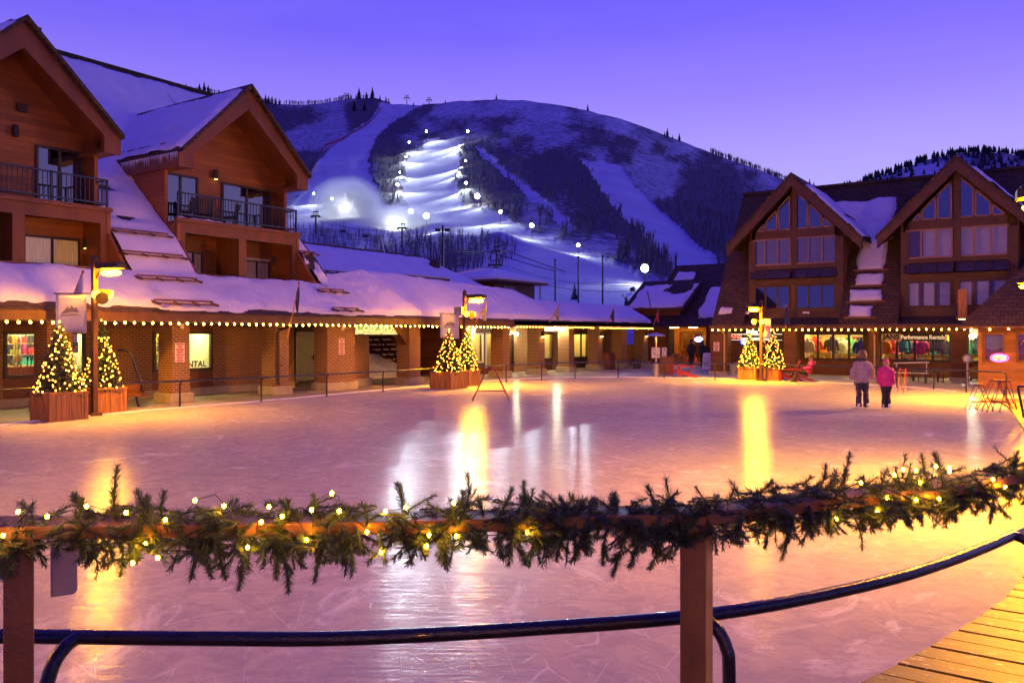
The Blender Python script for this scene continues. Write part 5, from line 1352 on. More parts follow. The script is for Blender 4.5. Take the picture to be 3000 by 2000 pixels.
p = onx(1274, 800, -38.0); e = empty('roof_ventilator', p, 0, 'round dark ventilator ball standing among the snowy roofs', 'ventilator')
mb = MB(); mb.ball(p+Vector((0, 0, .62)), .44, 14, 10, (1, 1, .95)); mb.build('ball', M['beam'], e, smooth=True); mb = MB(); mb.lathe([(.42, -2.5), (.42, .15), (.3, .25)], p, 14); mb.build('base', M['beam'], e)
mb = MB(); p = onx(1230, 812, -36); mb.box(-37, -35, p.y-2.2, p.y+2, p.z-.3, p.z-.05); q_ = mb.build('flat_roof', M['trim']); tag(q_, 'small flat roof edge capped with snow left of the pavilion', 'roof'); mb = MB(); mb.box(-36.9, -35.1, p.y-2.1, p.y+1.9, p.z-.05, p.z+.08); mb.build('snow_cap', M['snow'], q_)
MB().box(-36.6, -35.4, p.y-2, p.y+1.8, 0, p.z-.3).build('wall', M['siding_dark'], q_)
# snowy stair and dark wall seen through the passage
e = empty('outdoor_stair', (-30, 30, 0), 0, 'black steel outdoor stair with snow on its treads beyond the brick passage', 'stair')
st = MB(); sn = MB(); rl = MB()
ysa, ysb = yx(1180, -30.0), yx(1312, -30.0)
for q in range(10):
    zz = .25+q*.26; xx = -28.6-q*.34
    st.box(xx-.36, xx, ysa-2.2, ysb, zz-.05, zz); sn.box(xx-.34, xx-.02, ysa-2.1, ysb-.1, zz, zz+.06)
for yy in (ysa-2.2, (ysa+ysb)/2-.6, ysb): 
    rl.bar((-28.4, yy, .95), (-32.1, yy, 3.75), .06); rl.bar((-28.4, yy, .55), (-32.1, yy, 3.35), .04)
    for q in range(0, 11, 3): xx = -28.5-q*.34; zz = .2+q*.26; rl.box(xx-.03, xx+.03, yy-.03, yy+.03, zz, zz+.92)
st.build('tread', M['black'], e); sn.build('tread_snow', M['snow'], e); rl.build('handrail', M['black'], e)
mb = MB(); mb.box(-33.4, -33.0, 24, 42, 0, 4.3); tag(mb.build('backdrop_wall', M['siding_dark']), 'dark timber wall behind the outdoor stair', 'wall')
mb = MB(); ya_, yb_ = yx(1074, -28.6), yx(1166, -28.6); n_ = 16
for q in range(n_+1):
    y_ = ya_-1.5+(yb_-ya_+2.0)*q/n_
    for r_, (xx, zz) in enumerate([(-27.4, 0.0), (-27.9, .35), (-28.5, .9+.25*math.sin(q*.5)), (-29.4, 1.25+.2*math.sin(q*.7)), (-30.6, 1.2), (-31, 0)]): mb.v.append((xx, y_, zz*(1-.65*max(0, q/n_-.35))))
for q in range(n_):
    for r_ in range(5): mb.f.append((q*6+r_, q*6+r_+1, (q+1)*6+r_+1, (q+1)*6+r_)); mb.mi.append(0)
tag(mb.build('snow_bank', M['snow'], smooth=True), 'heaped snow bank seen through the brick passage', 'snow bank')
# far half of the arcade: shop walls with lit windows
SEG = [(1366, 1380, 'd'), (1380, 1416, 'w'), (1416, 1422, 'd'), (1422, 1449, 'w'), (1449, 1490, 'd'), (1490, 1505, 'w'), (1505, 1592, 'b'), (1592, 1620, 'w'), (1620, 1679, 'b'), (1679, 1725, 'w'), (1725, 1729, 'd'), (1729, 1740, 'w'), (1740, 1792, 'b')]
bw = MB(); dw_ = MB(); wi = 0
where = ['in the first lit window right of the twin trees', 'in the glass door right of the twin trees', 'in the narrow lit window behind the brick pier', 'in the lit window beside the bright lamp', 'in the wide lit window near the end of the arcade', 'in the last narrow window of the arcade']
for a_, b_, k_ in SEG:
    y0_, y1_ = ys(a_), ys(b_)
    if k_ == 'b': MB().box(XS-.25, XS, y0_, y1_, 0, 2.56).build('brick_wall', M['brick'], lodge)
    elif k_ == 'd': MB().box(XS-.25, XS, y0_, y1_, 0, 2.56).build('timber_wall', M['siding_dark'], lodge)
    else:
        zb_ = .35 if wi in (1, 2) else .62
        MB().box(XS-.2, XS-.02, y0_, y1_, 0, zb_).build('window_panel', M['siding_dark'], lodge); MB().box(XS-.25, XS, y0_, y1_, 2.2, 2.56).build('lintel', M['siding_dark'], lodge)
        window(lodge, 'x', XS-.06, y0_, y1_, zb_, 2.2, n=2 if wi == 4 else 1, rows=1, fw=.08, depth=.1, frame='white' if wi in (0, 1) else 'frame', pane='shopglass', name='shop_window')
        display_room(lodge, 'x', XS-.1, y0_+.05, y1_-.05, zb_, 2.2, 1.8, lights=2, lamp='tubelight')
        rr = random.Random(200+wi)
        for q in range(9):
            c_ = rr.choice(['black', 'brown', 'grey', 'blue', 'black', 'white']); good('shoe_box', c_, (XS-1.4+rr.uniform(-.3, .3), y0_+.2+(y1_-y0_-.4)*rr.random(), rr.choice([zb_+.02, zb_+.45, zb_+.85, zb_+1.15])), 0, where[wi], (.25, rr.uniform(.2, .5), rr.uniform(.1, .35)), 'goods')
        for zz in (.42, .82, 1.12): MB().box(XS-1.75, XS-1.05, y0_+.1, y1_-.1, zb_+zz, zb_+zz+.025).build('shelf', M['shelf'], lodge)
        wi += 1
mb = MB(); mb.box(-33, XS-.2, ys(1366)-.1, ys(1366)+.05, 0, 3.4); mb.build('side_wall', M['siding'], lodge)
# ------------------------------------------------------------------ street lamps round the rink
M['sodium'] = glow('sodium_lamp_glow', SODIUM, 950)
M['sodiumdim'] = M['sodium']
def street_lamp(base, face, lab, hz, extras=(), flood=None, power=0, top=.32, wx=.34, beam=4500):
    """face: unit vector (x,y) in which the head reaches out; hz: height of the lens"""
    b_ = Vector(base); e = empty('street_lamp', b_, 0, lab, 'street lamp', 'street lamps around the rink')
    f = Vector((face[0], face[1], 0)).normalized(); sd = Vector((-f.y, f.x, 0))
    mb = MB(); mb.box(b_.x-.062, b_.x+.062, b_.y-.062, b_.y+.062, b_.z, b_.z+hz+top); mb.lathe([(.09, 0), (.09, .03), (.01, .12)], (b_.x, b_.y, b_.z+hz+top), 8); mb.box(b_.x-.14, b_.x+.14, b_.y-.14, b_.y+.14, b_.z, b_.z+.10); mb.build('pole', M['beam'], e, bevel=.01)
    c = b_+Vector((0, 0, hz))+f*.62
    ar = MB(); ar.bar(b_+Vector((0, 0, hz+.22)), c+Vector((0, 0, .14)), .06); ar.bar(b_+Vector((0, 0, hz-.25)), b_+f*.35+Vector((0, 0, hz+.16)), .04); ar.build('arm', M['darkmetal'], e)
    hd = MB(); hd.obox(c+Vector((0, 0, .12)), f*.40, sd*.16, (0, 0, .06)); hd.obox(c+Vector((0, 0, .20)), f*.36, sd*.14, (0, 0, .02)); hd.build('head', M['darkmetal'], e, bevel=.015)
    ln = MB(); ln.ball((0, 0, 0), 1.0, 20, 10); ln.v = [tuple(c-Vector((0, 0, .045))+f*(x*wx)+sd*(y*.14)+Vector((0, 0, z*.075))) for x, y, z in ln.v]; ln.build('lens', M['sodium'], e, smooth=True)
    if flood:
        # twin floodlights added to each pole for an amber wash on the ice
        for q in (-1, 1):
            hp = b_+Vector((0, 0, hz-.55))+f*.22+sd*.16*q; tgt = Vector(flood)+sd*4*q; d = (tgt-hp).normalized()
            fl = MB(); fl.tube([hp-d*.16, hp-d*.02, hp+d*.14], [.06, .10, .13], 12); fo = fl.build('floodlight', M['darkmetal'], e)
            fl = MB(); fl.tube([hp+d*.141, hp+d*.150], [.115, .115], 12); fl.build('lens', glow('added_flood_glow', SODIUM, 10), fo)
            ld = bpy.data.lights.new('added_flood_beam', 'SPOT'); ld.energy = power; ld.color = (1, .38, .02); ld.spot_size = R(125); ld.spot_blend = 1.0; ld.shadow_soft_size = .12
            lo = bpy.data.objects.new('added_flood_beam', ld); link(lo, fo); lo.location = hp+d*.19-wl(fo); lo.rotation_euler = d.to_track_quat('-Z', 'Y').to_euler()
    ld = bpy.data.lights.new('lamp_beam', 'SPOT'); ld.energy = beam; ld.color = (1, .40, .0); ld.spot_size = R(172); ld.spot_blend = 1.0; ld.shadow_soft_size = .3
    lo = bpy.data.objects.new('lamp_beam', ld); link(lo, e); lo.location = c-Vector((0, 0, .17))-wl(e); lo.rotation_euler = (f*.25-Vector((0, 0, 1))).to_track_quat('-Z', 'Y').to_euler()
    return e
def banner(p0, lab, w_=.95, h_=1.05, axis=Vector((CA, SA, 0))):
    """flat cloth banner hung from a bracket; p0 = top centre; axis = horizontal direction of its width"""
    e = empty('banner', p0, 0, lab, 'banner'); n = 8; mb = MB(); nn = axis.cross(Vector((0, 0, 1)))
    for i in range(n+1):
        for j in range(n+1):
            u = i/n-.5; v = j/n; mb.v.append(tuple(Vector(p0)+axis*w_*u+Vector((0, 0, -h_*v))+nn*(.03*math.sin(u*5+v*3)*v)+Vector((0, 0, -.05*v*u))))
    for i in range(n):
        for j in range(n): mb.f.append((i*(n+1)+j, i*(n+1)+j+1, (i+1)*(n+1)+j+1, (i+1)*(n+1)+j)); mb.mi.append(0)
    o = mb.build('cloth', M['banner'], e, smooth=True); md = o.modifiers.new('Solid', 'SOLIDIFY'); md.thickness = .012; apply_mods(o)
    lg = MB(); c = Vector(p0)+Vector((0, 0, -h_*.42))+nn*.045
    pts = [(-.30, -.10), (-.16, .02), (-.08, .10), (-.02, .04), (.06, .14), (.13, .05), (.20, .08), (.30, -.06), (.05, -.04)]
    lg.add([c+axis*a_*w_+Vector((0, 0, b_*h_)) for a_, b_ in pts], [tuple(range(len(pts)))]); lg.add([c+axis*a_*w_+Vector((0, 0, b_*h_)) for a_, b_ in [(-.3, -.13), (.3, -.10), (.3, -.125), (-.3, -.155)]], [(0, 1, 2, 3)])
    lg.build('emblem', M['bannerink'] if 'plain' not in lab else M['redink'], e)
    br = MB(); br.bar(Vector(p0)-axis*(w_*.55)+Vector((0, 0, .02)), Vector(p0)+axis*(w_*.72)+Vector((0, 0, .02)), .03); br.build('bracket', M['darkmetal'], e)
    return e
L1 = onz(277, 1220); L2 = onz(1361, 1131); L3 = onz(2230, 1117)
PW = 420
lamp1 = street_lamp(L1, (1, .15), 'lit amber street lamp at the left, between two decorated trees', 3.78, flood=(-13, 13, 0), power=PW, beam=2000)
lamp2 = street_lamp(L2, (1, 0), 'lit amber street lamp in front of the middle pair of decorated trees', 3.55, flood=(-12, 22, 0), power=PW)
lamp3 = street_lamp(L3, (-.25, -1), 'lit amber street lamp standing between the right pair of decorated trees', 3.28, flood=(-10, 24, 0), power=PW)
lamp4 = street_lamp((-.15, 30.5, 0), (-1, -.05), 'lit amber street lamp above the kiosk roof at the right edge', 3.70, flood=(-8, 24, 0), power=PW*5, beam=11000)
lamp5 = street_lamp((.55, 12.0, .25), (-1, -.10), 'nearest lit amber street lamp, cut by the right edge of the view', 3.52, flood=(-4, 12, 0), power=PW*6.5, beam=4500)
assumed_lamp6 = street_lamp((5.6, -6.0, .0), (-.5, 1), 'assumed lit amber street lamp, unseen behind the viewpoint', 3.7, flood=(-3, 9, 0), power=PW*.10, beam=500)  # assumed lamp out of view, added to light the near railing amber
added_lamp7 = street_lamp((-11, -1.5, .0), (0, 1), 'added lit amber street lamp, unseen at the near left end of the rink', 3.7, flood=(-11, 8, 0), power=PW)  # another unseen lamp, added to light the near left ice
banner(L1+Vector((0, 0, 3.20))-Vector((CA, SA, 0))*.62, 'pale banner with a mountain emblem hung left of the left street lamp', .80, 1.0)
banner(L2+Vector((0, 0, 2.98))-Vector((CA, SA, 0))*.62, 'pale banner with a mountain emblem hung left of the middle street lamp', .78, 1.0)
banner(L3+Vector((0, 0, 2.85))+Vector((CA, SA, 0))*.28, 'narrow plain banner hung right of the right street lamp', .34, .9)
def horn(p, f, lab):
    f = Vector(f).normalized(); mb = MB(); mb.tube([p-f*.18, p, p+f*.16, p+f*.20], [.06, .09, .15, .16], 14); return tag(mb.build('horn_speaker', M['darkmetal'], smooth=False), lab, 'loudspeaker')
horn(L1+Vector((.28, .05, 3.12)), (.8, -.5, -.2), 'round horn loudspeaker below the head of the left street lamp')
horn(L2+Vector((.26, 0, 2.95)), (.8, -.5, -.15), 'round horn loudspeaker below the head of the middle street lamp')
mb = MB(); p = L2+Vector((-.18, -.10, 3.08)); mb.box(p.x-.2, p.x+.2, p.y-.12, p.y+.12, p.z-.16, p.z+.16); mb.box(p.x-.22, p.x+.22, p.y-.14, p.y+.14, p.z+.16, p.z+.19); tag(mb.build('junction_box', M['greycloth']), 'grey box fixed to the pole of the middle street lamp', 'box')

# ------------------------------------------------------------------ decorated trees in planters
M['bulb'] = glow('fairy_bulb_glow', (1, .31, .022), 26)
M['bulbcore'] = glow('eave_bulb_glow', (1, .40, .03), 85)
M['bulbgar'] = glow('garland_bulb_glow', (1, .40, .005), 260)
bm_ = MB(); bm_.ball((0, 0, 0), 1.0, 6, 4, (1, 1, 1.25)); BULB = bpy.data.meshes.new('bulb'); BULB.from_pydata(bm_.v, [], bm_.f)
BULBS = {}
def bulb(parent, p, r, mat):
    if mat not in BULBS:
        me_ = BULB.copy(); me_.materials.append(M[mat]); BULBS[mat] = me_
    o = bpy.data.objects.new('bulb', BULBS[mat]); link(o, parent); o.location = Vector(p)-wl(parent); o.scale = (r, r, r); return o
def planter(x0, x1, y0, y1, h, lab):
    e = empty('planter', ((x0+x1)/2, (y0+y1)/2, 0), 0, lab, 'planter', 'cedar planters under the decorated trees')
    mb = MB()
    nx = max(4, int((x1-x0)/.13)); ny = max(4, int((y1-y0)/.13))
    for q in range(nx):
        a_, b_ = x0+(x1-x0)*q/nx+.004, x0+(x1-x0)*(q+1)/nx-.004
        dz = random.uniform(-.01, .01); mb.box(a_, b_, y0, y0+.03, .02, h-.06+dz); mb.box(a_, b_, y1-.03, y1, .02, h-.06)
    for q in range(ny):
        a_, b_ = y0+.03+(y1-y0-.06)*q/ny+.004, y0+.03+(y1-y0-.06)*(q+1)/ny-.004
        mb.box(x1-.03, x1, a_, b_, .02, h-.06); mb.box(x0, x0+.03, a_, b_, .02, h-.06)
    mb.build('boards', M['planter'], e)
    rm = MB(); t_ = .10
    rm.box(x0-.03, x1+.03, y0-.03, y0+t_, h-.055, h); rm.box(x0-.03, x1+.03, y1-t_, y1+.03, h-.055, h); rm.box(x0-.03, x0+t_, y0+t_, y1-t_, h-.055, h); rm.box(x1-t_, x1+.03, y0+t_, y1-t_, h-.055, h)
    for xx in (x0-.015, x1-.075):
        for yy in (y0-.015, y1-.075): rm.box(xx, xx+.09, yy, yy+.09, 0, h-.058)
    rm.build('rim', M['planter'], e)
    MB().box(x0+.03, x1-.03, y0+.03, y1-.03, h-.2, h-.10).build('soil', M['bark'], e)
    return e
def xmas_tree(c, z0, h, r, nb, lab, slab, sd, bare_top=0.0):
    rr = random.Random(sd); e = empty('decorated_fir', (c[0], c[1], z0), 0, lab, 'fir tree', 'decorated firs around the rink')
    tb = MB(); tb.tube([(c[0], c[1], z0-.1), (c[0], c[1], z0+h*.9)], [.05, .012], 7); tb.build('trunk', M['bark'], e)
    mb = MB(); n = 420
    tips = []
    for i in range(n):
        f = (i+.5)/n; f = 1-(1-f)**.62; zz = z0+h*(.02+.95*f); rad = r*(1-f)**.92+.035
        a_ = i*2.39996+rr.uniform(-.3, .3); L = rad*rr.uniform(.72, 1.12); dz = L*rr.uniform(-.22, .25)
        d = Vector((math.cos(a_), math.sin(a_), 0)); q0 = Vector((c[0], c[1], zz))+d*L*.15; q1 = Vector((c[0], c[1], zz+dz))+d*L
        tips.append((q1, f, a_)); s_ = d.cross(Vector((0, 0, 1)))
        nseg = max(3, int(L/.05))
        for k_ in range(nseg):
            t_ = (k_+1)/nseg; pp = q0.lerp(q1, t_); w_ = .085*(1.15-.6*t_)
            for sg in (-1, 1):
                tip = pp+s_*sg*w_*rr.uniform(.7, 1.2)+d*w_*.8+Vector((0, 0, rr.uniform(-.03, .04)))
                mb.add([pp+Vector((0, 0, .010)), pp-Vector((0, 0, .010))+d*.012, tip], [(0, 1, 2)])
            up_ = pp+d*.05+Vector((0, 0, rr.uniform(.03, .07))); mb.add([pp+s_*.008, pp-s_*.008, up_], [(0, 1, 2)])
            dn_ = pp+d*.05-Vector((0, 0, rr.uniform(.02, .06))); mb.add([pp+s_*.008, pp-s_*.008, dn_], [(0, 1, 2)])
    mb.build('crown', M['fir'], e)
    g = empty('fairy_lights', (c[0], c[1], z0), 0, slab, 'string lights', 'fairy lights on the decorated firs')
    wire = []; turns = 9; cam2 = Vector((-c[0], -c[1])).normalized()
    for q in range(nb):
        f = (q+.5)/nb; f = 1-(1-f)**.58; f = min(f, 1-bare_top); a_ = q*2.39996*1.0+rr.uniform(-.5, .5)
        # keep most bulbs on the sides that face the rink
        d = Vector((math.cos(a_), math.sin(a_)))
        if d.dot(cam2) < -.35: d = -d
        rad = (r*(1-f)**.92+.03)*rr.uniform(.82, 1.06); zz = z0+h*(.03+.95*f)+rr.uniform(-.03, .03)
        p = Vector((c[0]+d.x*rad, c[1]+d.y*rad, zz)); bulb(g, p, rr.uniform(.012, .019), 'bulb'); wire.append((p, a_))
    wpts = []
    for q in range(140):
        f = q/139; a_ = f*turns*6.28; rad = (r*(1-f)**.92+.02)*.9; wpts.append((c[0]+rad*math.cos(a_), c[1]+rad*math.sin(a_), z0+h*(.03+.94*f)))
    MB().tube(wpts, .004, 4).build('wire', M['frame'], g)
    bulb(g, (c[0], c[1], z0+h*1.0), .022, 'bulb')
def tree_set(px, py, half, h, apexpy, r, plab, tlab, slab, sd, apexpx=None, nb=99, bt=0.0):
    p = onz(px, py); cxy = Vector((p.x-half, p.y+half, 0)); d = -cxy.x*SA+cxy.y*CA
    planter(cxy.x-half, cxy.x+half, cxy.y-half, cxy.y+half, h, plab)
    top = CH+(HY-apexpy)/F*d
    xmas_tree(cxy, h-.08, top-h+.08, r, nb, tlab, slab, sd, bt)
tree_set(146, 1240, .46, .74, 942, .58, 'cedar planter under the leftmost lit tree', 'leftmost lit fir, in front of the left shop window', 'warm fairy lights wound around the leftmost fir', 1)
tree_set(276, 1217, .44, .72, 938, .54, 'cedar planter right of the left street lamp', 'fir with an unlit dark top, right of the left street lamp', 'warm fairy lights on the fir with the unlit top', 2, bt=.26)
tree_set(1322, 1143, .50, .70, 966, .62, 'wide cedar planter left of the middle street lamp', 'lit fir left of the middle street lamp', 'warm fairy lights on the fir left of the middle street lamp', 3)
tree_set(1373, 1134, .38, .70, 962, .50, 'cedar planter right of the middle street lamp', 'lit fir right of the middle street lamp', 'warm fairy lights on the fir right of the middle street lamp', 4)
tree_set(2213, 1115, .40, .62, 968, .52, 'cedar planter left of the right street lamp', 'densely lit fir left of the right street lamp', 'dense fairy lights on the fir left of the right street lamp', 5)
tree_set(2280, 1117, .32, .62, 966, .52, 'cedar planter right of the right street lamp', 'lit fir right of the right street lamp', 'fairy lights on the fir right of the right street lamp', 6)

# ------------------------------------------------------------------ bulbs along the eaves
def eave_string(name, lab, pts, r=.030, sag=.0):
    e = empty(name, pts[0], 0, lab, 'string lights', 'bulb strings along the eaves')
    w_ = MB(); w_.tube([Vector(p)+Vector((0, 0, .05)) for p in pts], .008, 5); w_.build('wire', M['black'], e)
    for p in pts: bulb(e, Vector(p)+Vector((0, 0, random.uniform(-.012, .012))), r*random.uniform(.92, 1.1), 'bulbcore')
    return e
eave_string('eave_lights', 'row of warm bulbs along the left half of the arcade eave', [(XE+.12, y_, 2.47) for y_ in np.arange(8.2, 32.6, .285)])
eave_string('eave_lights', 'row of closely seen warm bulbs along the far half of the arcade eave', [(XE+.06, y_, 2.50) for y_ in np.arange(33.3, 49.4, .29) if not 41.2 < y_ < 41.9], r=.022)
eave_string('eave_lights', 'row of warm bulbs along the chalet eave above the shop windows', [(x_, EV[0]-.06, 2.36) for x_ in np.arange(-15.4, -3.6, .31)])
eave_string('eave_lights', 'widely spaced warm bulbs along the kiosk eave', [(x_, 36.33, 2.33) for x_ in np.arange(-2.9, 1.2, .62)])
# bright lamps under the arcade
M['whitelamp'] = glow('white_lamp_glow', (1, .90, .60), 300)
for (px, py, x_, r_, lab) in [(1388, 966, -25.2, .09, 'bright round wall lamp above the first lit window right of the middle trees'), (1513, 978, -25.2, .09, 'bright round wall lamp on the brick wall beside the narrow lit window'), (1631, 960, -23.6, .13, 'brightest white floodlight glaring under the arcade eave')]:
    p = onx(px, py, x_); e = empty('bright_lamp', p, 0, lab, 'lamp'); mb = MB(); mb.ball(p, r_, 12, 8); mb.build('globe', M['whitelamp'], e)
    mb = MB(); mb.bar(p+Vector((-.02, 0, r_)), (p.x-.02, p.y, 2.56), .04); mb.lathe([(.07, 0), (.05, .05)], p+Vector((0, 0, r_*.9)), 10); mb.build('bracket', M['darkmetal'], e)
p = onx(1602, 962, -23.5); e = empty('lit_hanging_sign', p, 0, 'overexposed white lit board hanging beside the brightest arcade lamp', 'sign'); MB().box(p.x-.04, p.x+.04, p.y-.85, p.y+.75, p.z-.13, p.z+.13).build('board', glow('lit_board_glow', (1, .93, .62), 3.2), e); MB().box(p.x-.02, p.x+.02, p.y-.9, p.y+1.9, p.z-.2, p.z-.165).build('rail', M['white'], e)
for px, py, yy, w_, lab in [(2203, 972, 43.6, .5, 'white strip lamp glaring above the red neon sign'), (2815, 972, 43.2, .62, 'warm strip lamp under the chalet eave beside the kiosk')]:
    p = ony(px, py, yy); e = empty('strip_lamp', p, 0, lab, 'lamp'); MB().box(p.x-w_/2, p.x+w_/2, p.y-.05, p.y+.05, p.z-.04, p.z+.03).build('tube', glow('strip_glow', (1, .86, .5), 40 if px < 2500 else 22), e); MB().box(p.x-w_/2-.03, p.x+w_/2+.03, p.y-.06, p.y+.06, p.z+.03, p.z+.08).build('housing', M['darkmetal'], e)
p = ony(2849, 985, 44.6); e = empty('round_lamp', p, 0, 'bright round lamp in the shop doorway beside the kiosk', 'lamp'); mb = MB(); mb.ball(p, .10, 12, 8); mb.build('globe', M['whitelamp'], e); MB().bar(p+Vector((0, 0, .1)), (p.x, p.y, 2.48), .03).build('stem', M['darkmetal'], e)
# downlights on the far columns
for nm in 'GIK':
    y0_, y1_ = cols[nm]; p = Vector((XCOL+.10, (y0_+y1_)/2, 2.0)); e = empty('column_lamp', p, 0, {'G': 'small downlight on the brick column by the brightest arcade lamp', 'I': 'small downlight on the brick column near the end of the arcade', 'K': 'small downlight on the last arcade column'}[nm], 'wall lamp', None)
    mb = MB(); mb.box(p.x-.1, p.x+.06, p.y-.06, p.y+.06, p.z, p.z+.28); mb.build('case', M['darkmetal'], e); MB().box(p.x-.08, p.x+.05, p.y-.05, p.y+.05, p.z-.02, p.z).build('lens', glow('column_lens_glow', (1, .55, .12), 60), e)

# ------------------------------------------------------------------ rails
rail_px = [(0, 1142), (420, 1121), (900, 1099), (1240, 1081), (1484, 1069.6), (1700, 1061), (1920, 1062), (2150, 1066), (2400, 1071), (2731, 1081.7), (2880, 1088), (2942, 1091)]
RZ = .80
e = empty('rink_railing', (-18, 24, 0), 0, 'thin black pipe railing following the far edge of the ice', 'railing')
rp = [onz(a_, b_, RZ) for a_, b_ in [(-260, 1160)]+rail_px]; rp = smooth([tuple(p) for p in rp], 4, False)
mb = MB(); mb.tube(rp, .028, 8); mb.build('top_pipe', M['black'], e, smooth=True)
posts = [(244, 1226), (536, 1200), (771, 1181), (964.5, 1164), (1125, 1151), (1263.7, 1140), (1398, 1128), (1483.6, 1119), (1586.6, 1112), (1684.7, 1106), (1809.5, 1103), (1945, 1103), (2095, 1107), (2243, 1114), (2328.7, 1117), (2500, 1121), (2622, 1123), (2731.7, 1131), (2825, 1137), (2942, 1137)]
rpv = [Vector(p) for p in rp]
for px, py in posts:
    xr = ray(px, HY); q = min(rpv, key=lambda v: abs((v.x*CA+v.y*SA)/(-v.x*SA+v.y*CA)-(px-1500)/F)); b_ = Vector((q.x, q.y, 0))
    k_ = min(range(len(rpv)), key=lambda i: (rpv[i]-q).length); 
    # refine along the neighbouring segments
    best = None
    for i in (k_-1, k_):
        if 0 <= i < len(rpv)-1:
            for t_ in np.linspace(0, 1, 21):
                v = rpv[i].lerp(rpv[i+1], float(t_)); dd = abs((v.x*CA+v.y*SA)/(-v.x*SA+v.y*CA)-(px-1500)/F)
                if best is None or dd < best[0]: best = (dd, v)
    q = best[1]; out = Vector((q.x+11, q.y-20, 0)).normalized()*.10
    mb = MB(); mb.tube([(q.x+out.x, q.y+out.y, 0), (q.x+out.x, q.y+out.y, RZ-.14), (q.x+out.x*.7, q.y+out.y*.7, RZ-.05), (q.x, q.y, RZ)], .026, 8); mb.lathe([(.06, 0), (.06, .015)], (q.x+out.x, q.y+out.y, 0), 8); mb.build('post', M['black'], e)
# near black handrail, curved along the boardwalk edge
NZ = 1.0
npx = [(-900, 1850), (-400, 1860), (102, 1863), (600, 1869), (1020, 1868), (1560, 1840), (2092, 1797), (2500, 1722), (2760, 1650), (3000, 1552), (3200, 1440)]
hp = smooth([tuple(onz(a_, b_, NZ)) for a_, b_ in npx], 5, False)
e = empty('handrail', (-1.2, 2.6, .25), 0, 'thick glossy black pipe handrail curving along the near edge of the ice', 'railing')
mb = MB(); mb.tube(hp, .0285, 14); mb.build('pipe', M['blackpipe'], e, smooth=True)
for px, py, dx in [(232, 1864, -1), (2040, 1803, 1), (2965, 1568, 1)]:
    q = onz(px, py, NZ); tang = (onz(px+60, py-6, NZ)-onz(px-60, py+6, NZ)).normalized(); outw = Vector((tang.y, -tang.x, 0)).normalized()
    if outw.dot(Vector((SA, -CA, 0))) < 0: outw = -outw
    sd = tang*dx*.5+outw*.6; sd.normalize()
    pts = [q, q+sd*.05-Vector((0, 0, .012)), q+sd*.10-Vector((0, 0, .05)), q+sd*.13-Vector((0, 0, .11)), q+sd*.14-Vector((0, 0, .20)), q+sd*.14-Vector((0, 0, .76))]
    mb = MB(); mb.tube(smooth([tuple(p) for p in pts], 5, False), .027, 12); mb.build('post', M['blackpipe'], e, smooth=True)

# wooden railing in front of the viewer
TZ = 1.535
wpx = [(-1500, 1556), (-420, 1545), (152, 1541), (754, 1534), (1402, 1521), (2076, 1503), (2253, 1482), (2478, 1456), (2646, 1441), (2851, 1415), (2980, 1389), (3140, 1355)]
wp = [onz(a_, b_, TZ) for a_, b_ in wpx]
def railpt(px):
    """point on the front top edge of the wooden rail straight under frame column px"""
    py = float(np.interp(px, [a_ for a_, _ in wpx], [b_ for _, b_ in wpx])); return onz(px, py, TZ)
e = empty('wooden_railing', (-.5, 2.4, .25), 0, 'stained brown wooden railing with a flat top board right in front of the viewer', 'railing')
def board(pa, pb, name, w_=.165, th=.044):
    mb = MB(); pl = [pa]+[q for q in wpx_mid if pa < q < pb]+[pb]; top = []
    for q in pl: top.append(railpt(q))
    for i, q in enumerate(top):
        d = (top[min(i+1, len(top)-1)]-top[max(i-1, 0)]).normalized(); b_ = Vector((-d.y, d.x, 0))*w_
        for v in (q, q+b_, q+b_-Vector((0, 0, th)), q-Vector((0, 0, th))): mb.v.append(tuple(v))
    for i in range(len(top)-1):
        for k_ in range(4): mb.f.append((i*4+k_, i*4+(k_+1) % 4, (i+1)*4+(k_+1) % 4, (i+1)*4+k_)); mb.mi.append(0)
    mb.f.append((3, 2, 1, 0)); mb.mi.append(0); n_ = len(top)*4; mb.f.append((n_-4, n_-3, n_-2, n_-1)); mb.mi.append(0)
    return mb.build(name, M['railwood'], e, bevel=.004)
wpx_mid = list(range(-1380, 3100, 60))
board(-1440, 752, 'top_board'); board(754, 2070, 'top_board'); board(2072, 3140, 'top_board')
for pa, pb in ((-1250, -1150), (9, 100), (1990, 2066), (3300, 3390)):
    a_, b_ = railpt(pa), railpt(pb); d = (b_-a_); d.z = 0; d.normalize(); n_ = Vector((-d.y, d.x, 0))
    if 0 < pa < 500: n_ = Vector((-.606*CA-SA, -.606*SA+CA, 0)).normalized()
    elif pa < 2500: n_ = Vector((.46*CA-SA, .46*SA+CA, 0)).normalized()
    c = (a_+b_)/2+n_*.075
    c.z = .25+(TZ-.046-.25)/2
    mb = MB(); mb.obox(c, d*((b_-a_).length/2), n_*.066, (0, 0, (TZ-.046-.25)/2)); mb.build('post', M['railwood'], e, bevel=.004)
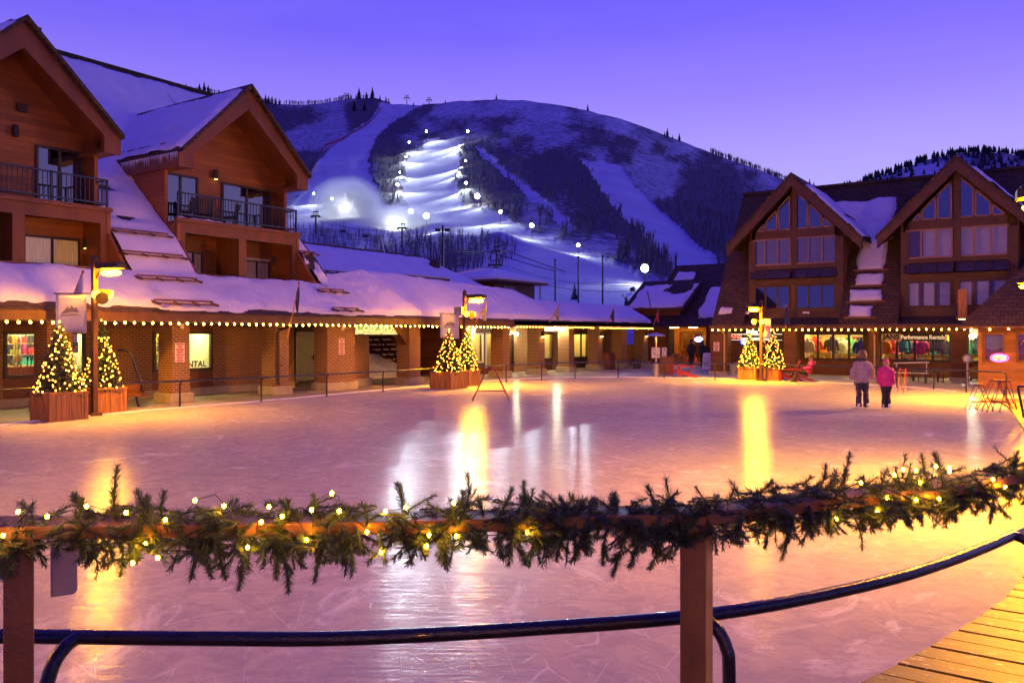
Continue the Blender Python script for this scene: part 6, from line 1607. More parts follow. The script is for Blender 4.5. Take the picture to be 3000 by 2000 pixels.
# pale plate hung beside the left post
p0 = onz(100, 1552, 1.49)+Vector((-SA, CA, 0))*.10
d = Vector((CA, SA, 0))*.85+Vector((-SA, CA, 0))*.52; d.normalize(); mb = MB(); w_, h_, r_ = .085, .265, .018; poly = []
for cx_, cy_, a0 in ((w_-r_, -h_+r_, -90), (w_-r_, -r_, 0)):
    for q in range(5): a_ = R(a0+q*22.5); poly.append((cx_+r_*math.cos(a_), cy_+r_*math.sin(a_)))
poly += [(0, 0), (0, -h_)]
nn = d.cross(Vector((0, 0, 1)))*.003
vs = [p0+d*a_+Vector((0, 0, b_))+nn for a_, b_ in poly]+[p0+d*a_+Vector((0, 0, b_))-nn for a_, b_ in poly]; n_ = len(poly)
mb.add(vs, [tuple(range(n_)), tuple(range(2*n_-1, n_-1, -1))]+[(i, n_+i, n_+(i+1) % n_, (i+1) % n_) for i in range(n_)])
tag(mb.build('sign_plate', pbr('pale_sign_metal', (.42, .38, .38), .35, .3, var=.15)), 'blank grey sign plate with rounded corners beside the left post of the wooden railing', 'sign')

# ------------------------------------------------------------------ fir garland and its lights
def Yof(p): return -p.x*SA+p.y*CA
gm = MB(); rr = random.Random(11)
VC = []
def twig(a_, b_, n_needles, ln, curve=.0):
    a_ = Vector(a_); b_ = Vector(b_); d = b_-a_; L = d.length; d.normalize()
    u = d.cross(Vector((0, 0, 1)));
    if u.length < .1: u = d.cross(Vector((1, 0, 0)))
    u.normalize(); v = d.cross(u)
    mid = (a_+b_)/2+(u*rr.uniform(-1, 1)+v*rr.uniform(-1, 1))*L*.16
    P = [a_.lerp(mid, t_).lerp(mid.lerp(b_, t_), t_) for t_ in (0, .25, .5, .75, 1)]
    gm.m = 1; gm.tube(P, .0022, 4); gm.m = 0
    for k_ in range(n_needles):
        t_ = (k_+rr.random())/n_needles; q = t_*4; i = min(3, int(q)); p = P[i].lerp(P[i+1], q-i); dd = (P[i+1]-P[i]).normalized()
        a0 = rr.uniform(0, 6.28); side = u*math.cos(a0)+v*math.sin(a0)
        tip = p+(side*rr.uniform(.75, 1)+dd*rr.uniform(.45, .95))*ln*rr.uniform(.7, 1.15)*(1-.35*max(0, t_-.8)/.2)
        w_ = side.cross(dd).normalized()*.0013
        m2 = p.lerp(tip, .55)+Vector((0, 0, -.002))
        gm.add([p-w_, p+w_, m2+w_*.9, m2-w_*.9, tip], [(0, 1, 2, 3), (3, 2, 4)])
def gp(px, py, dy=0.0):
    Yr = Yof(railpt(px)); return atd(px, py, Yr+dy)
down = [(10, 1690), (60, 1600), (355, 1682), (330, 1640), (400, 1640), (450, 1610), (560, 1695), (620, 1690), (590, 1640), (700, 1722), (660, 1690), (770, 1660), (845, 1732), (810, 1690), (920, 1702), (880, 1640), (985, 1640), (1030, 1685), (1010, 1650), (1060, 1620), (1130, 1650), (1120, 1610), (1240, 1625), (1310, 1662), (1290, 1640), (1400, 1600), (1490, 1650), (1470, 1630), (1550, 1655), (1580, 1640), (1630, 1640), (1680, 1642), (1720, 1620), (1795, 1682), (1765, 1650), (1850, 1655), (1905, 1662), (1940, 1640), (1880, 1610), (2010, 1590), (2150, 1560), (2290, 1640), (2240, 1600), (2210, 1570), (2310, 1580), (2380, 1572), (2350, 1550), (2435, 1555), (2530, 1552), (2570, 1540), (2660, 1532), (2640, 1510), (2770, 1545), (2800, 1520), (2900, 1528), (2860, 1500), (2960, 1455), (2995, 1475)]
upw = [(190, 1405), (215, 1450), (345, 1362), (330, 1440), (240, 1460), (400, 1440), (430, 1460), (520, 1425), (480, 1440), (690, 1455), (600, 1470), (720, 1470), (845, 1462), (880, 1440), (965, 1430), (920, 1450), (1000, 1450), (1060, 1475), (1165, 1420), (1130, 1440), (1230, 1460), (1370, 1388), (1360, 1440), (1400, 1460), (1535, 1412), (1500, 1430), (1570, 1440), (1600, 1440), (1680, 1450), (1740, 1462), (1640, 1460), (1830, 1425), (1800, 1450), (1895, 1422), (1930, 1445), (1985, 1440), (2040, 1440), (2150, 1430), (2100, 1450), (2190, 1430), (2260, 1405), (2300, 1430), (2360, 1355), (2420, 1360), (2450, 1380), (2490, 1326), (2530, 1370), (2600, 1375), (2620, 1345), (2700, 1330), (2740, 1328), (2790, 1335), (2830, 1345), (2880, 1342), (2920, 1345), (2980, 1322)]
for px, py in down:
    q = railpt(px+rr.uniform(-45, 45))+Vector((SA, -CA, 0))*rr.uniform(-.0, .03); q.z -= rr.uniform(.0, .06); b_ = gp(px, py, rr.uniform(-.06, .10)); L = (b_-q).length
    twig(q, b_, int(300*L/.2+40), .028)
    if rr.random() < .7: m_ = q.lerp(b_, rr.uniform(.3, .6)); twig(m_, m_+Vector((CA, SA, 0))*rr.uniform(-.06, .06)+Vector((0, 0, -rr.uniform(.03, .07)))+Vector((-SA, CA, 0))*rr.uniform(-.03, .04), 70, .027)
for px, py in upw:
    if rr.random() < .4: continue
    q = railpt(px+rr.uniform(-45, 45))-Vector((SA, -CA, 0))*rr.uniform(0, .12); b_ = gp(px, py, rr.uniform(.0, .14)); L = (b_-q).length
    twig(q, b_, int(300*L/.2+40), .028)
# bushy filling where the garland is thick
thick = [(-1300, -1000, 30), (-1000, -700, 30), (-700, -400, 30), (-400, -100, 30), (-80, 130, 22), (150, 330, 18), (330, 470, 14), (470, 640, 22), (570, 760, 22), (770, 920, 26), (900, 1050, 26), (1130, 1270, 20), (1280, 1420, 24), (1470, 1560, 20), (1540, 1740, 36), (1790, 1930, 26), (1930, 2060, 28), (2050, 2200, 16), (2190, 2330, 20), (2340, 2500, 34), (2480, 2640, 26), (2620, 2760, 28), (2750, 2900, 28), (2860, 3080, 34)]
for a0, b0, n_ in thick:
    for _ in range(int(n_*2.9)):
        px = min(b0+30, max(a0-30, rr.gauss((a0+b0)/2, (b0-a0)*.24))); c = railpt(px)-Vector((SA, -CA, 0))*rr.uniform(-.05, .17); c.z += rr.uniform(-.09, .03)
        dirv = (Vector((CA, SA, 0))*rr.choice((-1, 1))*rr.uniform(.3, 1)+Vector((rr.uniform(-.6, .6), rr.uniform(-.6, .6), rr.uniform(-.9, .45)))).normalized()
        twig(c, c+dirv*rr.uniform(.05, .12), 84, .026)
core = MB()
garl = gm.build('fir_garland', [M['needle'], M['bark']], origin=tuple(railpt(1200))); tag(garl, 'shaggy green fir garland wound along the wooden railing', 'garland')
bl = [(120/2.24, 1300+445/2.24), (310/2.24, 1300+475/2.24), (20/2.24, 1300+600/2.24), (568/2.24, 1300+408/2.24), (828/2.24, 1300+450/2.24), (1085/2.24, 1300+497/2.24), (1280/2.24, 1300+370/2.24), (1470/2.24, 1300+408/2.24), (1765/2.24, 1300+412/2.24), (1852/2.24, 1300+475/2.24), (1715/2.24, 1300+512/2.24), (2045/2.24, 1300+432/2.24), (2178/2.24, 1300+322/2.24), (2225/2.24, 1300+440/2.24), (2012/2.24, 1300+630/2.24), (1625/2.24, 1300+678/2.24), (955/2.24, 1300+655/2.24), (870/2.24, 1300+780/2.24), (1035/2.24, 1300+745/2.24)]
bl += [(1000+a_/2.24, 1300+b_/2.24) for a_, b_ in [(290, 443), (425, 415), (738, 387), (168, 577), (262, 707), (575, 597), (755, 605), (1220, 580), (560, 670)]]
bl += [(2000+a_/2.091, 1250+b_/2.091) for a_, b_ in [(1092, 342), (1297, 295), (1352, 262), (1430, 268), (1552, 242), (1632, 252), (1635, 275), (1455, 340), (1255, 433), (1430, 448), (1192, 520), (940, 563), (1900, 322), (1975, 368), (1570, 440)]]
e = empty('garland_lights', railpt(1200), 0, 'string of small warm bulbs threaded through the fir garland', 'string lights')
pts = []
for px, py in sorted(bl): p = gp(px, py, -.045); bulb(e, p, .0062, 'bulbgar'); pts.append(p)
wv = []
for a_, b_ in zip(pts, pts[1:]):
    wv += [tuple(a_+Vector((-SA, CA, 0))*.015), tuple(a_.lerp(b_, .5)+Vector((-SA, CA, 0))*.05+Vector((0, 0, rr.uniform(-.03, .02))))]
MB().tube(wv, .0016, 4).build('wire', M['fir'], e)
# ------------------------------------------------------------------ people
SKIN = pbr('skin', (.42, .24, .16), .55, var=.08)
def loft(mb, rings, n=14):
    """rings: (x, y, z, rx, ry) from one end to the other"""
    b = len(mb.v)
    for x, y, z, rx, ry in rings:
        for q in range(n): a_ = 2*math.pi*q/n; mb.v.append((x+rx*math.cos(a_), y+ry*math.sin(a_), z))
    for i in range(len(rings)-1):
        for q in range(n):
            q2 = (q+1) % n; mb.f.append((b+i*n+q, b+i*n+q2, b+(i+1)*n+q2, b+(i+1)*n+q)); mb.mi.append(0)
    mb.f.append(tuple(b+q for q in range(n-1, -1, -1))); mb.mi.append(0); mb.f.append(tuple(b+(len(rings)-1)*n+q for q in range(n))); mb.mi.append(0)
FOLD = bpy.data.textures.new('cloth_fold', 'CLOUDS'); FOLD.noise_scale = .11; FOLD.noise_depth = 3
def fuse(mb, name, mat, parent, vox=.016, sm=2, fold=0):
    """weld overlapping shapes into one continuous skin"""
    o = mb.build(name, mat, None, origin=(0, 0, 0)); md = o.modifiers.new('r', 'REMESH'); md.mode = 'VOXEL'; md.voxel_size = vox; md.use_smooth_shade = True
    ms = o.modifiers.new('s', 'SMOOTH'); ms.factor = .5; ms.iterations = sm
    if fold: dm = o.modifiers.new('d', 'DISPLACE'); dm.texture = FOLD; dm.strength = fold; dm.mid_level = .5
    apply_mods(o)
    o.parent = parent; KIDS.setdefault(parent.name, []).append(o); return o
def figure(loc, rz, h, label, coat, legs, hair, hairlen, skates=True, hem=.47, flare=1.25, hat=None, gloves=None, fur=None, spread=.10, armout=.27, group=None, head=0.0):
    """standing figure facing local +y; heights are fractions of h"""
    e = empty('person', loc, rz, label, 'person', group); b0 = .055 if skates else 0.0; H = h
    def z(f): return b0+f*(H-b0)
    mb = MB()
    loft(mb, [(0, 0, z(.46), .13, .09), (0, 0, z(.52), .15, .10), (0, 0, z(.62), .125, .085), (0, 0, z(.72), .155, .10), (0, 0, z(.80), .165, .085), (0, 0, z(.835), .07, .06), (0, .005, z(.87), .05, .05), (0, .01, z(.885), .055, .06)])
    mb.ball((0, .015, z(.933)), .095, 14, 10, (.86, 1.02, 1.22)); mb.ball((0, .115, z(.925)), .018, 8, 6, (.9, 1.1, 1.6))
    for s_ in (-1, 1):
        mb.ball((s_*.08, .005, z(.93)), .022, 8, 6, (.5, .9, 1.4))
        mb.tube([(s_*.085, 0, z(.47)), (s_*(spread+.005), .01, z(.27)), (s_*spread, -.01, z(.05)), (s_*spread, -.01, z(.02))], [.085, .06, .043, .043], 10)
        mb.tube([(s_*spread, -.06, z(.018)), (s_*spread, .07, z(.015)), (s_*(spread+.005), .14, z(.012))], [.042, .045, .03], 8)
        mb.tube([(s_*.15, 0, z(.80)), (s_*(armout-.04), -.01, z(.63)), (s_*armout, .03, z(.485))], [.052, .042, .032], 10)
    body = fuse(mb, 'body', SKIN, e, .014)
    eyes = MB(); 
    for s_ in (-1, 1): eyes.ball((s_*.033, .102, z(.94)), .009, 6, 5)
    eyes.box(-.022, .022, .103, .11, z(.902), z(.905)); eyes.build('face_detail', M['ink'], body)
    mb = MB()
    for s_ in (-1, 1):
        loft(mb, [(s_*(spread-.01), -.012, z(.012), .078, .095), (s_*(spread-.01), -.01, z(.06), .074, .085), (s_*(spread-.012), 0, z(.27), .073, .082), (s_*.085, 0, z(.44), .098, .11), (s_*.07, 0, z(.52), .10, .11)])
    loft(mb, [(0, 0, z(.45), .15, .11), (0, 0, z(.57), .155, .11)]); fuse(mb, 'trousers', legs, e, .014, 2, .05)
    mb = MB(); w_ = .19*flare
    loft(mb, [(0, 0, z(hem), w_*1.02, w_*.66), (0, 0, z(hem+.03), w_*1.03, w_*.67), (0, 0, z(.60), .178*flare, .128*flare), (0, 0, z(.70), .19*1.05, .135), (0, 0, z(.785), .20, .118), (0, 0, z(.825), .13, .095), (0, 0, z(.85), .088, .085)], 18)
    for s_ in (-1, 1): mb.tube([(s_*.155, 0, z(.79)), (s_*.215, -.005, z(.72)), (s_*(armout-.015), -.012, z(.60)), (s_*(armout+.01), .03, z(.505))], [.078, .080, .070, .062], 12)
    fuse(mb, 'coat', coat, e, .016, 2, .075)
    if fur:
        mb = MB(); mb.tube([(.115*math.cos(a_), .11*math.sin(a_)-.012, z(.835)+.02*math.sin(a_+3)) for a_ in np.linspace(0, 2*math.pi, 16)], [.038+.01*(q % 2) for q in range(16)], 7); fuse(mb, 'fur_collar', fur, e, .012, 1)
    # hands: palm, four fingers, thumb
    hm = gloves or SKIN
    for s_ in (-1, 1):
        mb = MB(); c = Vector((s_*(armout+.012), .04, z(.455)))
        mb.tube([c+Vector((0, -.01, .06)), c+Vector((0, 0, .02)), c+Vector((0, .004, -.03))], [.028, .036, .034], 8, flat=.6)
        for q in range(4):
            o_ = (q-1.5)*.017; L = (.062, .072, .068, .052)[q]; mb.tube([c+Vector((0, o_, -.025)), c+Vector((-s_*.004, o_*1.1+.004, -.025-L*.55)), c+Vector((-s_*.016, o_*1.1+.008, -.025-L))], [.010, .0095, .008], 6)
        mb.tube([c+Vector((0, .028, .02)), c+Vector((-s_*.008, .05, -.006)), c+Vector((-s_*.012, .052, -.034))], [.011, .010, .008], 6)
        mb.build('hand' if not gloves else 'glove', hm, e, smooth=True)
    if hat:
        mb = MB(); loft(mb, [(0, .005, z(.905), .098, .112), (0, .004, z(.925), .104, .118), (0, 0, z(.96), .098, .108), (0, 0, z(.99), .068, .074), (0, 0, z(1.004), .02, .02)]); fuse(mb, 'hat', hat, e, .011, 1)
        mb = MB(); loft(mb, [(0, -.035, z(.86), .075, .05), (0, -.03, z(.90), .10, .085), (0, -.02, z(.93), .098, .09)]); fuse(mb, 'hair', hair, e, .012, 1)
    else:
        mb = MB(); mb.ball((0, -.008, z(.94)), .112, 14, 9, (.95, 1.02, 1.14))
        loft(mb, [(0, -.07, z(.935-hairlen), .08, .035), (0, -.07, z(.93-hairlen*.6), .112, .055), (0, -.05, z(.92), .112, .08), (0, -.03, z(.96), .09, .08)])
        # cut the face free by keeping the hair behind the brow
        mb.v = [(x, min(y, .055), z_) for x, y, z_ in mb.v]; fuse(mb, 'hair', hair, e, .012, 1, .03)
    for s_ in (-1, 1):
        mb = MB()
        if skates:
            mb.tube([(s_*spread, -.085, .065), (s_*spread, .02, .07), (s_*spread, .14, .060)], [.045, .052, .034], 10); mb.tube([(s_*spread, -.05, .08), (s_*spread, -.045, .17)], [.055, .052], 10)
            o = fuse(mb, 'skate', M['white'], e, .010, 1); bl_ = MB(); bl_.box(s_*spread-.003, s_*spread+.003, -.12, .17, 0, .020); bl_.box(s_*spread-.004, s_*spread+.004, -.08, -.05, .018, .06); bl_.box(s_*spread-.004, s_*spread+.004, .08, .11, .018, .05); bl_.build('blade', M['steel'], o)
        else:
            mb.tube([(s_*spread, -.08, .045), (s_*spread, .03, .045), (s_*spread, .16, .035)], [.045, .05, .035], 10); mb.tube([(s_*spread, -.045, .05), (s_*spread, -.04, .2)], [.052, .055], 10); fuse(mb, 'boot', M['ink'], e, .011, 1)
    return e
PARKA = pbr('mauve_grey_parka', (.36, .26, .27), .8, var=.30, vscale=22, bump=.4, bscale=50)
DENIM = pbr('dark_denim', (.030, .028, .055), .8, var=.4, vscale=12)
BROWNHAIR = pbr('light_brown_hair', (.16, .085, .035), .6, var=.5, vscale=14, stretch=(8, 8, .6))
FUR = pbr('dark_fur_trim', (.06, .04, .035), .9, var=.6, vscale=40)
PINK = pbr('magenta_jacket', (.62, .02, .20), .6, var=.2, vscale=10, bump=.3, bscale=14)
BLACKP = pbr('black_snow_trousers', (.018, .014, .016), .7, var=.3)
HATP = pbr('pink_knit_hat', (.68, .10, .16), .8, var=.5, vscale=9)
BLOND = pbr('blond_hair', (.42, .28, .13), .6, var=.3, vscale=14)
DARKC = pbr('dark_coat', (.045, .038, .036), .8, var=.3)
BLACKG = pbr('dark_glove', (.02, .016, .018), .7, var=.2)
zi = .03
p = onz(2526, 1198, zi); figure(p, AZ+R(4), 1.66, 'adult skater seen from behind in a mauve grey parka and dark trousers', PARKA, DENIM, BROWNHAIR, .115, True, .435, 1.16, None, BLACKG, FUR, .115, .300)
p = onz(2596, 1200, zi); kid = figure(p, AZ-R(8), 1.43, 'child skater seen from behind in a bright pink jacket and knitted hat', PINK, BLACKP, BLOND, .06, True, .44, 1.12, HATP, BLACKG, None, .085, .252); kid.scale = (.80, .82, 1)
p = Vector((xy(2026, 53.3), 53.3, 0)); figure(p, R(10), 1.78, 'person in a long dark coat standing at the bar steps, left of the pair', DARKC, BLACKP, FUR, .05, False, .40, 1.2, None, BLACKG, None, .10, .27)
p = Vector((xy(2058, 52.9), 52.9, 0)); figure(p, R(-15), 1.70, 'person in dark clothes standing at the bar doorway, right of the pair', DENIM, BLACKP, FUR, .07, False, .46, 1.1, None, BLACKG, None, .09, .25)

# ------------------------------------------------------------------ red deck chairs by the ice
def deck_chair(loc, rz, lab):
    e = empty('deck_chair', loc, rz, lab, 'chair', 'red wooden deck chairs beside the ice')
    mb = MB()
    for i in range(5): xx = -.24+i*.12; mb.bar((xx, -.10, .24), (xx*1.15, .30, 1.0-.05*abs(i-2)), .105, .022)
    mb.bar((-.30, .10, .60), (.30, .10, .60), .05, .025); mb.build('backrest', M['red'], e)
    mb = MB()
    for i in range(6): yy = -.52+i*.09; zz = .36-.02*i; mb.box(-.28, .28, yy-.04, yy+.04, zz-.012, zz+.012)
    mb.build('seat', M['red'], e)
    for s_ in (-1, 1):
        mb = MB(); mb.box(s_*.36-.07, s_*.36+.07, -.58, .18, .555, .58); mb.build('armrest', M['red'], e)
        mb = MB(); mb.box(s_*.31-.02, s_*.31+.02, -.58, -.48, 0, .555); mb.build('front_leg', M['red'], e)
        mb = MB(); mb.bar((s_*.31, -.54, .32), (s_*.31, .34, .03), .04, .10); mb.build('rear_leg', M['red'], e)
    return e
ch = deck_chair((0, 0, 0), 0, 'red deck chair behind the rail, nearer one of the pair beside the patio heater')
p = onz(2012, 1108); ch.location = p+Vector((0, .45, 0)); ch.rotation_euler = (0, 0, R(-66))
clone(ch, onz(1994, 1104)+Vector((-.35, 1.0, 0)), R(-70), 'red deck chair behind the rail, farther one of the pair beside the patio heater')
clone(ch, onz(2318, 1120)+Vector((-.1, .75, 0)), R(-80), 'empty red deck chair right of the right street lamp')
pc = onz(2356, 1121)+Vector((.05, .45, 0)); clone(ch, pc, R(-64), 'red deck chair with a seated person in it')
e = empty('person', pc, R(-64), 'person in a dark cap and magenta jacket sitting in a red deck chair', 'person')
mb = MB(); loft(mb, [(0, -.02, .34, .16, .12), (0, .02, .5, .15, .11), (0, .10, .72, .17, .11), (0, .14, .86, .15, .09), (0, .14, .93, .06, .06), (0, .13, .98, .055, .06)]); mb.ball((0, .12, 1.07), .098, 12, 9, (.88, 1.02, 1.2)); mb.ball((0, .015, 1.06), .018, 6, 5)
for s_ in (-1, 1):
    mb.tube([(s_*.09, 0, .40), (s_*.11, -.46, .50), (s_*.12, -.60, .08)], [.085, .065, .05], 10); mb.tube([(s_*.12, -.58, .05), (s_*.12, -.78, .05)], [.05, .04], 8); mb.tube([(s_*.17, .13, .84), (s_*.28, .02, .64), (s_*.27, -.26, .62)], [.055, .045, .035], 8)
fuse(mb, 'body', SKIN, e, .016)
mb = MB(); loft(mb, [(0, -.03, .36, .20, .15), (0, .02, .52, .19, .14), (0, .10, .74, .205, .135), (0, .14, .87, .17, .11), (0, .14, .94, .09, .085)])
for s_ in (-1, 1): mb.tube([(s_*.165, .13, .84), (s_*.285, .02, .64), (s_*.275, -.22, .62)], [.085, .07, .06], 10)
fuse(mb, 'jacket', PINK, e, .018)
mb = MB()
for s_ in (-1, 1): mb.tube([(s_*.09, -.02, .41), (s_*.11, -.47, .50), (s_*.12, -.61, .10)], [.105, .085, .075], 10); mb.tube([(s_*.12, -.58, .06), (s_*.12, -.80, .055)], [.06, .05], 8)
fuse(mb, 'trousers', BLACKP, e, .018)
mb = MB(); mb.ball((0, .125, 1.11), .118, 12, 8, (.95, 1.05, .95)); mb.tube([(0, .03, 1.12), (0, -.07, 1.10)], [.09, .07], 8, flat=.2); mb.v = [(x, y, max(z_, 1.09)) for x, y, z_ in mb.v]; fuse(mb, 'cap', DARKC, e, .012, 1)
for s_ in (-1, 1):
    mb = MB(); c = Vector((s_*.265, -.30, .62)); mb.tube([c+Vector((0, .05, 0)), c-Vector((0, .03, 0))], [.03, .036], 8, flat=.6)
    for q in range(4): mb.tube([c+Vector(((q-1.5)*.017, -.03, 0)), c+Vector(((q-1.5)*.018, -.07, -.012)), c+Vector(((q-1.5)*.018, -.09, -.035))], [.010, .009, .008], 6)
    mb.tube([c+Vector((-s_*.03, .01, 0)), c+Vector((-s_*.045, -.03, -.01))], [.011, .009], 6); mb.build('glove', BLACKG, e, smooth=True)

# ------------------------------------------------------------------ skating frames
def skate_frame(loc, rz, lab, s=1.0, wd=.24, hl=.58, hh=1.06, grp='red skating support frames on the ice'):
    e = empty('skating_frame', loc, rz, lab, 'skating aid', grp); r_ = .016
    for sg in (-1, 1):
        y_ = sg*wd/2; pts = smooth([(-hl, y_, .03), (-.13, y_, hh-.08), (-.07, y_, hh), (.07, y_, hh), (.13, y_, hh-.08), (hl, y_, .03)], 5, False)
        mb = MB(); mb.tube(pts, r_, 7); mb.build('side_frame', M['redtube'], e, smooth=True)
        mb = MB(); mb.bar((-hl*.72, y_, .30), (hl*.72, y_, .30), .022); mb.build('cross_bar', M['redtube'], e)
    mb = MB(); mb.tube([(-.09, -wd/2, hh-.04), (-.09, wd/2, hh-.04)], r_*1.2, 7); mb.tube([(.09, -wd/2, hh-.04), (.09, wd/2, hh-.04)], r_*1.2, 7); mb.build('handle', M['redtube'], e)
    for a_ in (-hl, hl):
        for y_ in (-wd/2, wd/2): mb = MB(); mb.ball((a_, y_, .03), .036, 8, 6); mb.build('foot', M['grey'], e)
    return e
f0 = skate_frame((0, 0, 0), 0, 'tall red skating frame standing alone on the ice near the middle street lamp')
f0.location = onz(1438, 1172, zi); f0.rotation_euler = (0, 0, AZ+R(6))
for px, py, rz, sc_, lab in [(2645, 1150, R(55), .80, 'red skating frame just right of the child skater'), (2868, 1198, R(12), .66, 'leftmost red skating frame of the cluster by the kiosk'), (2912, 1199, R(-14), .78, 'red skating frame in the middle of the cluster by the kiosk, tilted left'), (2928, 1204, R(10), .80, 'front red skating frame of the cluster by the kiosk'), (2944, 1202, R(32), .78, 'rightmost red skating frame of the cluster by the kiosk')]:
    clone(f0, onz(px, py, zi), AZ+rz, lab, scale=(sc_*1.0, sc_, sc_))

# ------------------------------------------------------------------ plaza furniture
p = onz(1922, 1103); e = empty('patio_heater', p, 0, 'tall steel patio heater with a wide blue tinted hood', 'heater')
mb = MB(); mb.lathe([(.22, 0), (.22, .04), (.17, .05), (.17, .62), (.10, .70)], p, 14); mb.build('base', M['steel'], e, smooth=False)
mb = MB(); mb.lathe([(.035, .68), (.035, 1.72), (.07, 1.74), (.07, 1.98), (.03, 2.0), (.03, 2.04)], p, 12); mb.build('post', M['steel'], e)
mb = MB(); mb.lathe([(.50, 2.03), (.46, 2.07), (.30, 2.15), (.10, 2.19), (.02, 2.20)], p, 20); mb.build('hood', M['steel'], e, smooth=True)
p = onz(1929, 1096); p.y += 1.0; e = empty('map_board', p, 0, 'brown map stand with two framed pale panels behind the patio heater', 'notice board'); dpt = Yof(p)
mb = MB(); mb.obox(p+Vector((0, 0, .46)), Vector((CA, SA, 0))*.36, Vector((-SA, CA, 0))*.3, (0, 0, .46)); mb.build('cabinet', M['trim'], e)
for px, w_, lab in ((1921, .235, 'map'), (1946, .13, 'map')):
    c = atd(px, 1033, dpt-.25); mb = MB(); mb.obox(c, Vector((CA, SA, 0))*w_, Vector((-SA, CA, 0))*.02, (0, 0, .29)); mb.build('panel', M['paper'], e)
    fr = MB()
    for a_, b_, cc in ((0, .30, 1), (0, -.30, 1)): fr.obox(c+Vector((0, 0, b_)), Vector((CA, SA, 0))*(w_+.03), Vector((-SA, CA, 0))*.03, (0, 0, .02))
    for b_ in (-1, 1): fr.obox(c+Vector((CA, SA, 0))*(w_+.012)*b_, Vector((CA, SA, 0))*.018, Vector((-SA, CA, 0))*.03, (0, 0, .28))
    fr.build('panel_frame', M['ink'], e)
    ink = MB(); rr = random.Random(int(px))
    for q in range(7): ink.obox(c+Vector((CA, SA, 0))*rr.uniform(-.6, .6)*w_+Vector((0, 0, rr.uniform(-.2, .2)))-Vector((-SA, CA, 0))*.022, Vector((CA, SA, 0))*w_*rr.uniform(.12, .3), Vector((-SA, CA, 0))*.002, (0, 0, rr.uniform(.015, .05)))
    ink.build('map_print', M['greycloth'], e)
# winners' podium
pz = .0; YP = 53.4; cx_ = xy(1982, YP); e = empty('podium', (cx_, YP, 0), 0, 'yellow wooden winners podium with numbered steps in front of the bar', 'podium')
for dx, hh, num in ((-.50, .48, '3'), (0, .80, '1'), (.50, .60, '2')):
    MB().box(cx_+dx-.24, cx_+dx+.24, YP-.3, YP+.3, 0, hh).build('step', M['planter'], e); lettering(num, .26, M['ink'], e, (cx_+dx, YP-.305, hh-.2), '-y', ext=.003, bold=.006, name='number')
p = ony(2074, 1076, 47.5); p.z = 0; e = empty('sandwich_board', p, 0, 'white folding sandwich board on the pavement left of the chalet column', 'sign')
mb = MB(); 
for s_ in (-1, 1): mb.bar((p.x, p.y+s_*.26, 0), (p.x, p.y+s_*.03, 1.0), .03, .52, up=(1, 0, 0)) if False else mb.add([(p.x-.28, p.y+s_*.26, 0), (p.x+.28, p.y+s_*.26, 0), (p.x+.28, p.y+s_*.03, 1.0), (p.x-.28, p.y+s_*.03, 1.0), (p.x-.28, p.y+s_*.23, 0), (p.x+.28, p.y+s_*.23, 0), (p.x+.28, p.y, 1.0), (p.x-.28, p.y, 1.0)], [(0, 1, 2, 3), (7, 6, 5, 4), (0, 4, 5, 1), (1, 5, 6, 2), (2, 6, 7, 3), (3, 7, 4, 0)])
mb.build('board', M['white'], e); mb = MB()
for q in range(5): mb.add([(p.x-.2, p.y-.262+.046*q+.0*0, .22+.15*q), (p.x+.2-.05*(q % 2), p.y-.262+.046*q, .22+.15*q), (p.x+.2-.05*(q % 2), p.y-.252+.046*q, .26+.15*q), (p.x-.2, p.y-.252+.046*q, .26+.15*q)], [(0, 1, 2, 3)])
mb.build('print', M['greycloth'], e)
def bin_(p, r_, h_, mat, lab):
    e = empty('litter_bin', p, 0, lab, 'bin'); mb = MB(); mb.lathe([(r_*.85, 0), (r_, h_*.92), (r_*1.05, h_*.93), (r_*1.05, h_)], p, 14); mb.build('body', mat, e); mb = MB(); mb.lathe([(r_*.8, h_), (r_*.7, h_+.01)], p, 14); mb.build('opening', M['ink'], e); return e
p = onz(2141, 1098); bin_(p+Vector((0, .4, 0)), .22, .62, M['grey'], 'round grey litter bin left of the right planters')
p = onz(1866, 1079); bin_(p, .28, .55, M['room'], 'low black tub between the last arcade columns')
p = onx(1779, 1073, -22.9); p.z = 0; e = empty('brown_bin', p, 0, 'square brown wooden litter bin at the far end of the arcade', 'bin'); mb = MB(); mb.box(p.x-.35, p.x+.35, p.y-.4, p.y+.4, 0, .95); mb.build('body', M['trim'], e, bevel=.02); MB().box(p.x-.3, p.x+.3, p.y-.35, p.y+.35, .95, 1.02).build('lid', M['beam'], e)
p = onx(1838, 1040, -24.3); p.z = 0; e = empty('orange_cabinet', p, 0, 'upright orange wooden cabinet between the last arcade columns', 'cabinet'); MB().box(p.x-.3, p.x+.3, p.y-.35, p.y+.35, 0, 1.45).build('body', M['kiosk_siding'], e, bevel=.02); MB().box(p.x+.3, p.x+.32, p.y-.3, p.y+.3, .2, 1.35).build('door', M['planter'], e)
p = onz(1087, 1099); e = empty('brown_bin', p+Vector((-4.6, 1.2, 0)), 0, 'round brown barrel bin at the foot of the snow bank in the passage', 'bin'); q = e.location; mb = MB(); mb.lathe([(.30, 0), (.33, .4), (.33, .78), (.27, .86)], (q.x, q.y, 0), 14); mb.build('body', M['trim'], e); mb = MB(); mb.lathe([(.26, .86), (.2, .9)], (q.x, q.y, 0), 14); mb.build('lid', M['ink'], e)
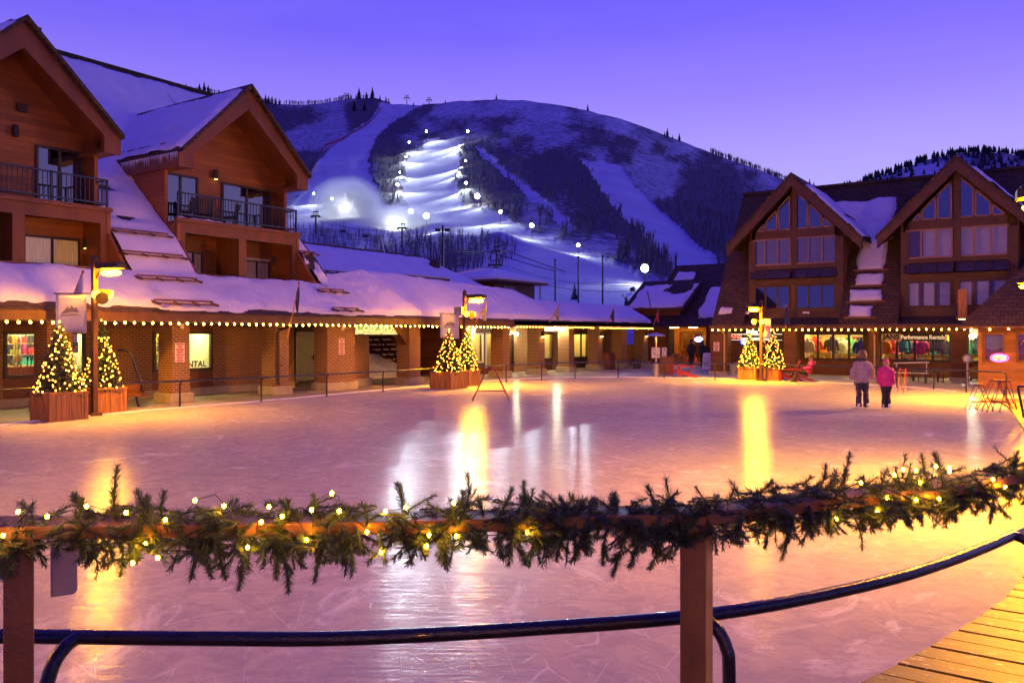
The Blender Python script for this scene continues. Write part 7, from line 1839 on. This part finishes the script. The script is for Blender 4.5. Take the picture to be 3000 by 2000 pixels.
# pole sign
p = onz(2835, 1128); e = empty('pole_sign', p, 0, 'round sign on a pale pole with a disc foot, left of the kiosk', 'sign')
mb = MB(); mb.lathe([(.26, 0), (.24, .03), (.05, .06)], p, 18); mb.build('foot', M['paper'], e); mb = MB(); mb.lathe([(.045, .05), (.045, .95)], p, 12); mb.build('pole', M['paper'], e)
mb = MB(); mb.tube([p+Vector((0, -.05, 1.12)), p+Vector((0, .01, 1.12))], .19, 20); mb.build('disc', M['greycloth'], e); mb = MB(); mb.tube([p+Vector((0, -.056, 1.12)), p+Vector((0, -.05, 1.12))], .13, 20); mb.build('disc_face', M['white'], e)
# metal benches before the shop
def cafe_bench(p, lab):
    e = empty('metal_bench', p, 0, lab, 'bench', 'thin metal benches before the shop'); mb = MB(); mb.box(-.7, .7, -.18, .18, .42, .46); mb.build('seat', M['steel'], e); mb = MB(); mb.bar((-.7, .2, .85), (.7, .2, .92), .05); mb.bar((-.6, .2, .44), (-.6, .2, .86), .04); mb.bar((.6, .2, .44), (.6, .2, .9), .04); mb.build('backrest', M['steel'], e)
    for s_ in (-.6, .6): mb = MB(); mb.box(s_-.03, s_+.03, -.16, .16, 0, .42); mb.build('leg', M['black'], e)
    return e
b0 = cafe_bench((0, 0, 0), 'thin metal bench on the pavement right of the child skater'); b0.location = Vector((xy(2668, 39.5), 39.5, 0))
p = Vector((xy(2712, 41.2), 41.2, 0)); e = empty('metal_bench', p, 0, 'metal frame bench close under the rental shop windows', 'bench', 'thin metal benches before the shop'); clone_b = None
mb = MB(); mb.box(p.x-.6, p.x+.6, p.y-.18, p.y+.18, .42, .46); mb.build('seat', M['darkmetal'], e)
for s_ in (-.5, .5): mb = MB(); mb.box(p.x+s_-.03, p.x+s_+.03, p.y-.16, p.y+.16, 0, .42); mb.build('leg', M['black'], e)
# black hoop rack seen against the rental windows
p = Vector((xy(2665, 40.6), 40.6, 0)); e = empty('ski_rack', p, 0, 'tall black hoop shaped rack standing before the rental windows', 'rack')
for dx in (0, 1.0):
    mb = MB(); mb.tube(smooth([(p.x-.36+dx, p.y, 0), (p.x-.33+dx, p.y, 1.3), (p.x-.26+dx, p.y, 1.45), (p.x+.26+dx, p.y, 1.45), (p.x+.33+dx, p.y, 1.3), (p.x+.36+dx, p.y, 0)], 4, False), .02, 6); mb.build('hoop', M['black'], e)
mb = MB(); mb.bar((p.x-.4, p.y, .5), (p.x+1.4, p.y, .5), .03); mb.build('cross_rail', M['black'], e)
# chairlift style swing bench by the brick wall
p = onz(385, 1196); p.x -= .9; e = empty('swing_bench', p, 0, 'old chairlift seat used as a bench against the brick wall, with a curved black hanger', 'bench')
D0 = Yof(p); cr = Vector((CA, SA, 0)); up_ = Vector((0, 0, 1)); 
def bp(px, py, dd=0.0): return atd(px, py, D0+dd)
mb = MB(); mb.tube(smooth([tuple(bp(346, 1026)), tuple(bp(372, 1028)), tuple(bp(386, 1042)), tuple(bp(398, 1080)), tuple(bp(413, 1118)), tuple(bp(413, 1146))], 4, False), .035, 8); mb.build('hanger', M['black'], e, smooth=True)
mb = MB(); c = bp(388, 1156); mb.obox(c, cr*.36, Vector((-SA, CA, 0))*.22, (0, 0, .035)); mb.build('seat', M['trim'], e); mb = MB(); mb.obox(bp(388, 1138, .25), cr*.36, Vector((-SA, CA, 0))*.02, (0, 0, .16)); mb.build('backrest', M['trim'], e)
for px0, px1 in ((398, 407), (372, 366)): mb = MB(); q0 = bp(px0, 1160); q1 = bp(px1, 1195); q1.z = 0; mb.bar(q0, q1, .045); mb.build('leg', M['black'], e)
# gate hoops at the right end of the rail
for (pxs, lab) in [([(2982, 1137), (2984, 1132), (3010, 1131)], 'black pipe gate hoop cut by the right edge of the view')]:
    a_ = onz(3000, 1226, .25); e = empty('gate_hoop', a_, 0, lab, 'railing'); dd = Yof(a_); mb = MB(); mb.tube(smooth([tuple(atd(2999, 1222, dd)), tuple(atd(2991, 1180, dd)), tuple(atd(2983, 1136, dd)), tuple(atd(2988, 1132, dd)), tuple(atd(3060, 1131, dd)), tuple(atd(3068, 1180, dd)), tuple(atd(3070, 1222, dd))], 5, False), .026, 8); mb.build('hoop', M['black'], e, smooth=True); mb = MB(); mb.bar(atd(2996, 1200, dd), atd(3070, 1200, dd), .03); mb.build('lower_bar', M['black'], e)

# ------------------------------------------------------------------ flags along the eaves
def flag(base, tip, mat, lab, wd=.34, ln=1.15, hang=.9):
    e = empty('flag', base, 0, lab, 'flag', None); base = Vector(base); tip = Vector(tip); mb = MB(); mb.tube([base, tip], .022, 7); mb.ball(tip, .04, 8, 6); mb.build('flagpole', M['planter'], e)
    d = (base-tip).normalized(); n = 9; mb = MB()
    for i in range(n+1):
        for j in range(n+1):
            u = i/n; v = j/n; q = tip+d*(.06+hang*u*(1-.55*v)); q = q+Vector((0, 0, -ln*v*(1-.25*u))); q = q+Vector((.05*math.sin(7*u+2*v), .06*math.cos(8*u+3*v), 0))*(.3+v)
            mb.v.append(tuple(q))
    for i in range(n):
        for j in range(n): mb.f.append((i*(n+1)+j, i*(n+1)+j+1, (i+1)*(n+1)+j+1, (i+1)*(n+1)+j)); mb.mi.append(0)
    o = mb.build('cloth', mat, e, smooth=True); md = o.modifiers.new('Solid', 'SOLIDIFY'); md.thickness = .008; apply_mods(o); return e
for (bx, by, tx, ty, mt_, lab) in [(843, 988, 876, 829, M['navy'], 'dark navy flag hanging from a slanted pole on the arcade eave'), (1392, 946, 1427, 884, M['greycloth'], 'grey flag on a slanted pole right of the middle street lamp'), (1608, 946, 1640, 892, M['greycloth'], 'faint grey flag on a slanted pole above the brightest arcade lamp'), (1779, 949, 1799, 899, M['room'], 'black flag near the right end of the arcade eave'), (1914, 954, 1930, 906, M['redcloth'], 'red flag at the corner between arcade and bar'), (197, 912, 243, 796, M['banner'], 'pale flag behind the left street lamp banner')]:
    b_ = onx(bx, by, XE+.14); t_ = atd(tx, ty, Yof(b_)-.25); flag(b_, t_, mt_, lab, hang=.55 if bx != 843 else .6, ln=.95 if bx < 1000 else .8)
for (tx, ty, bx, by, lab) in [(1824, 863, 1843, 896, 'bare slanted pole above the end of the arcade roof'), (1897, 855, 1907, 904, 'bare slanted pole before the bar dormer')]:
    a_ = ony(tx, ty, 52.3); b_ = ony(bx, by, 52.5); mb = MB(); mb.tube([a_, b_], .035, 6); mb.ball(a_, .06, 6, 5); tag(mb.build('bare_pole', M['trim']), lab, 'pole')
for px, y0p, y1p, lab in [(2303, 892, 962, 'furled dark flag on the chalet eave right of the right street lamp'), (2804, 880, 935, 'furled navy flag on the chalet eave left of the hanging lantern')]:
    t_ = ony(px, y0p, 41.6); b_ = ony(px, y1p, 41.9); e = empty('furled_flag', b_, 0, lab, 'flag'); mb = MB(); mb.tube([b_, t_], .02, 6); mb.build('flagpole', M['planter'], e)
    mb = MB(); L = (t_-b_).length; loft(mb, [(t_.x+.03, t_.y, t_.z-.08, .03, .03), (t_.x+.05, t_.y, t_.z-.45*L, .09, .05), (t_.x+.06, t_.y-.02, t_.z-.7*L, .14, .06), (t_.x+.05, t_.y, t_.z-.85*L, .10, .05)], 10); mb.build('cloth', M['navy'], e, smooth=True)

# ------------------------------------------------------------------ snow guards on the lodge roof
def roof_hit(px, py):
    r = ray(px, py); prev = None
    for k_ in range(400):
        t_ = 18+k_*.06; x_, y_, z_ = r[0]*t_, r[1]*t_, CH+r[2]*t_
        if x_ > XE: continue
        pr = PR if y_ < YR1 else [(XE, 2.82), (-25.0, topz(y_)), (-25.05, topz(y_)-3)]
        zr = np.interp(-x_, [-a_ for a_, _ in pr], [b_ for _, b_ in pr])
        if z_ <= zr+.16: return Vector((x_, y_, z_))
    return Vector((x_, y_, z_))
GU = [(325, 674, 485, 689, 'uppermost snow guard in the roof valley between the gables'), (351, 738, 530, 754, 'second snow guard from the top between the two gables'), (393, 806, 574, 824, 'third snow guard from the top between the two gables'), (444, 880, 620, 890, 'lowest snow guard below the second gable'), (872, 738, 919, 744, 'small snow guard high beside the second gable'), (883, 790, 964, 797, 'snow guard at the foot of the steep roof right of the second gable'), (926, 846, 1005, 856, 'snow guard on the arcade roof, upper of two'), (969, 903, 1047, 908, 'snow guard on the arcade roof, lower of two')]
for x0_, y0_, x1_, y1_, lab in GU:
    a_ = roof_hit(x0_, y0_); b_ = roof_hit(x1_, y1_)
    m_ = (a_.x+b_.x)/2; a_.x = m_; b_.x = m_; a_.z = b_.z = (a_.z+b_.z)/2
    e = empty('snow_guard', (a_+b_)/2, 0, lab, 'snow guard', 'snow guards on the lodge roof'); mb = MB()
    s2 = Vector((.16, 0, -.11)); o_ = Vector((.10, 0, .05))
    mb.bar(a_+o_, b_+o_, .05); mb.bar(a_+o_+s2, b_+o_+s2, .05); mb.build('rail', M['trim'], e)
    n_ = max(2, int((b_-a_).length/.6))
    for q in range(n_+1): p = a_.lerp(b_, q/n_); MB().bar(p-Vector((.1, 0, -.02)), p+o_*1.5+s2*1.5, .07, .06).build('bracket', M['beam'], e)
# ------------------------------------------------------------------ ski hill: floodlights, lift towers, poles
M['slopelamp'] = glow('slope_floodlight_glow', (.96, .98, 1.0), 40)
def slope_light(px, py, hpx, r, lab, beam=0, aim=None, size=70, Yfix=None, lampmat='slopelamp'):
    g = terr(px, py+hpx) if Yfix is None else None
    Yd = Yof(g) if g is not None else Yfix
    hd = atd(px, py, Yd); b_ = g if g is not None else atd(px, py+hpx, Yd)
    e = empty('slope_floodlight', b_, 0, lab, 'floodlight', 'floodlights along the ski run')
    MB().tube([b_-Vector((0, 0, 1)), hd], [max(.12, Yd*.00045), max(.09, Yd*.00035)], 6).build('pole', M['darkmetal'], e)
    mb = MB(); mb.ball(hd, r, 10, 7); mb.build('lamp', M[lampmat], e)
    hw = r*.9; mb = MB(); mb.obox(hd+Vector((0, 0, r*1.1)), Vector((CA, SA, 0))*hw, Vector((-SA, CA, 0))*hw*.4, (0, 0, r*.12)); mb.build('hood', M['darkmetal'], e)
    if beam:
        for (ax, ay) in aim:
            ax = px+(ax-px)*1.7; ay = py+(ay-py)*1.25+8; t_ = terr(ax, ay); d = (t_-hd).normalized(); ld = bpy.data.lights.new('slope_beam', 'SPOT'); ld.energy = beam; ld.color = (.80, .92, 1.0); ld.spot_size = R(size); ld.spot_blend = 1.0; ld.shadow_soft_size = r*.6; ld.specular_factor = .03
            lo = bpy.data.objects.new('slope_beam', ld); link(lo, e); lo.location = hd+d*r*1.3-wl(e); lo.rotation_euler = d.to_track_quat('-Z', 'Y').to_euler()
    return e
B = 2.2e5
SL = [(1249, 385, 30, 1.15, [(1290, 416)], 'slope floodlight at the top left of the lit ski run'), (1370, 385, 40, 1.25, [(1330, 428)], 'slope floodlight at the top right of the lit ski run'), (1199, 417, 26, 1.0, [(1235, 452)], 'slope floodlight second from the top on the left of the lit run'), (1190, 459, 18, .9, [(1225, 500)], 'slope floodlight third from the top on the left of the lit run'),
      (1171, 505, 16, .7, [(1215, 536)], 'slope floodlight fourth from the top on the left of the lit run'), (1164, 541, 22, 1.0, [(1210, 570), (1225, 590)], 'lowest slope floodlight on the left of the lit run'), (1364, 471, 22, .7, [(1320, 502)], 'slope floodlight on the right of the lit run, above the middle'), (1345, 429, 12, .8, [(1310, 462)], 'slope floodlight close under the top right one'), (1345, 506, 10, .8, [(1310, 535)], 'slope floodlight at the middle right edge of the lit run'),
      (1365, 536, 24, .9, [(1330, 578), (1325, 595)], 'slope floodlight on the lower right of the lit run'), (1398, 575, 32, 1.5, [(1350, 600), (1400, 650)], 'large slope floodlight below the lit run on the right'), (1466, 620, 34, .75, [(1420, 655), (1440, 672)], 'slope floodlight on the crest right of the run-out'), (919, 567, 30, .6, [(905, 612)], 'slope floodlight beside the second gable'), (972, 582, 30, .75, [(960, 618)], 'slope floodlight left of the snowmaking cloud'), (1204, 619, 34, 1.25, [(1180, 640), (1235, 690)], 'slope floodlight at the foot of the lit run'), (1249, 632, 56, 1.25, [(1260, 690), (1290, 680)], 'slope floodlight on a thin pole before the foot of the run'),
      (1558, 660, 40, .75, [(1530, 690), (1580, 712)], 'bright slope floodlight on the right crest'), (1694, 718, 27, .50, [(1660, 745), (1720, 760)], 'slope floodlight farther right along the crest'), (1889, 786, 46, .62, [(1860, 830), (1930, 830)], 'brightest floodlight just left of the chalet')]
for px, py, hpx, r, aim, lab in SL: slope_light(px, py, hpx, r, lab, (B if py < 560 else B*.42)/len(aim)*(1 if py < 640 else .25), aim, 84)
# twin arm flood pole behind the arcade
p = atd(1297, 812, 78); e = empty('flood_pole', Vector((p.x, p.y, 4)), 0, 'unlit dark flood pole with two lamp arms behind the arcade roof', 'light pole'); t_ = atd(1297, 660, 78)
mb = MB(); mb.tube([(p.x, p.y, 0), t_], [.16, .09], 8); mb.build('pole', M['darkmetal'], e)
for s_ in (-1, 1):
    c = atd(1297+s_*14, 674, 78); mb = MB(); mb.bar(atd(1297, 671, 78), c, .08); mb.obox(c, Vector((CA, SA, 0))*.26, Vector((-SA, CA, 0))*.2, (0, 0, .14)); mb.build('lamp_head', M['darkmetal'], e)
# three bare flagpoles
for px, ty, lab in [(1626.5, 765, 'leftmost of the three bare flagpoles behind the arcade'), (1694, 756, 'middle of the three bare flagpoles behind the arcade'), (1765.5, 754, 'rightmost of the three bare flagpoles behind the arcade')]:
    t_ = atd(px, ty, 64); e = empty('flagpole', (t_.x, t_.y, 0), 0, lab, 'flagpole', 'bare flagpoles behind the arcade'); mb = MB(); mb.tube([(t_.x, t_.y, 0), t_], [.085, .055], 8); mb.build('pole', M['darkmetal'], e); mb = MB(); mb.ball(t_+Vector((0, 0, .08)), .10, 8, 6); mb.build('finial', M['darkmetal'], e)
# spruces behind the roof
def spruce(px, by, ty, Yd, lab):
    b_ = atd(px, by, Yd); t_ = atd(px, ty, Yd); h = t_.z-b_.z; e = empty('spruce', b_, 0, lab, 'spruce'); mb = MB(); rr = random.Random(px)
    mb.tube([b_-Vector((0, 0, 1)), t_], [.10, .02], 6); mb.build('trunk', M['bark'], e); mb = MB()
    for i in range(150):
        f = (i+.5)/150; zz = b_.z+h*(.06+.93*f); L = h*.26*(1-f)+.10; a_ = i*2.4+rr.random(); d = Vector((math.cos(a_), math.sin(a_), 0)); q = Vector((b_.x, b_.y, zz)); tp = q+d*L*rr.uniform(.7, 1.1)+Vector((0, 0, -L*.25)); s_ = Vector((-d.y, d.x, 0))*L*.22
        m_ = q.lerp(tp, .6); mb.add([q, m_+s_, tp, m_-s_, m_+Vector((0, 0, -L*.14))], [(0, 1, 2), (0, 2, 3), (0, 4, 1), (0, 3, 4), (4, 2, 1), (4, 3, 2)])
    mb.build('crown', M['farfir'], e)
spruce(1683, 892, 828, 95, 'bare looking spruce between two of the flagpoles'); spruce(1835, 902, 868, 75, 'small dark spruce at the end of the arcade roof')
# lift towers
def lift_tower(px, ty, by, lab, arm=26, Yd=None, tk=1.0):
    g = terr(px, by) if Yd is None else atd(px, by, Yd); Yd = Yof(g); t_ = atd(px, ty, Yd); k_ = Yd/F; cr = Vector((CA, SA, 0))
    e = empty('lift_tower', g, 0, lab, 'lift tower', 'chairlift towers'); mb = MB(); mb.tube([g-Vector((0, 0, 1)), t_], [3.2*k_*tk, 2.4*k_*tk], 7); mb.build('column', M['darkmetal'], e)
    mb = MB(); mb.obox(t_, cr*arm*k_, Vector((-SA, CA, 0))*2*k_*tk, (0, 0, 2.2*k_*tk)); mb.obox(t_+Vector((0, 0, 13*k_*(1 if tk == 1 else .5))), cr*arm*.62*k_, Vector((-SA, CA, 0))*1.5*k_*tk, (0, 0, 1.2*k_*tk))
    for s_ in (-.5, -.17, .17, .5): mb.bar(t_+cr*arm*s_*k_, t_+cr*arm*s_*1.1*k_+Vector((0, 0, 13*k_*(1 if tk == 1 else .5))), 1.6*k_*tk)
    mb.build('crossarm', M['darkmetal'], e)
    for s_ in (-1, 1): mb = MB(); mb.obox(t_+cr*arm*.82*s_*k_-Vector((0, 0, 3*k_)), cr*2.5*k_*tk, Vector((-SA, CA, 0))*9*k_, (0, 0, 1.4*k_*tk)); mb.build('sheave', M['darkmetal'], e)
    return t_
T1 = lift_tower(925, 633, 690, 'lift tower beside the second gable', 13); T2 = lift_tower(1178, 668, 730, 'lift tower in the middle of the thicket', 14); T3 = lift_tower(1454, 736, 800, 'lift tower on the lower slope right of the flood pole', 13); T4 = lift_tower(1450, 776, 812, 'lift tower low behind the pavilion roof', 20, 110)
for px, ty, by, lab in [(1013, 280, 300, 'tiny lift tower on the ridge left of the summit saddle'), (1192, 286, 308, 'tall lift tower on the ridge saddle'), (1257, 293, 306, 'right lift tower on the ridge saddle')]: lift_tower(px, ty, by, lab, 8, None, .42)
def cable(name, lab, pts, r, sag):
    out = []
    for a_, b_ in zip(pts, pts[1:]):
        for q in range(10): t_ = q/10; out.append(a_.lerp(b_, t_)-Vector((0, 0, sag*4*t_*(1-t_))))
    out.append(pts[-1]); return tag(MB().tube(out, r, 4).build(name, M['darkmetal']), lab, 'cable')
cr = Vector((CA, SA, 0))
cable('lift_cable', 'upper lift cable running down across the thicket', [T1-cr*2-Vector((30, 10, -8)), T1-cr*2, T2-cr*2, T3-cr*2, T3+Vector((70, 40, -16))], .07, 2.5)
cable('lift_cable', 'lower lift cable running down across the thicket', [T1+cr*2-Vector((30, 10, -6)), T1+cr*2, T2+cr*2, T3+cr*2, T3+Vector((74, 36, -18))], .07, 3.2)
for k_, (a_, b_, sg) in enumerate([(atd(1500, 806, 120), atd(1930, 848, 75), 1.0), (atd(1500, 784, 125), atd(1930, 834, 80), 1.0)]): cable('power_line', ('lower' if k_ == 0 else 'upper')+' overhead wire crossing behind the flagpoles', [a_, b_], .03, sg)
for f, lab in ((.35, 'left of the two lift chairs hanging over the thicket'), (.62, 'right of the two lift chairs hanging over the thicket')):
    p = T1.lerp(T2, f)+cr*2-Vector((0, 0, 3.2*4*f*(1-f))); e = empty('lift_chair', p-Vector((0, 0, 2.6)), 0, lab, 'lift chair', 'chairs on the lift'); mb = MB(); mb.bar(p, p-Vector((0, 0, 1.6)), .10); mb.bar(p-cr*1.1-Vector((0, 0, 1.6)), p+cr*1.1-Vector((0, 0, 1.6)), .14); mb.build('hanger', M['darkmetal'], e); mb = MB(); mb.obox(p-Vector((0, 0, 2.4)), cr*1.1, Vector((-SA, CA, 0))*.3, (0, 0, .09)); mb.obox(p-Vector((0, 0, 2.0)), cr*1.1, Vector((-SA, CA, 0))*.06, (0, 0, .25)); mb.build('seat', M['darkmetal'], e)
# red safety netting beside the wide run
pts = [(940, 255), (900, 310), (850, 360), (800, 395), (740, 428), (680, 465), (620, 490), (570, 510), (530, 560), (500, 620), (475, 690), (455, 760)]
mb = MB(); P = [terr(700+a_/2.24, 200+b_/2.24+2) for a_, b_ in pts]; P = [Vector(q) for q in smooth([tuple(q) for q in P], 3, False)]
for q in P: mb.v += [tuple(q+Vector((0, 0, .2))), tuple(q+Vector((0, 0, 2.2)))]
for i in range(len(P)-1): mb.f.append((2*i, 2*i+2, 2*i+3, 2*i+1)); mb.mi.append(0)
tag(mb.build('safety_net', M['redcloth']), 'thin red safety netting along the left edge of the wide ski run', 'netting')
# snow gun and its plume on the lower slope
p = terr(1853, 856); e = empty('snow_gun', p, 0, 'small snow gun blowing on the lower slope left of the bar roof', 'snow gun'); k_ = Yof(p)/F
mb = MB(); mb.tube([p+Vector((-6*k_, 0, 8*k_)), p+Vector((6*k_, 0, 10*k_))], [5*k_, 6.5*k_], 12); mb.build('barrel', M['darkmetal'], e); mb = MB()
for s_ in (-5, 5): mb.bar(p+Vector((s_*k_, 0, 0)), p+Vector((0, 0, 8*k_)), 1.5*k_)
mb.build('stand', M['darkmetal'], e)
# drifting snowmaking clouds, lit by lamps placed inside them
def mist(px, py, Yd, rx, ry, rz, dens, lab):
    c = atd(px, py, Yd); m = bpy.data.materials.new('snow_mist'); m.use_nodes = True; t = NT(m); t.n.remove(t.n['Principled BSDF']); v = t.node('ShaderNodeVolumePrincipled'); v.inputs['Color'].default_value = (.9, .92, 1, 1); v.inputs['Anisotropy'].default_value = .2
    tcn = t.node('ShaderNodeTexCoord'); ln_ = t.node('ShaderNodeVectorMath', operation='LENGTH'); sc_ = t.node('ShaderNodeVectorMath', operation='MULTIPLY'); t.l.new(tcn.outputs['Object'], sc_.inputs[0]); sc_.inputs[1].default_value = (1/rx, 1/ry, 1/rz); t.l.new(sc_.outputs[0], ln_.inputs[0])
    fall = t.math('SUBTRACT', 1.0, ln_.outputs['Value'], clamp=True); nz = t.noise(tcn.outputs['Object'], 2.2/rx, 3)
    t.put(v.inputs['Density'], t.math('MULTIPLY', t.math('MULTIPLY', fall, nz), dens)); t.l.new(v.outputs[0], t.n['Material Output'].inputs['Volume'])
    mb = MB(); mb.ball((0, 0, 0), 1.0, 16, 10, (rx, ry, rz)); o = mb.build('snow_mist', m, origin=(0, 0, 0)); o.location = c; o.rotation_euler = (0, 0, AZ); tag(o, lab, 'mist', kind='stuff'); return c

M['mistlamp'] = glow('mist_lamp_glow', (.96, .98, 1.0), 170)
c1 = mist(1019, 607, Yof(terr(1017, 640)), 23, 22, 18, .34, 'bright cloud of snowmaking mist lit by a floodlight left of the lit run')
slope_light(1012, 606, 30, 2.0, 'floodlight glowing inside the bright snowmaking cloud', 0, None, 95, None, 'mistlamp')
c2 = mist(1165, 654, Yof(terr(1165, 672)), 26, 18, 10, .34, 'low white snowmaking cloud at the foot of the lit run')
slope_light(1160, 655, 18, 1.5, 'added lamp lighting the low snowmaking cloud from inside', 0, None, 95, None, 'mistlamp')  # lamp added inside the plume to make this cloud bright
SC.cycles.volume_step_rate = 2.0; SC.cycles.volume_max_steps = 64
